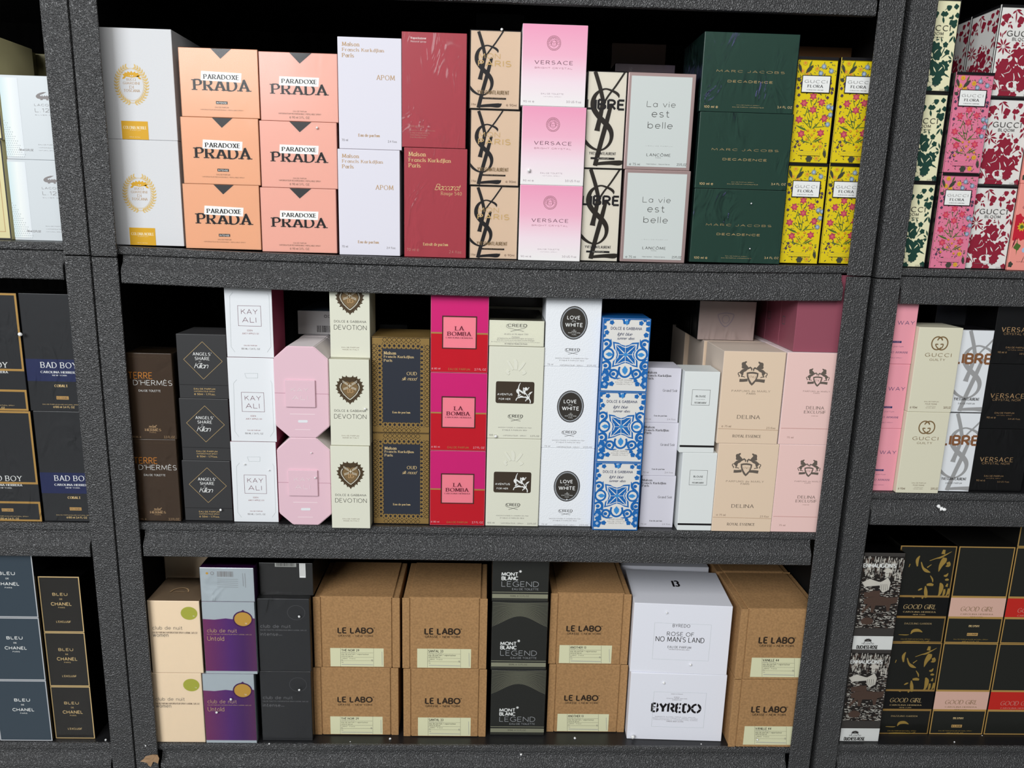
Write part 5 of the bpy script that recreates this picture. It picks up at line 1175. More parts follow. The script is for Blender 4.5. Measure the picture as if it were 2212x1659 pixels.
 'badG': dict(name='perfume_carton', W=.1, H=.187, D=.06, front='blacksheen', side='blackcard', wrap=2, fin='gloss', els=[
  ('o',0,0,1,.655,.035,'goldfoil2','border'),
  ('o',0,.815,1,1,.035,'goldfoil2','border'),
  ('t', 'BAD BOY', .1927, .5814, .7408, .6273, 'paper', 'r', 'lettering'),
  ('t', 'CAROLINA HERRERA', .1764, .6562, .739, .6734, 'paper', 'rb', 'fine_print'),
  ('t', 'NEW YORK', .3504, .6867, .5721, .6964, 'paper', 'rb', 'fine_print'),
  ('r',.3692,.8808,.5566,.9096,'tangold','label'),
  ('t', 'ELIXIR', .3883, .8882, .5389, .9043, 'brownink', 'rb', 'fine_print'),
  ('t', 'EAU DE PARFUM ELIXIR NATURAL SPRAY', .2045, .9497, .7879, .9566, 'goldlight', 'sb', 'fine_print'),
  ('t', '℮100 ml 3.4 FL OZ', .304, .9674, .6301, .9831, 'goldlight', 'sb', 'fine_print'),
 ]),
 'cob': dict(name='perfume_carton', W=.1, H=.187, D=.06, front='blacksheen', side='blackcard', wrap=2, fin='gloss', els=[
  ('r',0,.55,1,.74,'navyband','navy_band'),
  ('t', 'BAD BOY', .2366, .5766, .7906, .6227, 'paper', 'r', 'lettering'),
  ('t', 'CAROLINA HERRERA', .2228, .6518, .7904, .669, 'paper', 'rb', 'fine_print'),
  ('t', 'NEW YORK', .3992, .6824, .623, .6921, 'paper', 'rb', 'fine_print'),
  ('t', 'COBALT', .4161, .7676, .6161, .7875, 'goldlight', 'rb', 'fine_print'),
  ('r',.4268,.8675,.6165,.8964,'tangold','label'),
  ('t', 'ELIXIR', .4462, .875, .5985, .8911, 'brownink', 'rb', 'fine_print'),
  ('t', 'EAU DE PARFUM ELIXIR NATURAL SPRAY', .2026, .9373, .779, .9442, 'goldlight', 'sb', 'fine_print'),
  ('t', '℮100 ml 3.4 FL OZ', .3641, .9545, .6931, .9703, 'goldlight', 'sb', 'fine_print'),
 ]),
 'goldsliver': dict(name='perfume_carton', W=.03, H=.39, D=.03, front='palegold', side='palegold', wrap=0, fin='satin', els=[
 ]),
 'bleu': dict(name='perfume_carton', W=.0905, H=.1185, D=.08, front='slate', side='blackcard', wrap=0, fin='gloss', els=[
  ('t', 'BLEU', .3653, .3008, .6533, .3421, 'paper', 'sb', 'fine_print'),
  ('t', 'DE', .4828, .3899, .5363, .4093, 'paper', 'sb', 'fine_print'),
  ('t', 'CHANEL', .3114, .4597, .7103, .5028, 'paper', 'sb', 'fine_print'),
  ('t', 'PARIS', .4471, .5316, .5756, .5482, 'paper', 'sb', 'fine_print'),
  ('o',0,0,1,1,.022,'greypale','border'),
 ]),
 'bleuG': dict(name='perfume_carton', W=.0685, H=.1032, D=.09, front='blackgold', side='blackcard', wrap=1, fin='gloss', els=[
  ('o',0,0,1,1,.028,'goldlight','border'),
  ('t', 'BLEU', .3173, .294, .6713, .3376, 'goldlight', 'sb', 'fine_print'),
  ('t', 'DE', .4749, .3905, .5404, .4132, 'goldlight', 'sb', 'fine_print'),
  ('t', 'CHANEL', .2585, .4616, .7498, .5149, 'goldlight', 'sb', 'lettering'),
  ('t', 'PARIS', .4255, .543, .5811, .5626, 'goldlight', 'sb', 'fine_print'),
  ('t', "L'EXCLUSIF", .3411, .7929, .6895, .8245, 'goldlight', 'sb', 'fine_print'),
 ]),
 'bloomR': dict(name='perfume_carton', W=.0695, H=.1292, D=.0695, front='offwhite', side='offwhite', wrap=0, fin='gloss', sideart=1, els=[
  ('f',.2215,.4853,.3845,.5398,.0173,'crimson','pattern'),
  ('f',.6941,.6305,.7956,.4833,.0222,'crimson','pattern'),
  ('f',.7205,.6365,.87,.5645,.0222,'crimson','pattern'),
  ('f',.5223,.6712,.5925,.6193,.0494,'crimson','pattern'),
  ('f',.2753,.9566,.1508,.785,.0198,'crimson','pattern'),
  ('f',.2309,.9315,.0443,.7993,.0198,'crimson','pattern'),
  ('f',.7656,.7827,.9676,.8376,.0371,'crimson','pattern'),
  ('f',.2103,.2033,.1026,.1676,.0148,'crimson','pattern'),
  ('f',.6589,.1219,.7319,.0836,.0124,'crimson','pattern'),
  ('f',.1923,.4504,.352,.4644,.042,'crimson','pattern'),
  ('f',.1858,.4578,.3034,.5203,.042,'crimson','pattern'),
  ('f',.1708,.4608,.191,.5426,.042,'crimson','pattern'),
  ('f',.1544,.4579,.0678,.5206,.042,'crimson','pattern'),
  ('f',.1442,.4505,-.0084,.4649,.042,'crimson','pattern'),
  ('f',.145,.442,-.0021,.4015,.042,'crimson','pattern'),
  ('f',.1565,.4365,.0835,.3601,.042,'crimson','pattern'),
  ('f',.1731,.4365,.2083,.3599,.042,'crimson','pattern'),
  ('f',.1873,.4419,.3144,.401,.042,'crimson','pattern'),
  ('e',.1541,.4434,.0111,.006,'offwhite','pattern'),
  ('e',.1784,.4431,.0111,.006,'offwhite','pattern'),
  ('e',.1597,.4622,.0111,.006,'offwhite','pattern'),
  ('e',.184,.4619,.0111,.006,'offwhite','pattern'),
  ('b',.5449,.5438,.1607,1,9,.3,'crimson','pattern'),
  ('b',.5969,.5938,.1236,1,7,0,'crimson','pattern'),
  ('b',.4234,.6281,.0742,1,5,.4,'crimson','pattern'),
  ('b',.2524,.6305,.0989,1,5,1,'crimson','pattern'),
  ('b',.2205,.6882,.1421,1,7,.2,'crimson','pattern'),
  ('b',.2931,.8086,.1174,1,6,.9,'crimson','pattern'),
  ('b',.1226,.7726,.0766,1,4,.3,'crimson','pattern'),
  ('b',.4153,.7237,.1112,1,6,.5,'crimson','pattern'),
  ('b',.5564,.7026,.0989,1,6,.1,'crimson','pattern'),
  ('b',.688,.771,.1607,1,8,.4,'crimson','pattern'),
  ('b',.7949,.7183,.1174,1,8,.2,'crimson','pattern'),
  ('b',.6909,.8607,.1112,1,8,0,'crimson','pattern'),
  ('b',.4693,.7805,.0865,1,5,.4,'crimson','pattern'),
  ('b',.678,.8995,.0742,1,6,.5,'crimson','pattern'),
  ('b',.4698,.8638,.0618,1,5,.2,'crimson','pattern'),
  ('b',.3216,.9045,.0618,1,5,0,'crimson','pattern'),
  ('b',.3406,.9686,.136,1,6,.4,'crimson','pattern'),
  ('b',.5414,.9788,.0742,1,6,.2,'crimson','pattern'),
  ('b',.0968,.8947,.0618,1,5,.4,'crimson','pattern'),
  ('b',.9441,.9603,.0618,1,5,.3,'crimson','pattern'),
  ('b',.1862,.1228,.0519,1,3,0,'crimson','pattern'),
  ('b',.1106,.1333,.0593,1,3,1,'crimson','pattern'),
  ('b',.15,.1638,.0494,1,4,.5,'crimson','pattern'),
  ('b',.0895,.2051,.047,1,4,.2,'crimson','pattern'),
  ('b',.471,.162,.0742,1,4,.4,'crimson','pattern'),
  ('b',.4457,.2185,.042,1,3,1.9,'crimson','pattern'),
  ('b',.6453,.1563,.0519,1,4,.3,'crimson','pattern'),
  ('b',.6997,.1555,.047,1,4,0,'crimson','pattern'),
  ('b',.8499,.2468,.0569,1,4,.6,'crimson','pattern'),
  ('b',.9073,.2741,.0544,1,4,.2,'crimson','pattern'),
  ('b',.9258,.2363,.0445,1,3,1,'crimson','pattern'),
  ('b',.4291,.4444,.0445,1,4,.7,'crimson','pattern'),
  ('b',.464,.4187,.042,1,3,.2,'crimson','pattern'),
  ('b',.7774,.4835,.0544,1,5,.3,'crimson','pattern'),
  ('b',.8334,.565,.0544,1,5,.6,'crimson','pattern'),
  ('b',.752,.0895,.0544,1,3,.5,'crimson','pattern'),
  ('b',.9051,.0747,.0494,1,4,.2,'crimson','pattern'),
  ('b',.9526,.1673,.0494,1,4,.2,'crimson','pattern'),
  ('f',.3425,.0585,.2632,.0969,.0371,'crimson','pattern'),
  ('f',.3425,.0585,.3656,.1947,.0297,'crimson','pattern'),
  ('f',.3485,.0584,.5102,.1117,.0321,'crimson','pattern'),
  ('f',.3346,.0524,.4589,.0629,.0371,'crimson','pattern'),
  ('f',.2902,.1461,.2466,.1219,.0247,'crimson','pattern'),
  ('f',.2243,.2093,.2234,.2468,.0371,'crimson','pattern'),
  ('f',.2485,.209,.3118,.2579,.042,'crimson','pattern'),
  ('f',.2085,.1971,.2773,.1836,.0297,'crimson','pattern'),
  ('f',.6419,.1844,.6771,.2588,.0494,'crimson','pattern'),
  ('f',.8515,.1937,.7677,.1981,.0445,'crimson','pattern'),
  ('f',.8472,.2187,.8519,.1563,.0494,'crimson','pattern'),
  ('f',.9025,.3557,.8272,.3882,.042,'crimson','pattern'),
  ('f',.9166,.3618,.8946,.3307,.042,'crimson','pattern'),
  ('f',.9366,.3866,.9745,.468,.0494,'crimson','pattern'),
  ('f',.9245,.3868,.8385,.4637,.042,'crimson','pattern'),
  ('f',.8762,.3498,.8354,.3755,.0371,'crimson','pattern'),
  ('f',.1136,.5754,.106,.6326,.042,'crimson','pattern'),
  ('f',.1256,.6577,.0516,.6143,.042,'crimson','pattern'),
  ('f',.9569,.6459,.9076,.6848,.042,'crimson','pattern'),
  ('f',.9569,.6459,.8649,.6663,.0321,'crimson','pattern'),
  ('f',.9549,.6395,.8696,.6026,.0321,'crimson','pattern'),
  ('f',.9271,.551,.9734,.6202,.0371,'crimson','pattern'),
  ('f',.2843,.5729,.3723,.54,.0445,'crimson','pattern'),
  ('f',.3526,.515,.4143,.4762,.0371,'crimson','pattern'),
  ('f',.3142,.5092,.3169,.4776,.0297,'crimson','pattern'),
  ('f',.5488,.4364,.632,.4289,.0247,'crimson','pattern'),
  ('f',.5693,.4235,.5859,.3981,.0247,'crimson','pattern'),
  ('f',.5232,.3927,.4951,.3805,.0222,'crimson','pattern'),
  ('f',.6923,.4658,.6589,.397,.0222,'crimson','pattern'),
  ('f',.7089,.4404,.6564,.4285,.0173,'crimson','pattern'),
  ('f',.0835,.3489,.0548,.293,.0321,'crimson','pattern'),
  ('f',.1245,.3233,.1945,.2722,.0321,'crimson','pattern'),
  ('f',.1172,.2983,.1114,.3611,.0222,'crimson','pattern'),
  ('v',[(.4531,.5642,.0074),(.4974,.5889,.0544),(.5253,.6202,.0099)],'offwhite','pattern'),
  ('v',[(.5565,.5817,.0074),(.5854,.5559,.0173),(.6283,.5363,.0062)],'offwhite','pattern'),
  ('v',[(.5352,.6328,.0074),(.5796,.6576,.0198),(.6324,.6696,.0062)],'offwhite','pattern'),
  ('v',[(.4161,.6854,.0062),(.3786,.7242,.0148),(.2619,.745,.0062)],'offwhite','pattern'),
  ('v',[(.213,.7457,.0062),(.2553,.7643,.0247),(.2855,.7831,.0062)],'offwhite','pattern'),
  ('v',[(.4804,.7356,.0074),(.508,.7863,.0247),(.5073,.8248,.0074)],'offwhite','pattern'),
  ('v',[(.5764,.7278,.0074),(.6106,.7593,.0272),(.6429,.7844,.0062)],'offwhite','pattern'),
  ('v',[(.5092,.8312,.0124),(.5454,.8692,.0742),(.5674,.901,.0124)],'offwhite','pattern'),
  ('v',[(.5887,.8493,.0074),(.6094,.8362,.0247),(.63,.8231,.0062)],'offwhite','pattern'),
  ('v',[(.7645,.6996,.0049),(.8072,.7181,.0148),(.8293,.7498,.0049)],'offwhite','pattern'),
  ('v',[(.7003,.7708,.0062),(.7518,.7381,.0247),(.7724,.725,.0049)],'offwhite','pattern'),
  ('v',[(.3314,.6484,.0062),(.3248,.6676,.0148),(.2976,.6999,.0049)],'offwhite','pattern'),
  ('t', 'GUCCI', .2088, .2795, .829, .3354, 'greyblack', 'h', 'lettering'),
  ('t', 'BLOOM', .34, .3514, .6935, .3827, 'greyblack', 'h', 'fine_print'),
  ('t', 'EAU DE PARFUM NATURAL SPRAY', .2658, .9245, .7134, .9344, 'greyink', 's', 'fine_print'),
  ('t', '3.3 FL.OZ', .7726, .9659, .9398, .9862, 'greyink', 's', 'fine_print'),
  ('o',0,0,1,1,.022,'blackcard','border'),
  ('r',0,0,1,.03,'blackcard','border'),
 ]),
 'bloomG': dict(name='perfume_carton', W=.0695, H=.1312, D=.0695, front='palelemon', side='blackcard', wrap=0, fin='gloss', els=[
  ('f',.2215,.4931,.3845,.5468,.0173,'darkgreen','pattern'),
  ('f',.6941,.6362,.7956,.4912,.0222,'darkgreen','pattern'),
  ('f',.7205,.6421,.87,.5711,.0222,'darkgreen','pattern'),
  ('f',.5223,.6762,.5925,.6251,.0494,'darkgreen','pattern'),
  ('f',.2753,.9573,.1508,.7882,.0198,'darkgreen','pattern'),
  ('f',.2309,.9325,.0443,.8023,.0198,'darkgreen','pattern'),
  ('f',.7656,.786,.9676,.8401,.0371,'darkgreen','pattern'),
  ('f',.2103,.2154,.1026,.1803,.0148,'darkgreen','pattern'),
  ('f',.6589,.1353,.7319,.0975,.0124,'darkgreen','pattern'),
  ('f',.1923,.4588,.352,.4725,.042,'darkgreen','pattern'),
  ('f',.1858,.4661,.3034,.5276,.042,'darkgreen','pattern'),
  ('f',.1708,.469,.191,.5496,.042,'darkgreen','pattern'),
  ('f',.1544,.4662,.0678,.5279,.042,'darkgreen','pattern'),
  ('f',.1442,.4588,-.0084,.473,.042,'darkgreen','pattern'),
  ('f',.145,.4505,-.0021,.4106,.042,'darkgreen','pattern'),
  ('f',.1565,.4451,.0835,.3698,.042,'darkgreen','pattern'),
  ('f',.1731,.445,.2083,.3696,.042,'darkgreen','pattern'),
  ('f',.1873,.4505,.3144,.4101,.042,'darkgreen','pattern'),
  ('e',.1541,.4519,.0111,.0059,'palelemon','pattern'),
  ('e',.1784,.4515,.0111,.0059,'palelemon','pattern'),
  ('e',.1597,.4704,.0111,.0059,'palelemon','pattern'),
  ('e',.184,.4701,.0111,.0059,'palelemon','pattern'),
  ('b',.5449,.5508,.1607,1,9,.3,'darkgreen','pattern'),
  ('b',.5969,.6,.1236,1,7,0,'darkgreen','pattern'),
  ('b',.4234,.6337,.0742,1,5,.4,'darkgreen','pattern'),
  ('b',.2524,.6361,.0989,1,5,1,'darkgreen','pattern'),
  ('b',.2205,.693,.1421,1,7,.2,'darkgreen','pattern'),
  ('b',.2931,.8115,.1174,1,6,.9,'darkgreen','pattern'),
  ('b',.1226,.776,.0766,1,4,.3,'darkgreen','pattern'),
  ('b',.4153,.7279,.1112,1,6,.5,'darkgreen','pattern'),
  ('b',.5564,.7071,.0989,1,6,.1,'darkgreen','pattern'),
  ('b',.688,.7745,.1607,1,8,.4,'darkgreen','pattern'),
  ('b',.7949,.7226,.1174,1,8,.2,'darkgreen','pattern'),
  ('b',.6909,.8629,.1112,1,8,0,'darkgreen','pattern'),
  ('b',.4693,.7838,.0865,1,5,.4,'darkgreen','pattern'),
  ('b',.678,.901,.0742,1,6,.5,'darkgreen','pattern'),
  ('b',.4698,.8659,.0618,1,5,.2,'darkgreen','pattern'),
  ('b',.3216,.9059,.0618,1,5,0,'darkgreen','pattern'),
  ('b',.3406,.9691,.136,1,6,.4,'darkgreen','pattern'),
  ('b',.5414,.9791,.0742,1,6,.2,'darkgreen','pattern'),
  ('b',.0968,.8963,.0618,1,5,.4,'darkgreen','pattern'),
  ('b',.9441,.9609,.0618,1,5,.3,'darkgreen','pattern'),
  ('b',.1862,.1362,.0519,1,3,0,'darkgreen','pattern'),
  ('b',.1106,.1465,.0593,1,3,1,'darkgreen','pattern'),
  ('b',.15,.1765,.0494,1,4,.5,'darkgreen','pattern'),
  ('b',.0895,.2172,.047,1,4,.2,'darkgreen','pattern'),
  ('b',.471,.1748,.0742,1,4,.4,'darkgreen','pattern'),
  ('b',.4457,.2304,.042,1,3,1.9,'darkgreen','pattern'),
  ('b',.6453,.1692,.0519,1,4,.3,'darkgreen','pattern'),
  ('b',.6997,.1684,.047,1,4,0,'darkgreen','pattern'),
  ('b',.8499,.2583,.0569,1,4,.6,'darkgreen','pattern'),
  ('b',.9073,.2852,.0544,1,4,.2,'darkgreen','pattern'),
  ('b',.9258,.2479,.0445,1,3,1,'darkgreen','pattern'),
  ('b',.4291,.4529,.0445,1,4,.7,'darkgreen','pattern'),
  ('b',.464,.4276,.042,1,3,.2,'darkgreen','pattern'),
  ('b',.7774,.4914,.0544,1,5,.3,'darkgreen','pattern'),
  ('b',.8334,.5717,.0544,1,5,.6,'darkgreen','pattern'),
  ('b',.752,.1033,.0544,1,3,.5,'darkgreen','pattern'),
  ('b',.9051,.0888,.0494,1,4,.2,'darkgreen','pattern'),
  ('b',.9526,.18,.0494,1,4,.2,'darkgreen','pattern'),
  ('f',.3425,.0728,.2632,.1106,.0371,'darkgreen','pattern'),
  ('f',.3425,.0728,.3656,.207,.0297,'darkgreen','pattern'),
  ('f',.3485,.0727,.5102,.1253,.0321,'darkgreen','pattern'),
  ('f',.3346,.0669,.4589,.0772,.0371,'darkgreen','pattern'),
  ('f',.2902,.1591,.2466,.1353,.0247,'darkgreen','pattern'),
  ('f',.2243,.2214,.2234,.2582,.0371,'darkgreen','pattern'),
  ('f',.2485,.221,.3118,.2692,.042,'darkgreen','pattern'),
  ('f',.2085,.2093,.2773,.1961,.0297,'darkgreen','pattern'),
  ('f',.6419,.1968,.6771,.27,.0494,'darkgreen','pattern'),
  ('f',.8515,.206,.7677,.2103,.0445,'darkgreen','pattern'),
  ('f',.8472,.2306,.8519,.1692,.0494,'darkgreen','pattern'),
  ('f',.9025,.3655,.8272,.3976,.042,'darkgreen','pattern'),
  ('f',.9166,.3715,.8946,.3409,.042,'darkgreen','pattern'),
  ('f',.9366,.396,.9745,.4761,.0494,'darkgreen','pattern'),
  ('f',.9245,.3962,.8385,.4719,.042,'darkgreen','pattern'),
  ('f',.8762,.3597,.8354,.3851,.0371,'darkgreen','pattern'),
  ('f',.1136,.5819,.106,.6382,.042,'darkgreen','pattern'),
  ('f',.1256,.663,.0516,.6202,.042,'darkgreen','pattern'),
  ('f',.9569,.6513,.9076,.6896,.042,'darkgreen','pattern'),
  ('f',.9569,.6513,.8649,.6714,.0321,'darkgreen','pattern'),
  ('f',.9549,.645,.8696,.6087,.0321,'darkgreen','pattern'),
  ('f',.9271,.5578,.9734,.626,.0371,'darkgreen','pattern'),
  ('f',.2843,.5794,.3723,.547,.0445,'darkgreen','pattern'),
  ('f',.3526,.5224,.4143,.4842,.0371,'darkgreen','pattern'),
  ('f',.3142,.5167,.3169,.4856,.0297,'darkgreen','pattern'),
  ('f',.5488,.445,.632,.4376,.0247,'darkgreen','pattern'),
  ('f',.5693,.4323,.5859,.4072,.0247,'darkgreen','pattern'),
  ('f',.5232,.402,.4951,.39,.0222,'darkgreen','pattern'),
  ('f',.6923,.474,.6589,.4062,.0222,'darkgreen','pattern'),
  ('f',.7089,.4489,.6564,.4372,.0173,'darkgreen','pattern'),
  ('f',.0835,.3589,.0548,.3038,.0321,'darkgreen','pattern'),
  ('f',.1245,.3336,.1945,.2833,.0321,'darkgreen','pattern'),
  ('f',.1172,.309,.1114,.3708,.0222,'darkgreen','pattern'),
  ('v',[(.4531,.5708,.0074),(.4974,.5952,.0544),(.5253,.626,.0099)],'palelemon','pattern'),
  ('v',[(.5565,.5881,.0074),(.5854,.5627,.0173),(.6283,.5434,.0062)],'palelemon','pattern'),
  ('v',[(.5352,.6384,.0074),(.5796,.6628,.0198),(.6324,.6746,.0062)],'palelemon','pattern'),
  ('v',[(.4161,.6902,.0062),(.3786,.7284,.0148),(.2619,.7489,.0062)],'palelemon','pattern'),
  ('v',[(.213,.7496,.0062),(.2553,.7679,.0247),(.2855,.7864,.0062)],'palelemon','pattern'),
  ('v',[(.4804,.7396,.0074),(.508,.7896,.0247),(.5073,.8275,.0074)],'palelemon','pattern'),
  ('v',[(.5764,.732,.0074),(.6106,.7629,.0272),(.6429,.7877,.0062)],'palelemon','pattern'),
  ('v',[(.5092,.8337,.0124),(.5454,.8712,.0742),(.5674,.9026,.0124)],'palelemon','pattern'),
  ('v',[(.5887,.8516,.0074),(.6094,.8387,.0247),(.63,.8258,.0062)],'palelemon','pattern'),
  ('v',[(.7645,.7042,.0049),(.8072,.7224,.0148),(.8293,.7536,.0049)],'palelemon','pattern'),
  ('v',[(.7003,.7743,.0062),(.7518,.7421,.0247),(.7724,.7292,.0049)],'palelemon','pattern'),
  ('v',[(.3314,.6538,.0062),(.3248,.6727,.0148),(.2976,.7044,.0049)],'palelemon','pattern'),
  ('t', 'GUCCI', .2088, .2904, .829, .3456, 'greyblack', 'h', 'lettering'),
  ('t', 'BLOOM', .34, .3613, .6935, .3921, 'greyblack', 'h', 'fine_print'),
  ('t', 'ACQUA DI FIORI', .3551, .4106, .7004, .4217, 'greyblack', 'rb', 'fine_print'),
  ('t', 'EAU DE PARFUM NATURAL SPRAY', .2658, .9257, .7134, .9354, 'greyink', 's', 'fine_print'),
  ('t', '3.3 FL.OZ', .7726, .9664, .9398, .9864, 'greyink', 's', 'fine_print'),
  ('o',0,0,1,1,.022,'blackcard','border'),
  ('r',0,0,1,.03,'blackcard','border'),
 ]),
 'floraP': dict(name='perfume_carton', W=.0585, H=.1452, D=.0585, front='florapink', side='blackcard', wrap=0, fin='gloss', els=[
  ('n','scatter',.02,.03,.98,.98,['leafdark','purpleink','leafgreen'],{'n':230,'seed':3},'pattern'),
  ('f',.4961,.6801,.3628,.5389,.0257,'leafgreen','pattern'),
  ('f',.5041,.68,.5018,.525,.0193,'leafgreen','pattern'),
  ('f',.512,.6799,.698,.6033,.0321,'leafgreen','pattern'),
  ('f',.4769,.6679,.2302,.5775,.0193,'leafgreen','pattern'),
  ('f',.5228,.6612,.8688,.6449,.0193,'leafgreen','pattern'),
  ('f',.4201,.6934,.1039,.6408,.0482,'leafgreen','pattern'),
  ('f',.5458,.8046,.3456,.7129,.0161,'leafgreen','pattern'),
  ('f',.5458,.8046,.7517,.7398,.0257,'leafgreen','pattern'),
  ('f',.5315,.811,.203,.7769,.0289,'leafgreen','pattern'),
  ('f',.5776,.8042,.8348,.7514,.0353,'leafgreen','pattern'),
  ('f',.3077,.5704,.3746,.4648,.0225,'leafgreen','pattern'),
  ('f',.6629,.5913,.5516,.4751,.0193,'leafgreen','pattern'),
  ('f',.4744,.5996,.3364,.4406,.0161,'leafgreen','pattern'),
  ('f',.5291,.4507,.5878,.3764,.0225,'leafgreen','pattern'),
  ('f',.4693,.4637,.4004,.3846,.0193,'leafgreen','pattern'),
  ('y',.4742,.3654,.1028,6,3.6999999999999997,'lilypink','lilylight','pattern'),
  ('y',.263,.4322,.1028,6,2.25,'lilypink','lilylight','pattern'),
  ('y',.6951,.4212,.1028,6,5.0,'lilypink','lilylight','pattern'),
  ('y',.5005,.4911,.1028,6,3.65,'lilypink','lilylight','pattern'),
  ('y',.1772,.5873,.1028,6,1.4500000000000002,'lilypink','lilylight','pattern'),
  ('y',.8004,.5712,.1028,6,5.4,'lilypink','lilylight','pattern'),
  ('y',.2686,.7231,.1028,6,1.8,'lilypink','lilylight','pattern'),
  ('y',.751,.7085,.1028,6,4.85,'lilypink','lilylight','pattern'),
  ('y',.1449,.135,.0706,10,0,'daisy','orange','pattern'),
  ('y',.4988,.1098,.0706,10,0,'daisy','orange','pattern'),
  ('y',.1952,.0591,.0706,10,0,'daisy','orange','pattern'),
  ('y',.7794,.8398,.0706,10,0,'daisy','orange','pattern'),
  ('y',.7066,.954,.0706,10,0,'daisy','orange','pattern'),
  ('y',.2686,.1578,.0706,10,0,'daisy','orange','pattern'),
  ('y',.6571,.0868,.0739,9,.4,'greyblue','paleblue','pattern'),
  ('y',.849,.1269,.0739,9,.4,'greyblue','paleblue','pattern'),
  ('y',.5965,.151,.0739,9,.4,'greyblue','paleblue','pattern'),
  ('y',.8721,.4592,.0739,9,.4,'greyblue','paleblue','pattern'),
  ('y',.9784,.4704,.0739,9,.4,'greyblue','paleblue','pattern'),
  ('y',.9414,.5356,.0739,9,.4,'greyblue','paleblue','pattern'),
  ('y',.8953,.626,.0739,9,.4,'greyblue','paleblue','pattern'),
  ('f',.2208,.1553,.3952,.0748,.0899,'leafdark','pattern'),
  ('f',.1176,.1505,.0314,.061,.0706,'leafdark','pattern'),
  ('f',.2923,.1001,.3525,.0332,.0385,'leafgreen','pattern'),
  ('f',.121,.2231,.0207,.2,.0803,'leafdark','pattern'),
  ('f',.9211,.9455,.868,.8703,.0803,'leafdark','pattern'),
  ('f',.2517,.902,.3569,.8757,.0642,'leafdark','pattern'),
  ('b',.5154,.9592,.0739,1,6,0,'leafdark','pattern'),
  ('b',.8572,.239,.0321,1,4,.2,'purpleink','pattern'),
  ('b',.8474,.2879,.0321,1,4,.2,'purpleink','pattern'),
  ('b',.919,.2901,.0321,1,4,.2,'purpleink','pattern'),
  ('b',.9137,.3268,.0321,1,4,.2,'purpleink','pattern'),
  ('b',.0758,.2905,.0321,1,4,.2,'purpleink','pattern'),
  ('b',.109,.3573,.0321,1,4,.2,'purpleink','pattern'),
  ('b',.0968,.4617,.0321,1,4,.2,'purpleink','pattern'),
  ('b',.1431,.2472,.0321,1,4,.2,'purpleink','pattern'),
  ('b',.8242,.3737,.0321,1,4,.2,'purpleink','pattern'),
  ('b',.192,.7958,.0321,1,4,.2,'purpleink','pattern'),
  ('b',.1413,.8465,.0321,1,4,.2,'purpleink','pattern'),
  ('b',.232,.8267,.0321,1,4,.2,'purpleink','pattern'),
  ('b',1.0694,.7614,.0321,1,4,.2,'purpleink','pattern'),
  ('b',1.0739,.8052,.0321,1,4,.2,'purpleink','pattern'),
  ('y',.4192,.6903,.0353,5,0,'orange','daisy','pattern'),
  ('y',.5852,.6854,.0353,5,0,'orange','daisy','pattern'),
  ('y',.5255,.7297,.0353,5,0,'orange','daisy','pattern'),
  ('y',.4091,.7716,.0353,5,0,'orange','daisy','pattern'),
  ('y',.6366,.7566,.0353,5,0,'orange','daisy','pattern'),
  ('y',.7575,.7898,.0353,5,0,'orange','daisy','pattern'),
  ('y',.2471,.8234,.0353,5,0,'orange','daisy','pattern'),
  ('y',.6101,.8353,.0353,5,0,'orange','daisy','pattern'),
  ('r',.1466,.1713,.8608,.3354,'ink','label'),
  ('r',.1659,.1789,.8367,.3283,'paper','label'),
  ('t', 'GUCCI', .2185, .2171, .7685, .2431, 'greyblack', 'h', 'fine_print'),
  ('t', 'FLORA', .3041, .2611, .673, .285, 'ink', 'rb', 'fine_print'),
  ('t', 'GORGEOUS GARDENIA', .2841, .304, .6964, .3122, 'ink', 'rb', 'fine_print'),
  ('r',.2317,.8865,.7717,.9281,'florapink','text_panel'),
  ('t', 'EAU DE PARFUM', .3599, .887, .6501, .894, 'brownink', 's', 'fine_print'),
  ('t', 'VAPORISATEUR NATURAL SPRAY', .2443, .904, .7667, .9098, 'brownink', 's', 'fine_print'),
  ('t', 'REFILLABLE - RECHARGEABLE', .2487, .9209, .7632, .9263, 'brownink', 's', 'fine_print'),
  ('o',0,0,1,1,.012,'blackcard','border'),
  ('r',0,0,1,.028,'blackcard','border'),
 ]),
 'coral': dict(name='perfume_carton', W=.07, H=.133, D=.07, front='coral', side='coral', wrap=0, fin='gloss', els=[
  ('b',.0743,.4082,.1165,1,6,.3,'poppyred','pattern'),
  ('b',.0558,.5,.1349,1,6,.3,'poppyred','pattern'),
  ('b',.1703,.5168,.1472,1,6,.3,'poppyred','pattern'),
  ('b',.0513,.5982,.0981,1,6,.3,'poppyred','pattern'),
  ('b',.2186,.5897,.1104,1,6,.3,'poppyred','pattern'),
  ('y',.1744,.4922,.1104,9,.2,'daisy','leafgreen','pattern'),
  ('f',.0915,.6099,.0263,.7465,.0319,'winered','pattern'),
  ('f',.1197,.6218,.1494,.8254,.0245,'leafgreen','pattern'),
  ('b',.1406,.7233,.0736,1,4,.3,'leafgreen','pattern'),
  ('e',.3055,.7613,.0442,.0284,'paleblue','pattern'),
  ('f',.2894,.9169,.344,.8228,.0123,'leafdark','pattern'),
  ('b',.0435,.9328,.0613,1,5,.2,'leafdark','pattern'),
  ('t', 'GUCCI', .1319, .2526, .4802, .2839, 'winered', 'h', 'fine_print'),
  ('t', 'GORGEOUS MAGNOLIA', .1813, .8935, .6644, .9025, 'greyblack', 's', 'fine_print'),
 ]),
 'myway': dict(name='perfume_carton', W=.0754, H=.108, D=.06, front='candypink', side='candypink', wrap=0, fin='gloss', els=[
  ('t', 'MY WAY', .2912, .3501, .9516, .4024, 'navytext', 's', 'lettering'),
  ('r',.3269,.6496,.7288,.6788,'navytext','label'),
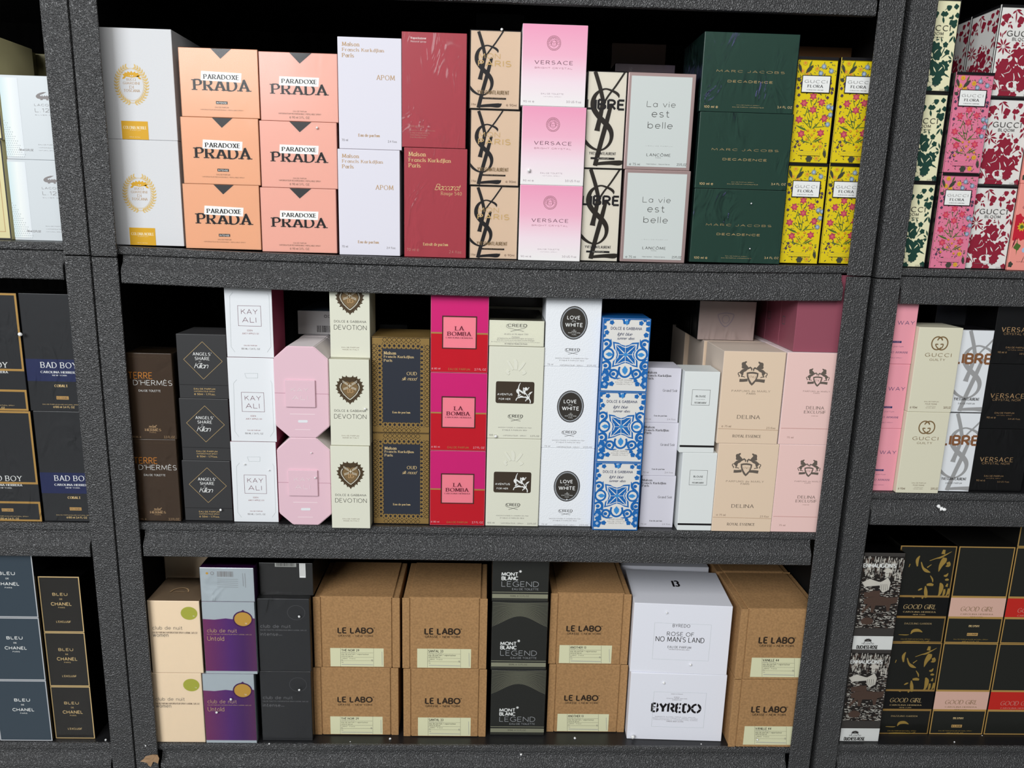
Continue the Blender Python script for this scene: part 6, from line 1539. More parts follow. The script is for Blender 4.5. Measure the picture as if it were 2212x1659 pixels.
  ('t', 'INTENSE', .4137, .6556, .7057, .6702, 'candypink', 'i', 'fine_print'),
  ('t', 'eau de parfum', .3407, .7223, .7907, .7419, 'navytext', 'i', 'fine_print'),
  ('t', 'GIORGIO ARMANI', .3095, .8064, .8823, .8347, 'navytext', 'r', 'fine_print'),
  ('t', 'REFILLABLE SPRAY', .3956, .8979, .7899, .9112, 'navytext', 'i', 'fine_print'),
 ]),
 'guilty': dict(name='perfume_carton', W=.0715, H=.1392, D=.06, front='cream2', side='cream2', wrap=0, fin='gloss', els=[
  ('g',.4537,.1823,.1283,.0751,.028,38,320,'bronze','linked_emblem'),
  ('g',.5608,.1829,.1283,.0751,.028,-140,142,'bronze','linked_emblem'),
  ('v',[(.448,.1492,.0264),(.4711,.1237,.0264),(.5058,.1116,.0233)],'bronze','linked_emblem'),
  ('v',[(.5659,.1478,.0264),(.5243,.1231,.0264),(.483,.1119,.0233)],'bronze','linked_emblem'),
  ('v',[(.4763,.1945,.0249),(.4192,.1951,.0249),(.447,.2253,.0233),(.5076,.2499,.0233)],'bronze','linked_emblem'),
  ('v',[(.5258,.1939,.0249),(.5867,.1932,.0249),(.5738,.2277,.0233),(.5228,.2498,.0233)],'bronze','linked_emblem'),
  ('t', 'GUCCI', .2139, .2984, .8058, .3378, 'bronze', 'h', 'lettering'),
  ('t', 'GUILTY', .3311, .3619, .6795, .3857, 'bronze', 'h', 'fine_print'),
  ('t', 'EAU DE PARFUM', .3483, .866, .679, .8779, 'brownink', 's', 'fine_print'),
  ('t', 'POUR FEMME', .3788, .893, .6461, .9068, 'brownink', 's', 'fine_print'),
  ('t', 'VAPORISATEUR', .4107, .9248, .6213, .9321, 'brownink', 's', 'fine_print'),
  ('t', 'NATURAL SPRAY', .3997, .9428, .6267, .9511, 'brownink', 's', 'fine_print'),
  ('t', '℮ 90ml', .037, .9312, .1971, .9557, 'brownink', 's', 'fine_print'),
  ('t', '3.0 FL.OZ', .8123, .9265, .9755, .951, 'brownink', 's', 'fine_print'),
 ]),
 'librew': dict(name='perfume_carton', W=.0575, H=.1375, D=.06, front='white', side='blackcard', wrap=0, fin='gloss', els=[
  ('v',[(.3104,.0118,.1038),(.4538,.1751,.1071),(.5516,.3205,.1071)],'midgrey','monogram'),
  ('v',[(1.1747,.0148,.0502),(.9103,.1579,.0502),(.7038,.2548,.0502),(.575,.3301,.0569)],'midgrey','monogram'),
  ('v',[(.551,.3079,.1171),(.4662,.4726,.1205),(.403,.5746,.1305),(.3799,.6193,.154)],'midgrey','monogram'),
  ('v',[(.9964,.2843,.0067),(.986,.2559,.0669),(.9141,.2303,.0703),(.7896,.2078,.0569),(.6303,.1896,.0435),(.4901,.2016,.0569),(.3507,.2376,.087),(.2734,.2878,.1171),(.2491,.3446,.1305),(.2863,.3955,.1406),(.3947,.4564,.1339),(.5207,.5047,.1339),(.6468,.55,.1406),(.7559,.6018,.1339),(.8028,.6533,.1171),(.7932,.7113,.0937),(.728,.7626,.0736),(.605,.8041,.0536),(.4628,.8196,.0435),(.3017,.8046,.0602),(.1668,.7729,.0803),(.0766,.737,.0803),(.0307,.6917,.0067)],'midgrey','monogram'),
  ('v',[(.7883,.3595,.0502),(.7624,.3721,.0971),(.6297,.5627,.1238),(.4785,.7679,.1238),(.3774,.9166,.1238),(.3352,.9815,.1238)],'midgrey','monogram'),
  ('v',[(.3083,.9814,.01),(.415,.9624,.077),(.755,.9543,.1004),(1.0599,.9558,.1339),(1.1662,.9322,.0067)],'midgrey','monogram'),
  ('o',0,0,1,1,.016,'blackcard','border'),
  ('t', 'LIBRE', -.0296, .2903, 1.0295, .3989, 'copper', 'sx', 'lettering'),
  ('t', 'YVESSAINTLAURENT', .1293, .8174, .8608, .851, 'greyblack', 'h', 'fine_print'),
  ('t', 'EAU DE PARFUM', .2732, .8804, .7492, .8981, 'greyblack', 's', 'fine_print'),
 ]),
 'cnoir': dict(name='perfume_carton', W=.09, H=.1096, D=.08, front='black', side='black', wrap=2, fin='gloss', els=[
  ('t', 'VERSACE', .1236, .4526, .7451, .5191, 'goldtan', 'h', 'lettering'),
  ('t', 'CRYSTAL NOIR', .1697, .5342, .6941, .5643, 'goldtan', 's', 'fine_print'),
  ('t', 'EAU DE PARFUM', .2517, .7399, .6158, .7633, 'goldtan', 's', 'fine_print'),
  ('t', 'NATURAL SPRAY', .2942, .7825, .5788, .7959, 'goldtan', 's', 'fine_print'),
  ('t', '90 ml ℮', .1147, .8124, .2807, .8388, 'goldtan', 's', 'fine_print'),
  ('t', '3.0 US fl.oz.', .5158, .8305, .7478, .8527, 'goldtan', 's', 'fine_print'),
 ]),
 'noirL': dict(name='wrapped_carton', W=.066, H=.05, D=.1, front='blacksheen', side='blacksheen', wrap=3, fin='gloss', els=[
 ]),
 'noirbase': dict(name='perfume_carton', W=.05, H=.271, D=.09, front='blackcard', side='blackcard', wrap=0, fin='satin', els=[
 ]),
 'penh': dict(name='perfume_carton', W=.0718, H=.1845, D=.08, front='greytop', side='blackcard', wrap=1, fin='gloss', els=[
  ('n','etch',.012,.035,.988,.772,['etchdark','etchlight','etchbrown'],{},'etched_picture'),
  ('r',-.0374,.8554,1.0479,1.0054,'paper','label'),
  ('t', "PENHALIGON'S", -.0577, .1101, .8116, .1471, 'paper', 'sx', 'lettering'),
  ('n','crown',.2743,.8748,.477,.9209,['greyblack'],{},'emblem'),
  ('t', 'THE COVETED', .2255, .9293, .5333, .9416, 'greyblack', 'sb', 'fine_print'),
  ('t', 'DUCHESS ROSE', .118, .956, .636, .9893, 'greyblack', 'sx', 'lettering'),
 ]),
 'ggD': dict(name='perfume_carton', W=.1008, H=.187, D=.1, front='blackgreen2', side='goldside', wrap=1, fin='gloss', els=[
  ('o',0,0,1,1,.022,'goldfoil2','border'),
  ('r',0,.505,1,.525,'goldfoil2','border'),
  ('r',0,.72,1,.742,'goldfoil2','border'),
  ('r',.0,.525,1,.72,'black','name_band'),
  ('v',[(.3581,.1027,.0156),(.3262,.1464,.0557),(.3426,.2085,.0223)],'goldochre2','gold_leaf_pattern'),
  ('v',[(.4017,.1644,.0178),(.4439,.2202,.0334),(.5068,.2509,.0557),(.5882,.2691,.0111)],'goldochre2','gold_leaf_pattern'),
  ('v',[(.5201,.2196,.0223),(.5879,.1879,.0111)],'goldochre2','gold_leaf_pattern'),
  ('v',[(.5452,.1508,.0111),(.658,.1251,.0178),(.7416,.112,.0334),(.9107,.0548,.0067)],'goldochre2','gold_leaf_pattern'),
  ('v',[(.8085,.1176,.0669),(.7954,.1488,.1003),(.7548,.199,.0669),(.733,.2586,.0111)],'goldochre2','gold_leaf_pattern'),
  ('v',[(.7752,.0374,.0446),(.7656,.0808,.0669)],'goldochre2','gold_leaf_pattern'),
  ('v',[(.8751,.1606,.0557),(.8947,.1917,.0669),(.8437,.2046,.0111)],'goldochre2','gold_leaf_pattern'),
  ('v',[(.5967,.3004,.0111),(.6452,.3377,.0268),(.6592,.3691,.0089)],'goldochre2','gold_leaf_pattern'),
  ('v',[(.5565,.3951,.0334),(.6214,.3914,.0557),(.6779,.3973,.0334)],'goldochre2','gold_leaf_pattern'),
  ('v',[(.538,.4078,.0178),(.5587,.4646,.0624),(.5813,.5279,.0446)],'goldochre2','gold_leaf_pattern'),
  ('v',[(.4183,.453,.0178),(.4588,.44,.0334),(.49,.4335,.0111)],'goldochre2','gold_leaf_pattern'),
  ('v',[(.7924,.3744,.0223),(.8248,.412,.078),(.8128,.4881,.0446),(.7749,.5106,.0067)],'goldochre2','gold_leaf_pattern'),
  ('v',[(.8867,.4368,.0334),(.888,.4812,.0446),(.8693,.5131,.0089)],'goldochre2','gold_leaf_pattern'),
  ('v',[(.9618,.43,.0334),(.9577,.4744,.0446),(.9281,.5063,.0089)],'goldochre2','gold_leaf_pattern'),
  ('v',[(.9257,.3797,.0223),(.9126,.4114,.0446)],'goldochre2','gold_leaf_pattern'),
  ('v',[(.8371,.2985,.0223),(.8809,.2982,.0446),(.9066,.2729,.0111)],'goldochre2','gold_leaf_pattern'),
  ('v',[(.8713,.3423,.0223),(.9032,.3389,.0446),(.937,.3418,.0223)],'goldochre2','gold_leaf_pattern'),
  ('v',[(.1904,.9163,.0089),(.3189,.9187,.0178),(.3736,.9151,.0067)],'goldochre2','gold_leaf_pattern'),
  ('v',[(.4053,.9084,.0111),(.4412,.8757,.0557),(.5283,.8687,.0557),(.6113,.8876,.0111)],'goldochre2','gold_leaf_pattern'),
  ('v',[(.2715,.9939,.0334),(.4489,.9902,.029),(.6725,.9914,.0178),(.7582,.9779,.0089)],'goldochre2','gold_leaf_pattern'),
  ('v',[(.3724,.5294,.0111),(.3378,.5233,.0156)],'goldochre2','gold_leaf_pattern'),
  ('v',[(.506,.5348,.0334),(.5356,.5219,.0111)],'goldochre2','gold_leaf_pattern'),
  ('v',[(.1919,.2159,.0111),(.2056,.1847,.0156)],'goldochre2','gold_leaf_pattern'),
  ('t', 'GOOD GIRL', .198, .5992, .7965, .6444, 'goldlight', 'ri', 'lettering'),
  ('t', 'CAROLINA HERRERA', .2089, .6691, .791, .6826, 'goldlight', 'rb', 'fine_print'),
  ('t', 'NEW YORK', .3945, .6987, .6141, .7076, 'goldlight', 'rb', 'fine_print'),
  ('t', 'DAZZLING GARDEN', .2666, .7897, .7479, .8063, 'goldlight', 'r', 'fine_print'),
  ('t', 'EAU DE PARFUM NATURAL SPRAY', .2416, .9568, .7707, .9693, 'goldochre2', 's', 'fine_print'),
  ('t', '℮80 ml 2.7 FL OZ', .3457, .9782, .6633, .991, 'goldochre2', 's', 'fine_print'),
 ]),
 'ggB': dict(name='perfume_carton', W=.1008, H=.187, D=.1, front='blackgreen2', side='goldside', wrap=0, fin='gloss', els=[
  ('o',0,0,1,1,.022,'goldfoil2','border'),
  ('r',0,.505,1,.525,'goldfoil2','border'),
  ('r',0,.72,1,.742,'goldfoil2','border'),
  ('r',.0,.525,1,.72,'blushpink','name_band'),
  ('t', 'GOOD GIRL', .2063, .6176, .8094, .663, 'bronze', 'ri', 'lettering'),
  ('t', 'CAROLINA HERRERA', .2193, .6877, .805, .7013, 'bronze', 'rb', 'fine_print'),
  ('t', 'NEW YORK', .4068, .7175, .628, .7264, 'bronze', 'rb', 'fine_print'),
  ('t', 'BLUSH', .4103, .809, .5864, .8277, 'goldlight', 'rb', 'fine_print'),
  ('r',.3967,.8917,.5928,.9219,'tangold','label'),
  ('t', 'ELIXIR', .415, .8989, .5766, .9157, 'ink', 'rb', 'fine_print'),
  ('t', 'EAU DE PARFUM ELIXIR NATURAL SPRAY', .1705, .9561, .7951, .9648, 'goldochre2', 's', 'fine_print'),
  ('t', '℮80 ml 2.7 FL OZ', .3297, .9772, .635, .9911, 'goldochre2', 's', 'fine_print'),
 ]),
 'ggR': dict(name='perfume_carton', W=.1008, H=.187, D=.1, front='blackgreen2', side='goldside', wrap=0, fin='gloss', els=[
  ('o',0,0,1,1,.022,'goldfoil2','border'),
  ('r',0,.505,1,.525,'goldfoil2','border'),
  ('r',0,.72,1,.742,'goldfoil2','border'),
  ('r',.0,.525,1,.72,'bandred','name_band'),
  ('t', 'GOOD GIRL', .2167, .6259, .8242, .6714, 'rosetan', 'ri', 'lettering'),
  ('t', 'CAROLINA HERRERA', .2319, .6962, .821, .7099, 'rosetan', 'rb', 'fine_print'),
  ('t', 'NEW YORK', .4213, .7261, .6438, .735, 'rosetan', 'rb', 'fine_print'),
  ('t', 'Very', .2609, 1.4264, .8478, 1.5648, 'crimson', 'k', 'lettering'),
  ('t', "IT'S SO GOOD TO BE BAD", .2324, 1.8096, .8601, 1.829, 'rosetan', 'r', 'fine_print'),
 ]),
 'ggRL': dict(name='perfume_carton', W=.1008, H=.09, D=.1, front='blackgreen2', side='goldside', wrap=0, fin='gloss', els=[
  ('o',0,0,1,1,.022,'goldfoil2','border'),
 ]),
 'ggback': dict(name='perfume_carton', W=.1008, H=.187, D=.1, front='blackgreen2', side='blackcard', wrap=0, fin='gloss', els=[
  ('o',0,0,1,1,.012,'silvergrey','border'),
 ]),
}
PLACE = [
  ('giard', .0277, .094, 1.442, 0, 'white textured carton with gold laurel wreath and amber tag, lower one beside the left post', 'laurel wreath cartons', 'box'),
  ('giard', .028, .094, 1.5984, 0, 'white textured carton with gold laurel wreath and amber tag, upper one beside the left post', 'laurel wreath cartons', 'box'),
  ('prI', .1538, .075, 1.4399, 0, 'peach orange carton with black notch and INTENSE tag, bottom one of the left peach stack', 'peach cartons with black notch', 'box'),
  ('prI', .1568, .075, 1.5363, 0, 'peach orange carton with black notch and INTENSE tag, middle one of the left peach stack', 'peach cartons with black notch', 'box'),
  ('prI', .1598, .075, 1.6327, 0, 'peach orange carton with black notch and INTENSE tag, top one of the left peach stack', 'peach cartons with black notch', 'box'),
  ('prP', .2698, .075, 1.4378, 0, 'salmon pink carton with black notch, bottom one of the right peach stack', 'peach cartons with black notch', 'box'),
  ('prP', .2728, .075, 1.5343, 0, 'salmon pink carton with black notch, middle one of the right peach stack', 'peach cartons with black notch', 'box'),
  ('prP', .2758, .075, 1.6307, 0, 'salmon pink carton with black notch, top one of the right peach stack', 'peach cartons with black notch', 'box'),
  ('apom', .3773, .065, 1.4363, 0, 'plain lilac white carton with small gold lettering, lower one right of the salmon pink stack', 'lilac white cartons', 'box'),
  ('apom', .3803, .065, 1.5938, 0, 'plain lilac white carton with small gold lettering, upper one right of the salmon pink stack', 'lilac white cartons', 'box'),
  ('rougeF', .4782, .065, 1.4356, 0, 'crimson red wrapped carton with gold script on its front, lower one', 'red cartons', 'box'),
  ('rougeB', .4752, .065, 1.5989, 0, 'crimson red wrapped carton showing its nearly blank back, upper one', 'red cartons', 'box'),
  ('monp', .5682, .0575, 1.4352, 0, 'beige carton with tall black monogram and gold letters, bottom one left of the pink stack', 'beige monogram cartons', 'box'),
  ('monp', .5672, .0575, 1.5459, 0, 'beige carton with tall black monogram and gold letters, middle one left of the pink stack', 'beige monogram cartons', 'box'),
  ('monp', .5652, .0575, 1.6566, 0, 'beige carton with tall black monogram and gold letters, top one left of the pink stack', 'beige monogram cartons', 'box'),
  ('vers', .6547, .055, 1.4356, 0, 'pink to white faded carton with round head medallion, bottom one of the pink stack', 'pink faded cartons', 'box'),
  ('vers', .6547, .055, 1.549, 0, 'pink to white faded carton with round head medallion, middle one of the pink stack', 'pink faded cartons', 'box'),
  ('vers', .6517, .055, 1.6624, 0, 'pink to white faded carton with round head medallion, top one of the pink stack', 'pink faded cartons', 'box'),
  ('libre', .733, .05, 1.4361, 0, 'slim cream carton with black monogram and word, lower one right of the pink stack', 'slim cream monogram cartons', 'box'),
  ('libre', .733, .05, 1.5761, 0, 'slim cream carton with black monogram and word, upper one right of the pink stack', 'slim cream monogram cartons', 'box'),
  ('lavie', .8165, .0575, 1.4372, 0, 'pale grey carton with rose metal frame, lower one left of the dark green stack', 'pale grey framed cartons', 'box'),
  ('lavie', .814, .0575, 1.5762, 0, 'pale grey carton with rose metal frame, upper one left of the dark green stack', 'pale grey framed cartons', 'box'),
  ('marc', .9442, .07, 1.4397, 0, 'wide bottle green carton in shiny wrap with gold lettering, bottom one of the green stack', 'green wrapped cartons', 'box'),
  ('marc', .9438, .07, 1.5511, 0, 'wide bottle green carton in shiny wrap with gold lettering, middle one of the green stack', 'green wrapped cartons', 'box'),
  ('marc', .9418, .07, 1.6624, 0, 'wide bottle green carton in shiny wrap with gold lettering, top one of the green stack', 'green wrapped cartons', 'box'),
  ('floraY', 1.0483, .0508, 1.441, 0, 'yellow floral carton with white name plate, lower one next to the green stack', 'yellow floral cartons', 'box'),
  ('floraY', 1.0466, .0508, 1.5936, 0, 'yellow floral carton with white name plate, upper one next to the green stack', 'yellow floral cartons', 'box'),
  ('floraY', 1.1122, .0508, 1.442, 0, 'yellow floral carton with white name plate, lower one partly behind the right post', 'yellow floral cartons', 'box'),
  ('floraY', 1.1122, .0508, 1.5946, 0, 'yellow floral carton with white name plate, upper one partly behind the right post', 'yellow floral cartons', 'box'),
  ('blackwrapbox', .572, .2025, 1.4355, 0, 'tall black film wrapped carton behind the beige monogram stack', None, 'box'),
  ('darkbox', .818, .29, 1.6324, 0, 'dark brown carton standing far back above the pale grey framed stack', None, 'box'),
  ('darkbase', .827, .29, 1.4374, 0, 'black carton hidden behind the pale grey framed stack, under the dark brown one', None, 'box'),
  ('darkbox2', .8095, .175, 1.4371, 0, 'near black wrapped carton peeking over the pale grey framed stack', None, 'box'),
  ('brownbox', 1.0865, .19, 1.442, 0, 'plain brown carton peeking over the yellow floral cartons', None, 'box'),
  ('terre', .0257, .046, .9935, 0, 'dark brown carton with orange and white lettering, lower one beside the left post', 'dark brown cartons', 'box'),
  ('terre', .0277, .046, 1.1345, 0, 'dark brown carton with orange and white lettering, upper one beside the left post', 'dark brown cartons', 'box'),
  ('angels', .1062, .0585, .9935, 0, 'charcoal carton with thin gold diamond outline, bottom one of its stack', 'charcoal diamond cartons', 'box'),
  ('angels', .1084, .0585, 1.0979, 0, 'charcoal carton with thin gold diamond outline, middle one of its stack', 'charcoal diamond cartons', 'box'),
  ('angels', .1104, .0585, 1.2023, 0, 'charcoal carton with thin gold diamond outline, top one of its stack', 'charcoal diamond cartons', 'box'),
  ('kay', .1848, .053, .9935, 0, 'white carton with square maroon outlined name and maroon sides, bottom one of its stack', 'white and maroon cartons', 'box'),
  ('kay', .187, .053, 1.1325, 0, 'white carton with square maroon outlined name and maroon sides, middle one of its stack', 'white and maroon cartons', 'box'),
  ('kay', .1878, .053, 1.2715, 0, 'white carton with square maroon outlined name and maroon sides, top one of its stack', 'white and maroon cartons', 'box'),
  ('octa', .2684, .059, .9935, 0, 'dusty pink eight sided box with raised square plate, lower one of the two', 'pink octagonal boxes', 'box'),
  ('octa', .2684, .059, 1.1432, 0, 'dusty pink eight sided box with raised square plate, upper one of the two', 'pink octagonal boxes', 'box'),
  ('devo', .3448, .028, .9935, 0, 'slim ivory carton with bronze sacred heart ornament, bottom one of its stack', 'ivory heart cartons', 'box'),
  ('devo', .3458, .03, 1.1345, 0, 'slim ivory carton with bronze sacred heart ornament, middle one of its stack', 'ivory heart cartons', 'box'),
  ('devo', .3458, .0435, 1.2755, 0, 'slim ivory carton with bronze sacred heart ornament, top one of its stack', 'ivory heart cartons', 'box'),
  ('oud', .4245, .064, .9935, 0, 'navy carton with gold lattice border, lower one of the two', 'gold lattice cartons', 'box'),
  ('oud', .4245, .064, 1.1515, 0, 'navy carton with gold lattice border, upper one of the two', 'gold lattice cartons', 'box'),
  ('bomba', .5177, .057, .9935, 0, 'magenta over red carton with square pink label, bottom one of its stack', 'magenta and red cartons', 'box'),
  ('bomba', .5177, .057, 1.124, 0, 'magenta over red carton with square pink label, middle one of its stack', 'magenta and red cartons', 'box'),
  ('bomba', .5177, .057, 1.2545, 0, 'magenta over red carton with square pink label, top one of its stack', 'magenta and red cartons', 'box'),
  ('avent', .6092, .0495, .9935, 0, 'ivory carton with dark brown rounded label of horse and rider, lower one of the two', 'ivory rider cartons', 'box'),
  ('avent', .6092, .0495, 1.1462, 0, 'ivory carton with dark brown rounded label of horse and rider, upper one of the two', 'ivory rider cartons', 'box'),
  ('creedL', .6083, .092, 1.2991, 0, 'ivory carton lying on its back atop the two ivory rider cartons', None, 'box'),
  ('taupebase', .612, .25, .9935, 0, 'ivory carton stack end hidden behind the ivory rider cartons', None, 'box'),
  ('taupebox', .612, .25, 1.3427, 0, 'taupe brown wrapped carton behind the lying ivory one', None, 'box'),
  ('love', .6984, .0625, .9935, 0, 'bluish white embossed carton with dark oval plate, bottom one of its stack', 'white oval plate cartons', 'box'),
  ('love', .6984, .0625, 1.1305, 0, 'bluish white embossed carton with dark oval plate, middle one of its stack', 'white oval plate cartons', 'box'),
  ('love', .6981, .0625, 1.2675, 0, 'bluish white embossed carton with dark oval plate, top one of its stack', 'white oval plate cartons', 'box'),
  ('lblue', .7815, .042, .9935, 0, 'white carton with cobalt blue tile ornament, bottom one of its stack', 'blue tile ornament cartons', 'box'),
  ('lblue', .7815, .042, 1.1122, 0, 'white carton with cobalt blue tile ornament, middle one of its stack', 'blue tile ornament cartons', 'box'),
  ('lblue', .7815, .042, 1.2309, 0, 'white carton with cobalt blue tile ornament, top one of its stack', 'blue tile ornament cartons', 'box'),
  ('soir', .8534, .05, .9935, 0, 'small lilac grey carton with tiny black lettering, bottom one beside the blue tile stack', 'small lilac grey cartons', 'box'),
  ('soir', .8514, .05, 1.0852, 0, 'small lilac grey carton with tiny black lettering, middle one beside the blue tile stack', 'small lilac grey cartons', 'box'),
  ('soir', .8489, .05, 1.1769, 0, 'small lilac grey carton with tiny black lettering, top one beside the blue tile stack', 'small lilac grey cartons', 'box'),
  ('blouse', .9158, .039, .9935, 0, 'narrow white carton with black band near its foot, lower one of the two', 'white black banded cartons', 'box'),
  ('blouse', .909, .039, 1.1299, 0, 'narrow white carton with black band near its foot, upper one of the two', 'white black banded cartons', 'box'),
  ('delina', .9952, .0592, .9935, 0, 'peach beige carton with grey crest of two rearing horses, lower one of the front pair', 'peach horse crest cartons', 'box'),
  ('delina', .9908, .0592, 1.1472, 0, 'peach beige carton with grey crest of two rearing horses, upper one of the front pair', 'peach horse crest cartons', 'box'),
  ('excl', 1.0964, .0602, .9935, 0, 'rose pink carton with grey crest of two rearing horses, lower one beside the right post', 'pink horse crest cartons', 'box'),
  ('excl', 1.0938, .0602, 1.1472, 0, 'rose pink carton with grey crest of two rearing horses, upper one beside the right post', 'pink horse crest cartons', 'box'),
  ('delina', .9888, .1628, .9935, 0, 'peach beige carton in the second row behind the horse crest stack, on the shelf', 'peach cartons of the rear rows', 'box'),
  ('delina', .9868, .1628, 1.1472, 0, 'peach beige carton in the second row behind the horse crest stack, raised', 'peach cartons of the rear rows', 'box'),
  ('delina', .9828, .2652, .9935, 0, 'peach beige carton in the third row behind the horse crest stack, on the shelf', 'peach cartons of the rear rows', 'box'),
  ('delina', .9792, .2652, 1.1472, 0, 'peach beige carton in the third row behind the horse crest stack, raised', 'peach cartons of the rear rows', 'box'),
  ('crestlying', .9752, .1975, 1.3011, 0, 'mauve beige wrapped carton lying on the peach stack with small shield emblem', None, 'box'),
  ('magentabox', 1.1025, .0485, 1.3011, 0, 'deep rose carton standing on the pink horse crest stack, front row', 'deep rose standing cartons', 'box'),
  ('magentabox', 1.1025, .1153, 1.3011, 0, 'deep rose carton standing on the pink horse crest stack, second row', 'deep rose standing cartons', 'box'),
  ('magentabox', 1.1025, .1821, 1.3011, 0, 'deep rose carton standing on the pink horse crest stack, third row', 'deep rose standing cartons', 'box'),
  ('magentabox', 1.1025, .2489, 1.3011, 0, 'deep rose carton standing on the pink horse crest stack, rear row', 'deep rose standing cartons', 'box'),
  ('exclback', 1.0947, .1628, .9935, 0, 'rose pink carton hidden behind the pink horse crest stack, lower', 'pink cartons of the rear row', 'box'),
  ('exclback', 1.0947, .2648, .9935, 0, 'rose pink carton at the very back of the pink stack, lower', 'pink cartons of the rear row', 'box'),
  ('exclback', 1.0947, .1628, 1.1472, 0, 'rose pink carton hidden behind the pink horse crest stack, upper', 'pink cartons of the rear row', 'box'),
  ('exclback', 1.0947, .2648, 1.1472, 0, 'rose pink carton at the very back of the pink stack, upper', 'pink cartons of the rear row', 'box'),
  ('barbox', .2855, .2, 1.2932, 0, 'grey carton with barcode lying behind the pink octagonal boxes', None, 'box'),
  ('octback', .2668, .182, .9935, 0, 'pale eight sided box hidden behind the pink octagonal pair, lower', 'rear octagonal boxes', 'box'),
  ('octback', .2668, .182, 1.1432, 0, 'pale eight sided box hidden behind the pink octagonal pair, upper', 'rear octagonal boxes', 'box'),
  ('greydark', .391, .23, .9935, 0, 'near black carton standing in the dark behind the gold lattice stack', None, 'box'),
  ('women', .0361, .0545, .5797, 0, 'cream peach carton with olive green dot, lower one of the front pair', 'cream green dot cartons', 'box'),
  ('women', .0406, .0545, .7159, 0, 'cream peach carton with olive green dot, upper one of the front pair', 'cream green dot cartons', 'box'),
  ('untold', .1257, .0535, .5797, 0, 'violet carton with silver top and ochre dot, lower one of the pair', 'violet and silver cartons', 'box'),
  ('untold', .1326, .0535, .7159, 0, 'violet carton with silver top and ochre dot, upper one of the pair', 'violet and silver cartons', 'box'),
  ('untoldL', .1333, .0795, .8521, 0, 'silver carton with barcode lying atop the violet pair', None, 'box'),
  ('intense', .222, .0605, .5797, 0, 'charcoal wrapped carton with thin grey lettering, lower one of the pair', 'charcoal wrapped cartons', 'box'),
  ('intense', .2232, .0605, .7174, 0, 'charcoal wrapped carton with thin grey lettering, upper one of the pair', 'charcoal wrapped cartons', 'box'),
  ('intenseL', .2268, .0985, .8551, 0, 'near black carton with barcode and white sticker lying atop the charcoal pair', None, 'box'),
  ('noir', .3415, .104, .5797, 0, 'brown cardboard mailer with cream label, lower one beside the charcoal pair', 'brown cardboard mailers', 'box'),
  ('noir', .3445, .104, .7154, 0, 'brown cardboard mailer with cream label, upper one beside the charcoal pair', 'brown cardboard mailers', 'box'),
  ('santal', .4995, .101, .5797, 0, 'brown cardboard mailer with cream label, lower one left of the black wave stack', 'brown cardboard mailers', 'box'),
  ('santal', .498, .101, .7164, 0, 'brown cardboard mailer with cream label, upper one left of the black wave stack', 'brown cardboard mailers', 'box'),
  ('mont', .6305, .081, .5797, 0, 'black carton with fine grey wave lines and silver foot bands, bottom one of its stack', 'black wave line cartons', 'box'),
  ('mont', .629, .081, .7124, 0, 'black carton with fine grey wave lines and silver foot bands, middle one of its stack', 'black wave line cartons', 'box'),
  ('mont', .628, .081, .8451, 0, 'black carton with fine grey wave lines and silver foot bands, top one of its stack', 'black wave line cartons', 'box'),
  ('another', .7564, .116, .5797, 0, 'brown cardboard mailer with cream label, lower one right of the black wave stack', 'brown cardboard mailers', 'box'),
  ('another', .7544, .116, .7184, 0, 'brown cardboard mailer with cream label, upper one right of the black wave stack', 'brown cardboard mailers', 'box'),
  ('another', .7534, .26, .5797, 0, 'brown cardboard mailer behind the ones right of the black wave stack, lower', 'rear cardboard mailers', 'box'),
  ('another', .7524, .26, .7184, 0, 'brown cardboard mailer behind the ones right of the black wave stack, upper', 'rear cardboard mailers', 'box'),
  ('byrB', .918, .091, .5797, -2.0, 'white box with broken stencil letters, lower of the white pair', 'white boxes', 'box'),
  ('byrF', .9174, .0921, .7139, -3.2, 'white box with thin centred lettering, upper front of the white pair', 'white boxes', 'box'),
  ('byrF', .9151, .2415, .7139, -1, 'white box behind the upper one of the white pair', 'rear white boxes', 'box'),
  ('byrB', .9149, .2415, .5797, -1, 'white box hidden behind the lower one of the white pair', 'rear white boxes', 'box'),
  ('vanille', 1.0808, .078, .5797, 0, 'brown cardboard mailer with cream label, lower one beside the right post', 'brown cardboard mailers', 'box'),
  ('vanille', 1.0808, .078, .7157, 0, 'brown cardboard mailer with cream label, upper one beside the right post', 'brown cardboard mailers', 'box'),
  ('vanille', 1.0788, .222, .5797, 0, 'brown cardboard mailer behind the ones at the right post, second row, lower', 'rear cardboard mailers', 'box'),
  ('vanille', 1.0788, .222, .7157, 0, 'brown cardboard mailer behind the ones at the right post, second row, upper', 'rear cardboard mailers', 'box'),
  ('vanille', 1.0768, .366, .5797, 0, 'brown cardboard mailer behind the ones at the right post, third row, lower', 'rear cardboard mailers', 'box'),
  ('vanille', 1.0768, .366, .7157, 0, 'brown cardboard mailer behind the ones at the right post, third row, upper', 'rear cardboard mailers', 'box'),
  ('womenR', .014, .215, .5797, 0, 'cream peach carton in the second row behind the green dot pair, lower', 'rear cream cartons', 'box'),
  ('womenR', .014, .215, .7296, 0, 'cream peach carton with ring mark on top behind the green dot pair, upper', 'rear cream cartons', 'box'),
  ('palebox', .072, .09, .2254, 0, 'pale carton on the lowest shelf, top edge just in view, left one', None, 'box'),
  ('palebox2', .213, .09, .2254, 0, 'pale carton on the lowest shelf, top edge just in view, right one', None, 'box'),
  ('lac', -.1215, .055, 1.445, 0, 'pearly white carton with grey crocodile emblem, lower one behind the far left post', 'white crocodile cartons', 'box'),
  ('lac', -.1205, .055, 1.5648, 0, 'pearly white carton with grey crocodile emblem, upper one behind the far left post', 'white crocodile cartons', 'box'),
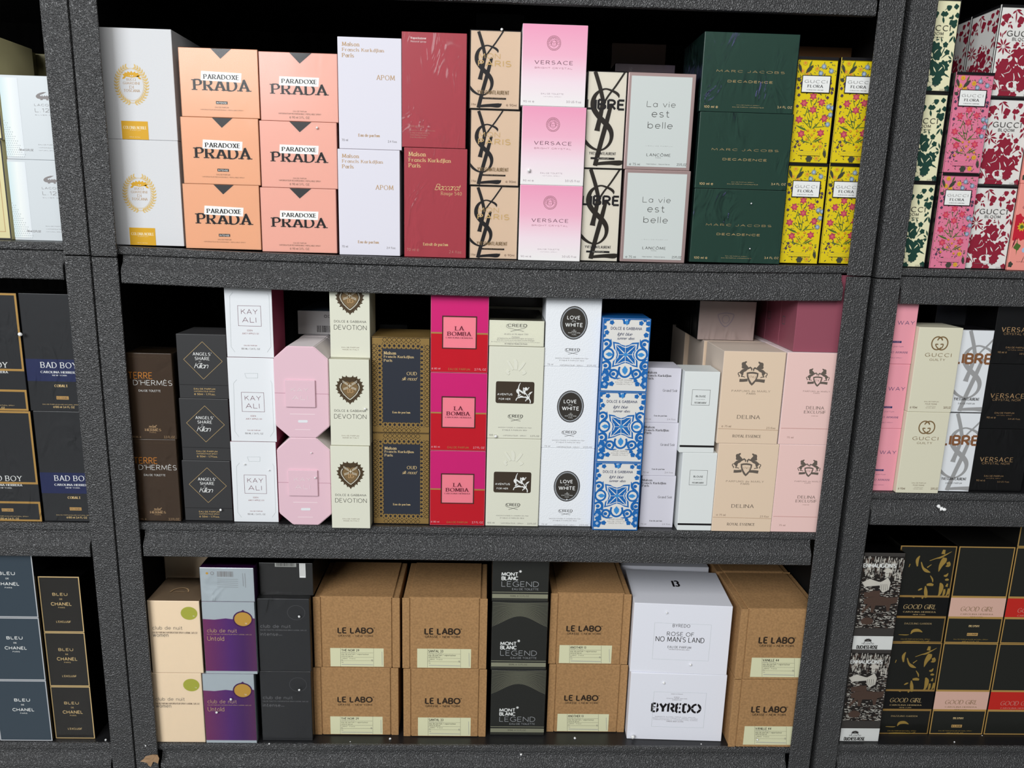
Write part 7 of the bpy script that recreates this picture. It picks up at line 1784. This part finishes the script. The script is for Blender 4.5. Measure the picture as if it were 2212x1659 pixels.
  ('goldL', -.206, .08, 1.445, 0, 'pale gold carton with dark edge at the left picture edge, lower one of the two', 'pale gold cartons', 'box'),
  ('goldL', -.203, .08, 1.5922, 0, 'pale gold carton with dark edge at the left picture edge, upper one of the two', 'pale gold cartons', 'box'),
  ('goldLb', -.224, .17, 1.445, 0, 'olive gold carton standing behind the crocodile cartons, left one', None, 'box'),
  ('goldLb', -.211, .225, 1.445, 0, 'olive gold carton standing behind the crocodile cartons, rear one', None, 'box'),
  ('blackback', -.103, .17, 1.445, 0, 'black wrapped carton behind the crocodile cartons', None, 'box'),
  ('badG', -.2115, .042, .9909, 0, 'black carton framed in gold lines at the left picture edge, lower one of the two', 'black gold framed cartons', 'box'),
  ('badG', -.2135, .042, 1.1781, 0, 'black carton framed in gold lines at the left picture edge, upper one of the two', 'black gold framed cartons', 'box'),
  ('cob', -.1095, .045, .9909, 0, 'black carton with navy blue band behind the far left post, lower one of the two', 'black navy band cartons', 'box'),
  ('cob', -.1125, .045, 1.1781, 0, 'black carton with navy blue band behind the far left post, upper one of the two', 'black navy band cartons', 'box'),
  ('goldsliver', -.2815, .075, .9909, 0, 'pale yellow carton edge above the gold framed black cartons', None, 'box'),
  ('bleu', -.2312, .0535, .5797, 0, 'slate blue carton with pale edges, bottom one at the left picture edge', 'slate blue cartons', 'box'),
  ('bleu', -.2312, .0535, .6984, 0, 'slate blue carton with pale edges, middle one at the left picture edge', 'slate blue cartons', 'box'),
  ('bleu', -.2312, .0535, .8171, 0, 'slate blue carton with pale edges, top one at the left picture edge', 'slate blue cartons', 'box'),
  ('bleuG', -.1502, .065, .5797, 0, 'small black carton with gold edge lines, bottom one beside the far left post', 'black gold edged cartons', 'box'),
  ('bleuG', -.1502, .065, .6831, 0, 'small black carton with gold edge lines, middle one beside the far left post', 'black gold edged cartons', 'box'),
  ('bleuG', -.1502, .065, .7865, 0, 'small black carton with gold edge lines, top one beside the far left post', 'black gold edged cartons', 'box'),
  ('bleuG', -.1502, .1575, .7865, 0, 'small black carton behind the top gold edged one, second row', 'rear black cartons', 'box'),
  ('bleuG', -.1502, .1575, .5797, 0, 'small black carton hidden behind the gold edged stack, second row bottom', 'rear black cartons', 'box'),
  ('bleuG', -.1502, .1575, .6831, 0, 'small black carton hidden behind the gold edged stack, second row middle', 'rear black cartons', 'box'),
  ('bleuG', -.1502, .25, .7865, 0, 'small black carton behind the top gold edged one, third row', 'rear black cartons', 'box'),
  ('bleuG', -.1502, .25, .5797, 0, 'small black carton hidden behind the gold edged stack, third row bottom', 'rear black cartons', 'box'),
  ('bleuG', -.1502, .25, .6831, 0, 'small black carton hidden behind the gold edged stack, third row middle', 'rear black cartons', 'box'),
  ('bloomR', 1.347, .0548, 1.4396, 0, 'white carton with crimson flower print, bottom one of the front stack', 'crimson flower cartons', 'box'),
  ('bloomR', 1.347, .0548, 1.569, 0, 'white carton with crimson flower print, middle one of the front stack', 'crimson flower cartons', 'box'),
  ('bloomR', 1.347, .0548, 1.6984, 0, 'white carton with crimson flower print, top one of the front stack', 'crimson flower cartons', 'box'),
  ('bloomR', 1.347, .1262, 1.6984, 0, 'white carton with crimson flower print, second row behind the top one', 'rear crimson flower cartons', 'box'),
  ('bloomR', 1.347, .1262, 1.569, 0, 'white carton with crimson flower print hidden under the second rear row', 'rear crimson flower cartons', 'box'),
  ('bloomR', 1.347, .1262, 1.4396, 0, 'white carton with crimson flower print at shelf level, second rear row', 'rear crimson flower cartons', 'box'),
  ('bloomR', 1.347, .1977, 1.6984, 0, 'white carton with crimson flower print, third row behind the top one', 'rear crimson flower cartons', 'box'),
  ('bloomR', 1.347, .1977, 1.569, 0, 'white carton with crimson flower print hidden under the third rear row', 'rear crimson flower cartons', 'box'),
  ('bloomR', 1.347, .1977, 1.4396, 0, 'white carton with crimson flower print at shelf level, third rear row', 'rear crimson flower cartons', 'box'),
  ('bloomR', 1.347, .2692, 1.6984, 0, 'white carton with crimson flower print, fourth row behind the top one', 'rear crimson flower cartons', 'box'),
  ('bloomR', 1.347, .2692, 1.569, 0, 'white carton with crimson flower print hidden under the fourth rear row', 'rear crimson flower cartons', 'box'),
  ('bloomR', 1.347, .2692, 1.4396, 0, 'white carton with crimson flower print at shelf level, fourth rear row', 'rear crimson flower cartons', 'box'),
  ('bloomG', 1.2166, .0548, 1.4396, 0, 'pale lemon carton with dark green flower print, bottom one behind the right post', 'green flower cartons', 'box'),
  ('bloomG', 1.2166, .0548, 1.571, 0, 'pale lemon carton with dark green flower print, middle one behind the right post', 'green flower cartons', 'box'),
  ('bloomG', 1.2166, .0548, 1.7024, 0, 'pale lemon carton with dark green flower print, top one behind the right post', 'green flower cartons', 'box'),
  ('floraP', 1.2818, .0392, 1.4396, 0, 'pink floral carton with white name plate, lower one between the lemon and crimson print stacks', 'pink floral cartons', 'box'),
  ('floraP', 1.2818, .0392, 1.585, 0, 'pink floral carton with white name plate, upper one between the lemon and crimson print stacks', 'pink floral cartons', 'box'),
  ('coral', 1.417, .05, 1.4396, 0, 'coral pink carton with red poppy at the right picture edge', 'coral cartons', 'box'),
  ('coral', 1.417, .05, 1.5728, 0, 'coral pink carton above the red poppy one at the right picture edge', 'coral cartons', 'box'),
  ('myway', 1.2099, .0435, 1.0684, 0, 'candy pink carton with dark blue lettering, bottom one behind the right post', 'candy pink cartons', 'box'),
  ('myway', 1.2099, .0435, 1.1766, 0, 'candy pink carton with dark blue lettering, middle one behind the right post', 'candy pink cartons', 'box'),
  ('myway', 1.2105, .0435, 1.2848, 0, 'candy pink carton with dark blue lettering, top one behind the right post', 'candy pink cartons', 'box'),
  ('guilty', 1.284, .035, 1.0684, 0, 'cream carton with linked bronze circle emblem, lower one of the two', 'cream linked emblem cartons', 'box'),
  ('guilty', 1.2848, .035, 1.2078, 0, 'cream carton with linked bronze circle emblem, upper one of the two', 'cream linked emblem cartons', 'box'),
  ('librew', 1.3498, .045, 1.0684, 0, 'slim white carton with grey letter monogram and copper word, lower one of the two', 'slim white monogram cartons', 'box'),
  ('librew', 1.35, .045, 1.2061, 0, 'slim white carton with grey letter monogram and copper word, upper one of the two', 'slim white monogram cartons', 'box'),
  ('cnoir', 1.4265, .06, 1.0684, 0, 'black wrapped carton with gold lettering at the right picture edge, bottom one of its stack', 'black wrapped cartons', 'box'),
  ('cnoir', 1.4265, .06, 1.1782, 0, 'black wrapped carton with gold lettering at the right picture edge, middle one of its stack', 'black wrapped cartons', 'box'),
  ('cnoir', 1.427, .06, 1.288, 0, 'black wrapped carton with gold lettering at the right picture edge, top one of its stack', 'black wrapped cartons', 'box'),
  ('noirL', 1.363, .1515, 1.3398, 0, 'black film wrapped carton lying behind the white monogram carton', None, 'box'),
  ('noirbase', 1.355, .1465, 1.0684, 0, 'black carton hidden behind the slim white monogram pair', None, 'box'),
  ('penh', 1.2534, .06, .5844, 0, 'tall black and white etched picture carton, lower one beside the right post', 'etched picture cartons', 'box'),
  ('penh', 1.2534, .06, .7691, 0, 'tall black and white etched picture carton, upper one beside the right post', 'etched picture cartons', 'box'),
  ('ggD', 1.3429, .091, .5844, 0, 'black carton with gold frame and gold leaf splashes, lower one of the two', 'gold leaf splash cartons', 'box'),
  ('ggD', 1.3419, .091, .7716, 0, 'black carton with gold frame and gold leaf splashes, upper one of the two', 'gold leaf splash cartons', 'box'),
  ('ggB', 1.4459, .091, .5844, 0, 'black gold framed carton with blush pink band, lower one of the two', 'pink band cartons', 'box'),
  ('ggB', 1.4459, .091, .7716, 0, 'black gold framed carton with blush pink band, upper one of the two', 'pink band cartons', 'box'),
  ('ggR', 1.5489, .091, .5844, 0, 'black gold framed carton with bright red band, lower one at the right picture edge', 'red band cartons', 'box'),
  ('ggR', 1.5489, .091, .7716, 0, 'black gold framed carton with bright red band, upper one at the right picture edge', 'red band cartons', 'box'),
  ('ggRL', 1.5489, .091, .9588, 0, 'black gold framed carton lying on top of the red band pair', None, 'box'),
  ('ggback', 1.3429, .193, .5844, 0, 'black silver edged carton in the second row behind the gold leaf column, lower', 'rear black silver edged cartons', 'box'),
  ('ggback', 1.3429, .193, .7716, 0, 'black silver edged carton in the second row behind the gold leaf column, upper', 'rear black silver edged cartons', 'box'),
  ('ggback', 1.4459, .193, .5844, 0, 'black silver edged carton in the second row behind the pink band column, lower', 'rear black silver edged cartons', 'box'),
  ('ggback', 1.4459, .193, .7716, 0, 'black silver edged carton in the second row behind the pink band column, upper', 'rear black silver edged cartons', 'box'),
  ('ggback', 1.3429, .295, .5844, 0, 'black silver edged carton in the third row behind the gold leaf column, lower', 'rear black silver edged cartons', 'box'),
  ('ggback', 1.3429, .295, .7716, 0, 'black silver edged carton in the third row behind the gold leaf column, upper', 'rear black silver edged cartons', 'box'),
  ('ggback', 1.4459, .295, .5844, 0, 'black silver edged carton in the third row behind the pink band column, lower', 'rear black silver edged cartons', 'box'),
  ('ggback', 1.4459, .295, .7716, 0, 'black silver edged carton in the third row behind the pink band column, upper', 'rear black silver edged cartons', 'box'),
]

def front_pick(f):
    n = f.normal
    return 0 if n.y < -.7 else (2 if n.z > .7 else 1)
def build(key):
    t = T[key]; W, H, D = t['W'], t['H'], t['D']; fin = t['fin']; parts = []
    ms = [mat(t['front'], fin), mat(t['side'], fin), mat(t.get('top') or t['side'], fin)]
    ch = t.get('ch')
    if t.get('flap'):
        kr = ms[0]; b = box_bm(-W/2+.0015, W/2-.0015, -D/2+.0022, D/2, 0, H-.0022, .001, 2); parts.append(('mailer_body', bm_mesh(b, key, [kr])))
        parts.append(('front_flap', bm_mesh(box_bm(-W/2+.0145, W/2-.0145, -D/2, -D/2+.0020, .0008, H-.0004, .0009, 2), key, [kr])))
        parts.append(('lid', bm_mesh(box_bm(-W/2+.0120, W/2-.0120, -D/2+.0022, D/2-.002, H-.0021, H, .0009, 2), key, [kr])))
        for sg in (-1, 1):
            parts.append(('side_flap', bm_mesh(box_bm(min(sg*(W/2-.0128), sg*W/2), max(sg*(W/2-.0128), sg*W/2), -D/2+.0004, -D/2+.0021, 0, H-.001, .0008, 2), key, [kr])))
    elif ch and ch[1]:
        dx, dz = ch; pr = [(-W/2+dx, 0), (W/2-dx, 0), (W/2, dz), (W/2, H-dz), (W/2-dx, H), (-W/2+dx, H), (-W/2, H-dz), (-W/2, dz)]
        bm = bmesh.new(); f = [bm.verts.new((x, -D/2, z)) for x, z in pr]; k = [bm.verts.new((x, D/2, z)) for x, z in pr]
        bm.faces.new(f[::-1]); bm.faces.new(k)
        for i in range(8): bm.faces.new((f[i], f[(i+1) % 8], k[(i+1) % 8], k[i]))
        bmesh.ops.recalc_face_normals(bm, faces=bm.faces); bmesh.ops.bevel(bm, geom=list(bm.edges), offset=.0012, segments=2, affect='EDGES')
        parts.append(('carton', bm_mesh(bm, key, ms, front_pick)))
    else:
        parts.append(('carton', bm_mesh(box_bm(-W/2, W/2, -D/2, D/2, 0, H, .0009, 2), key, ms, front_pick)))
    art = Art(W, H, D)
    if t.get('plate'):
        u0, v0, u1, v1 = t['plate']; art.plate = t['plate']; x0, z1 = art.pt(u0, v0); x1, z0 = art.pt(u1, v1)
        parts.append(('name_plate', bm_mesh(box_bm(x0, x1, -D/2-.003, -D/2+.0005, z0, z1, .0008, 2), key, [ms[0]])))
    for e in t['els']: art.draw(e)
    for nm, (v, f, mi, cs) in art.parts.items():
        parts.append((nm, mesh(key+'_'+nm, v, f, [mat(c) for c in cs], mi)))
    if t.get('sideart'):
        for nm in ('pattern', 'border'):
            v, f, mi, cs = art.parts[nm]; parts.append(('side_'+nm, mesh(key+'_side', [(y, -x, z) for x, y, z in v], f, [mat(c) for c in cs], mi)))
    if t.get('tagside'):
        a3 = Art(D, H, W); a3.frame('security_tag', 'greydim', -D*.36, H*.3, -D*.19, H*.41, .0012); v, f, mi, cs = a3.parts['security_tag']
        parts.append(('security_tag', mesh(key+'_tag', [(y, -x, z) for x, y, z in v], f, [mat(c) for c in cs], mi)))
    if t.get('ring'):
        a3 = Art(W, H, 0); a3.line('ring_mark', 'tan', arc(0, 0, W*.17, W*.17, 0, 360, 12), W*.022); a3.box('ring_mark', 'tan', -W*.09, -W*.015, W*.09, W*.015); v, f, mi, cs = a3.parts['ring_mark']
        parts.append(('ring_mark', mesh(key+'_ring', [(x, z-D*.18, H+.0022) for x, y, z in v], f, [mat(c) for c in cs], mi)))
    if t.get('topmark'):
        a2 = Art(W, .06, 0); a2.text('|3', .47, .1, .53, .45, 'ink', 'sb', 'top_mark'); v, f, mi, cs = a2.parts['top_mark']
        v = [(x, z-.03, H+.0003) for x, y, z in v]; parts.append(('top_mark', mesh(key+'_mark', v, f, [mat(c) for c in cs], mi)))
    if t['wrap']:
        g = .0007 if not art.k else .0004+art.off
        b = box_bm(-W/2-.0004, W/2+.0004, -D/2-g, D/2+.0004, .0001, H+.0000, .0006, 1)
        parts.append(('clear_film_wrap', bm_mesh(b, key+'_film', [film(t['wrap'])])))
    return t['name'], parts
BUILT = {}
for key, x, y, z, yaw, label, group, cat in PLACE:
    if key not in BUILT: BUILT[key] = build(key)
    nm, parts = BUILT[key]
    r = empty(nm, (x, y, z), math.radians(yaw)); tag(r, label, cat, group)
    for pn, me in parts: obj(pn, me, r)
    t = T[key]
    if t['wrap'] and not any(abs(p[1]-x) < .03 and abs(p[2]-y) < .03 and 0 < p[3]-z-t['H'] < .004 for p in PLACE):
        W, H, D = t['W'], t['H'], t['D']; k = key+'_fold'
        if k not in BUILT:
            vs = [(-W/2, -D/2, H+.0003), (W/2, -D/2, H+.0003), (W/2, D/2, H+.0003), (-W/2, D/2, H+.0003), (-W*.16, 0, H+.0016), (W*.16, 0, H+.0016)]
            BUILT[k] = mesh(k, vs, [(0, 1, 5, 4), (1, 2, 5), (2, 3, 4, 5), (3, 0, 4)], [film(t['wrap'])])
        obj('film_end_fold', BUILT[k], r)
CRUMBS = [
(0.4025,0.0248,0.5804,0.0022),
(0.7355,0.0295,0.5804,0.0022),
(0.9631,0.0160,0.5799,0.0012),
(0.3327,0.0166,0.5797,0.0009),
(0.8397,0.0252,0.5875,0.0035),
(0.8854,0.0272,0.8323,0.0018),
(0.9341,0.0252,0.7332,0.0022),
(0.8894,0.0272,0.6955,0.0024),
(1.0608,0.0067,0.5968,0.0018),
(0.1269,0.0192,1.0136,0.0022),
(-0.1612,0.0092,1.3019,0.0032),
(0.1704,0.0162,1.0945,0.0014),
(0.2094,0.0162,1.0851,0.0012),
(0.2872,0.0037,1.0780,0.0016),
(0.2812,0.0072,1.1188,0.0012),
(0.3704,-0.0018,1.1965,0.0020),
(0.3015,0.0187,1.6223,0.0018),
(0.6192,0.0087,1.5698,0.0028),
(0.9615,0.0077,1.5304,0.0012),
(0.9658,0.0077,1.4623,0.0011),
(0.5738,0.0187,1.7678,0.0020),
(0.7001,0.0177,1.0423,0.0012),
(0.5790,0.0157,1.1505,0.0026),
(0.1298,0.0087,0.6687,0.0022),
(0.1039,0.0087,0.6425,0.0022),
(0.2506,0.0157,0.8237,0.0022),
(0.2462,0.0157,0.6830,0.0020),
(0.1928,0.0067,0.5823,0.0016),
(-0.0956,0.0169,0.5803,0.0020),
(-0.0183,-0.0016,0.5833,0.0015),
(1.3246,0.0067,1.0456,0.0035),
(1.3280,0.0032,1.0430,0.0030),
(1.3317,0.0012,1.0421,0.0032),
(1.3259,0.0012,1.0414,0.0022),
(1.5320,0.0352,0.5810,0.0022),
(1.4307,0.0198,0.5847,0.0014),
(1.4950,0.0392,0.5831,0.0016),
(0.6370,-0.0004,0.5695,0.0020),
]
TAPE = [(-0.0302,0.5515),(-0.0246,0.5552),(-0.0206,0.5613),(-0.0083,0.5650),(0.0014,0.5665),(0.0046,0.5601),(0.0014,0.5489),(-0.0019,0.5531),(-0.0082,0.5502),(-0.0125,0.5404),(-0.0171,0.5432),(-0.0180,0.5474),(-0.0226,0.5501)]
rr = random.Random(4)
for i in range(0, len(CRUMBS)):
    x, y, z, r = CRUMBS[i]; bm = bmesh.new(); bmesh.ops.create_icosphere(bm, subdivisions=2, radius=r)
    for v in bm.verts: v.co *= rr.uniform(.75, 1.15); v.co.y *= .8
    for f in bm.faces: f.smooth = True
    o = obj('foam_crumb', bm_mesh(bm, 'foam_crumb', [M_FOAM])); o.location = (x, y-r*.5, z); tag(o, 'tiny white polystyrene crumb stuck to a carton or shelf', 'packing crumb', 'scattered white foam crumbs')
M_TAPE = plain('brown_tape', (.36, .22, .12), .4)
cx = sum(p[0] for p in TAPE)/len(TAPE); cz = sum(p[1] for p in TAPE)/len(TAPE); n = len(TAPE)
def curl(x, z): return -.0012-(.006*max(0, (x-cx)*40)**2)-.0012*math.sin(z*700)*abs(x-cx)*60
ring = [[(cx+(x-cx)*k, curl(cx+(x-cx)*k, cz+(z-cz)*k), cz+(z-cz)*k) for x, z in TAPE] for k in (1, .66, .33)]
vs = [p for q in ring for p in q]+[(cx, -.0012, cz)]; fs = []
for a in (0, 1): fs += [(a*n+i, a*n+(i+1) % n, (a+1)*n+(i+1) % n, (a+1)*n+i) for i in range(n)]
fs += [(2*n+i, 2*n+(i+1) % n, 3*n) for i in range(n)]
o = obj('torn_tape', mesh('torn_tape', vs, fs, [M_TAPE])); so = o.modifiers.new('thickness', 'SOLIDIFY'); so.thickness = .0004
tag(o, 'torn scrap of brown packing tape on the left post near the bottom', 'tape')
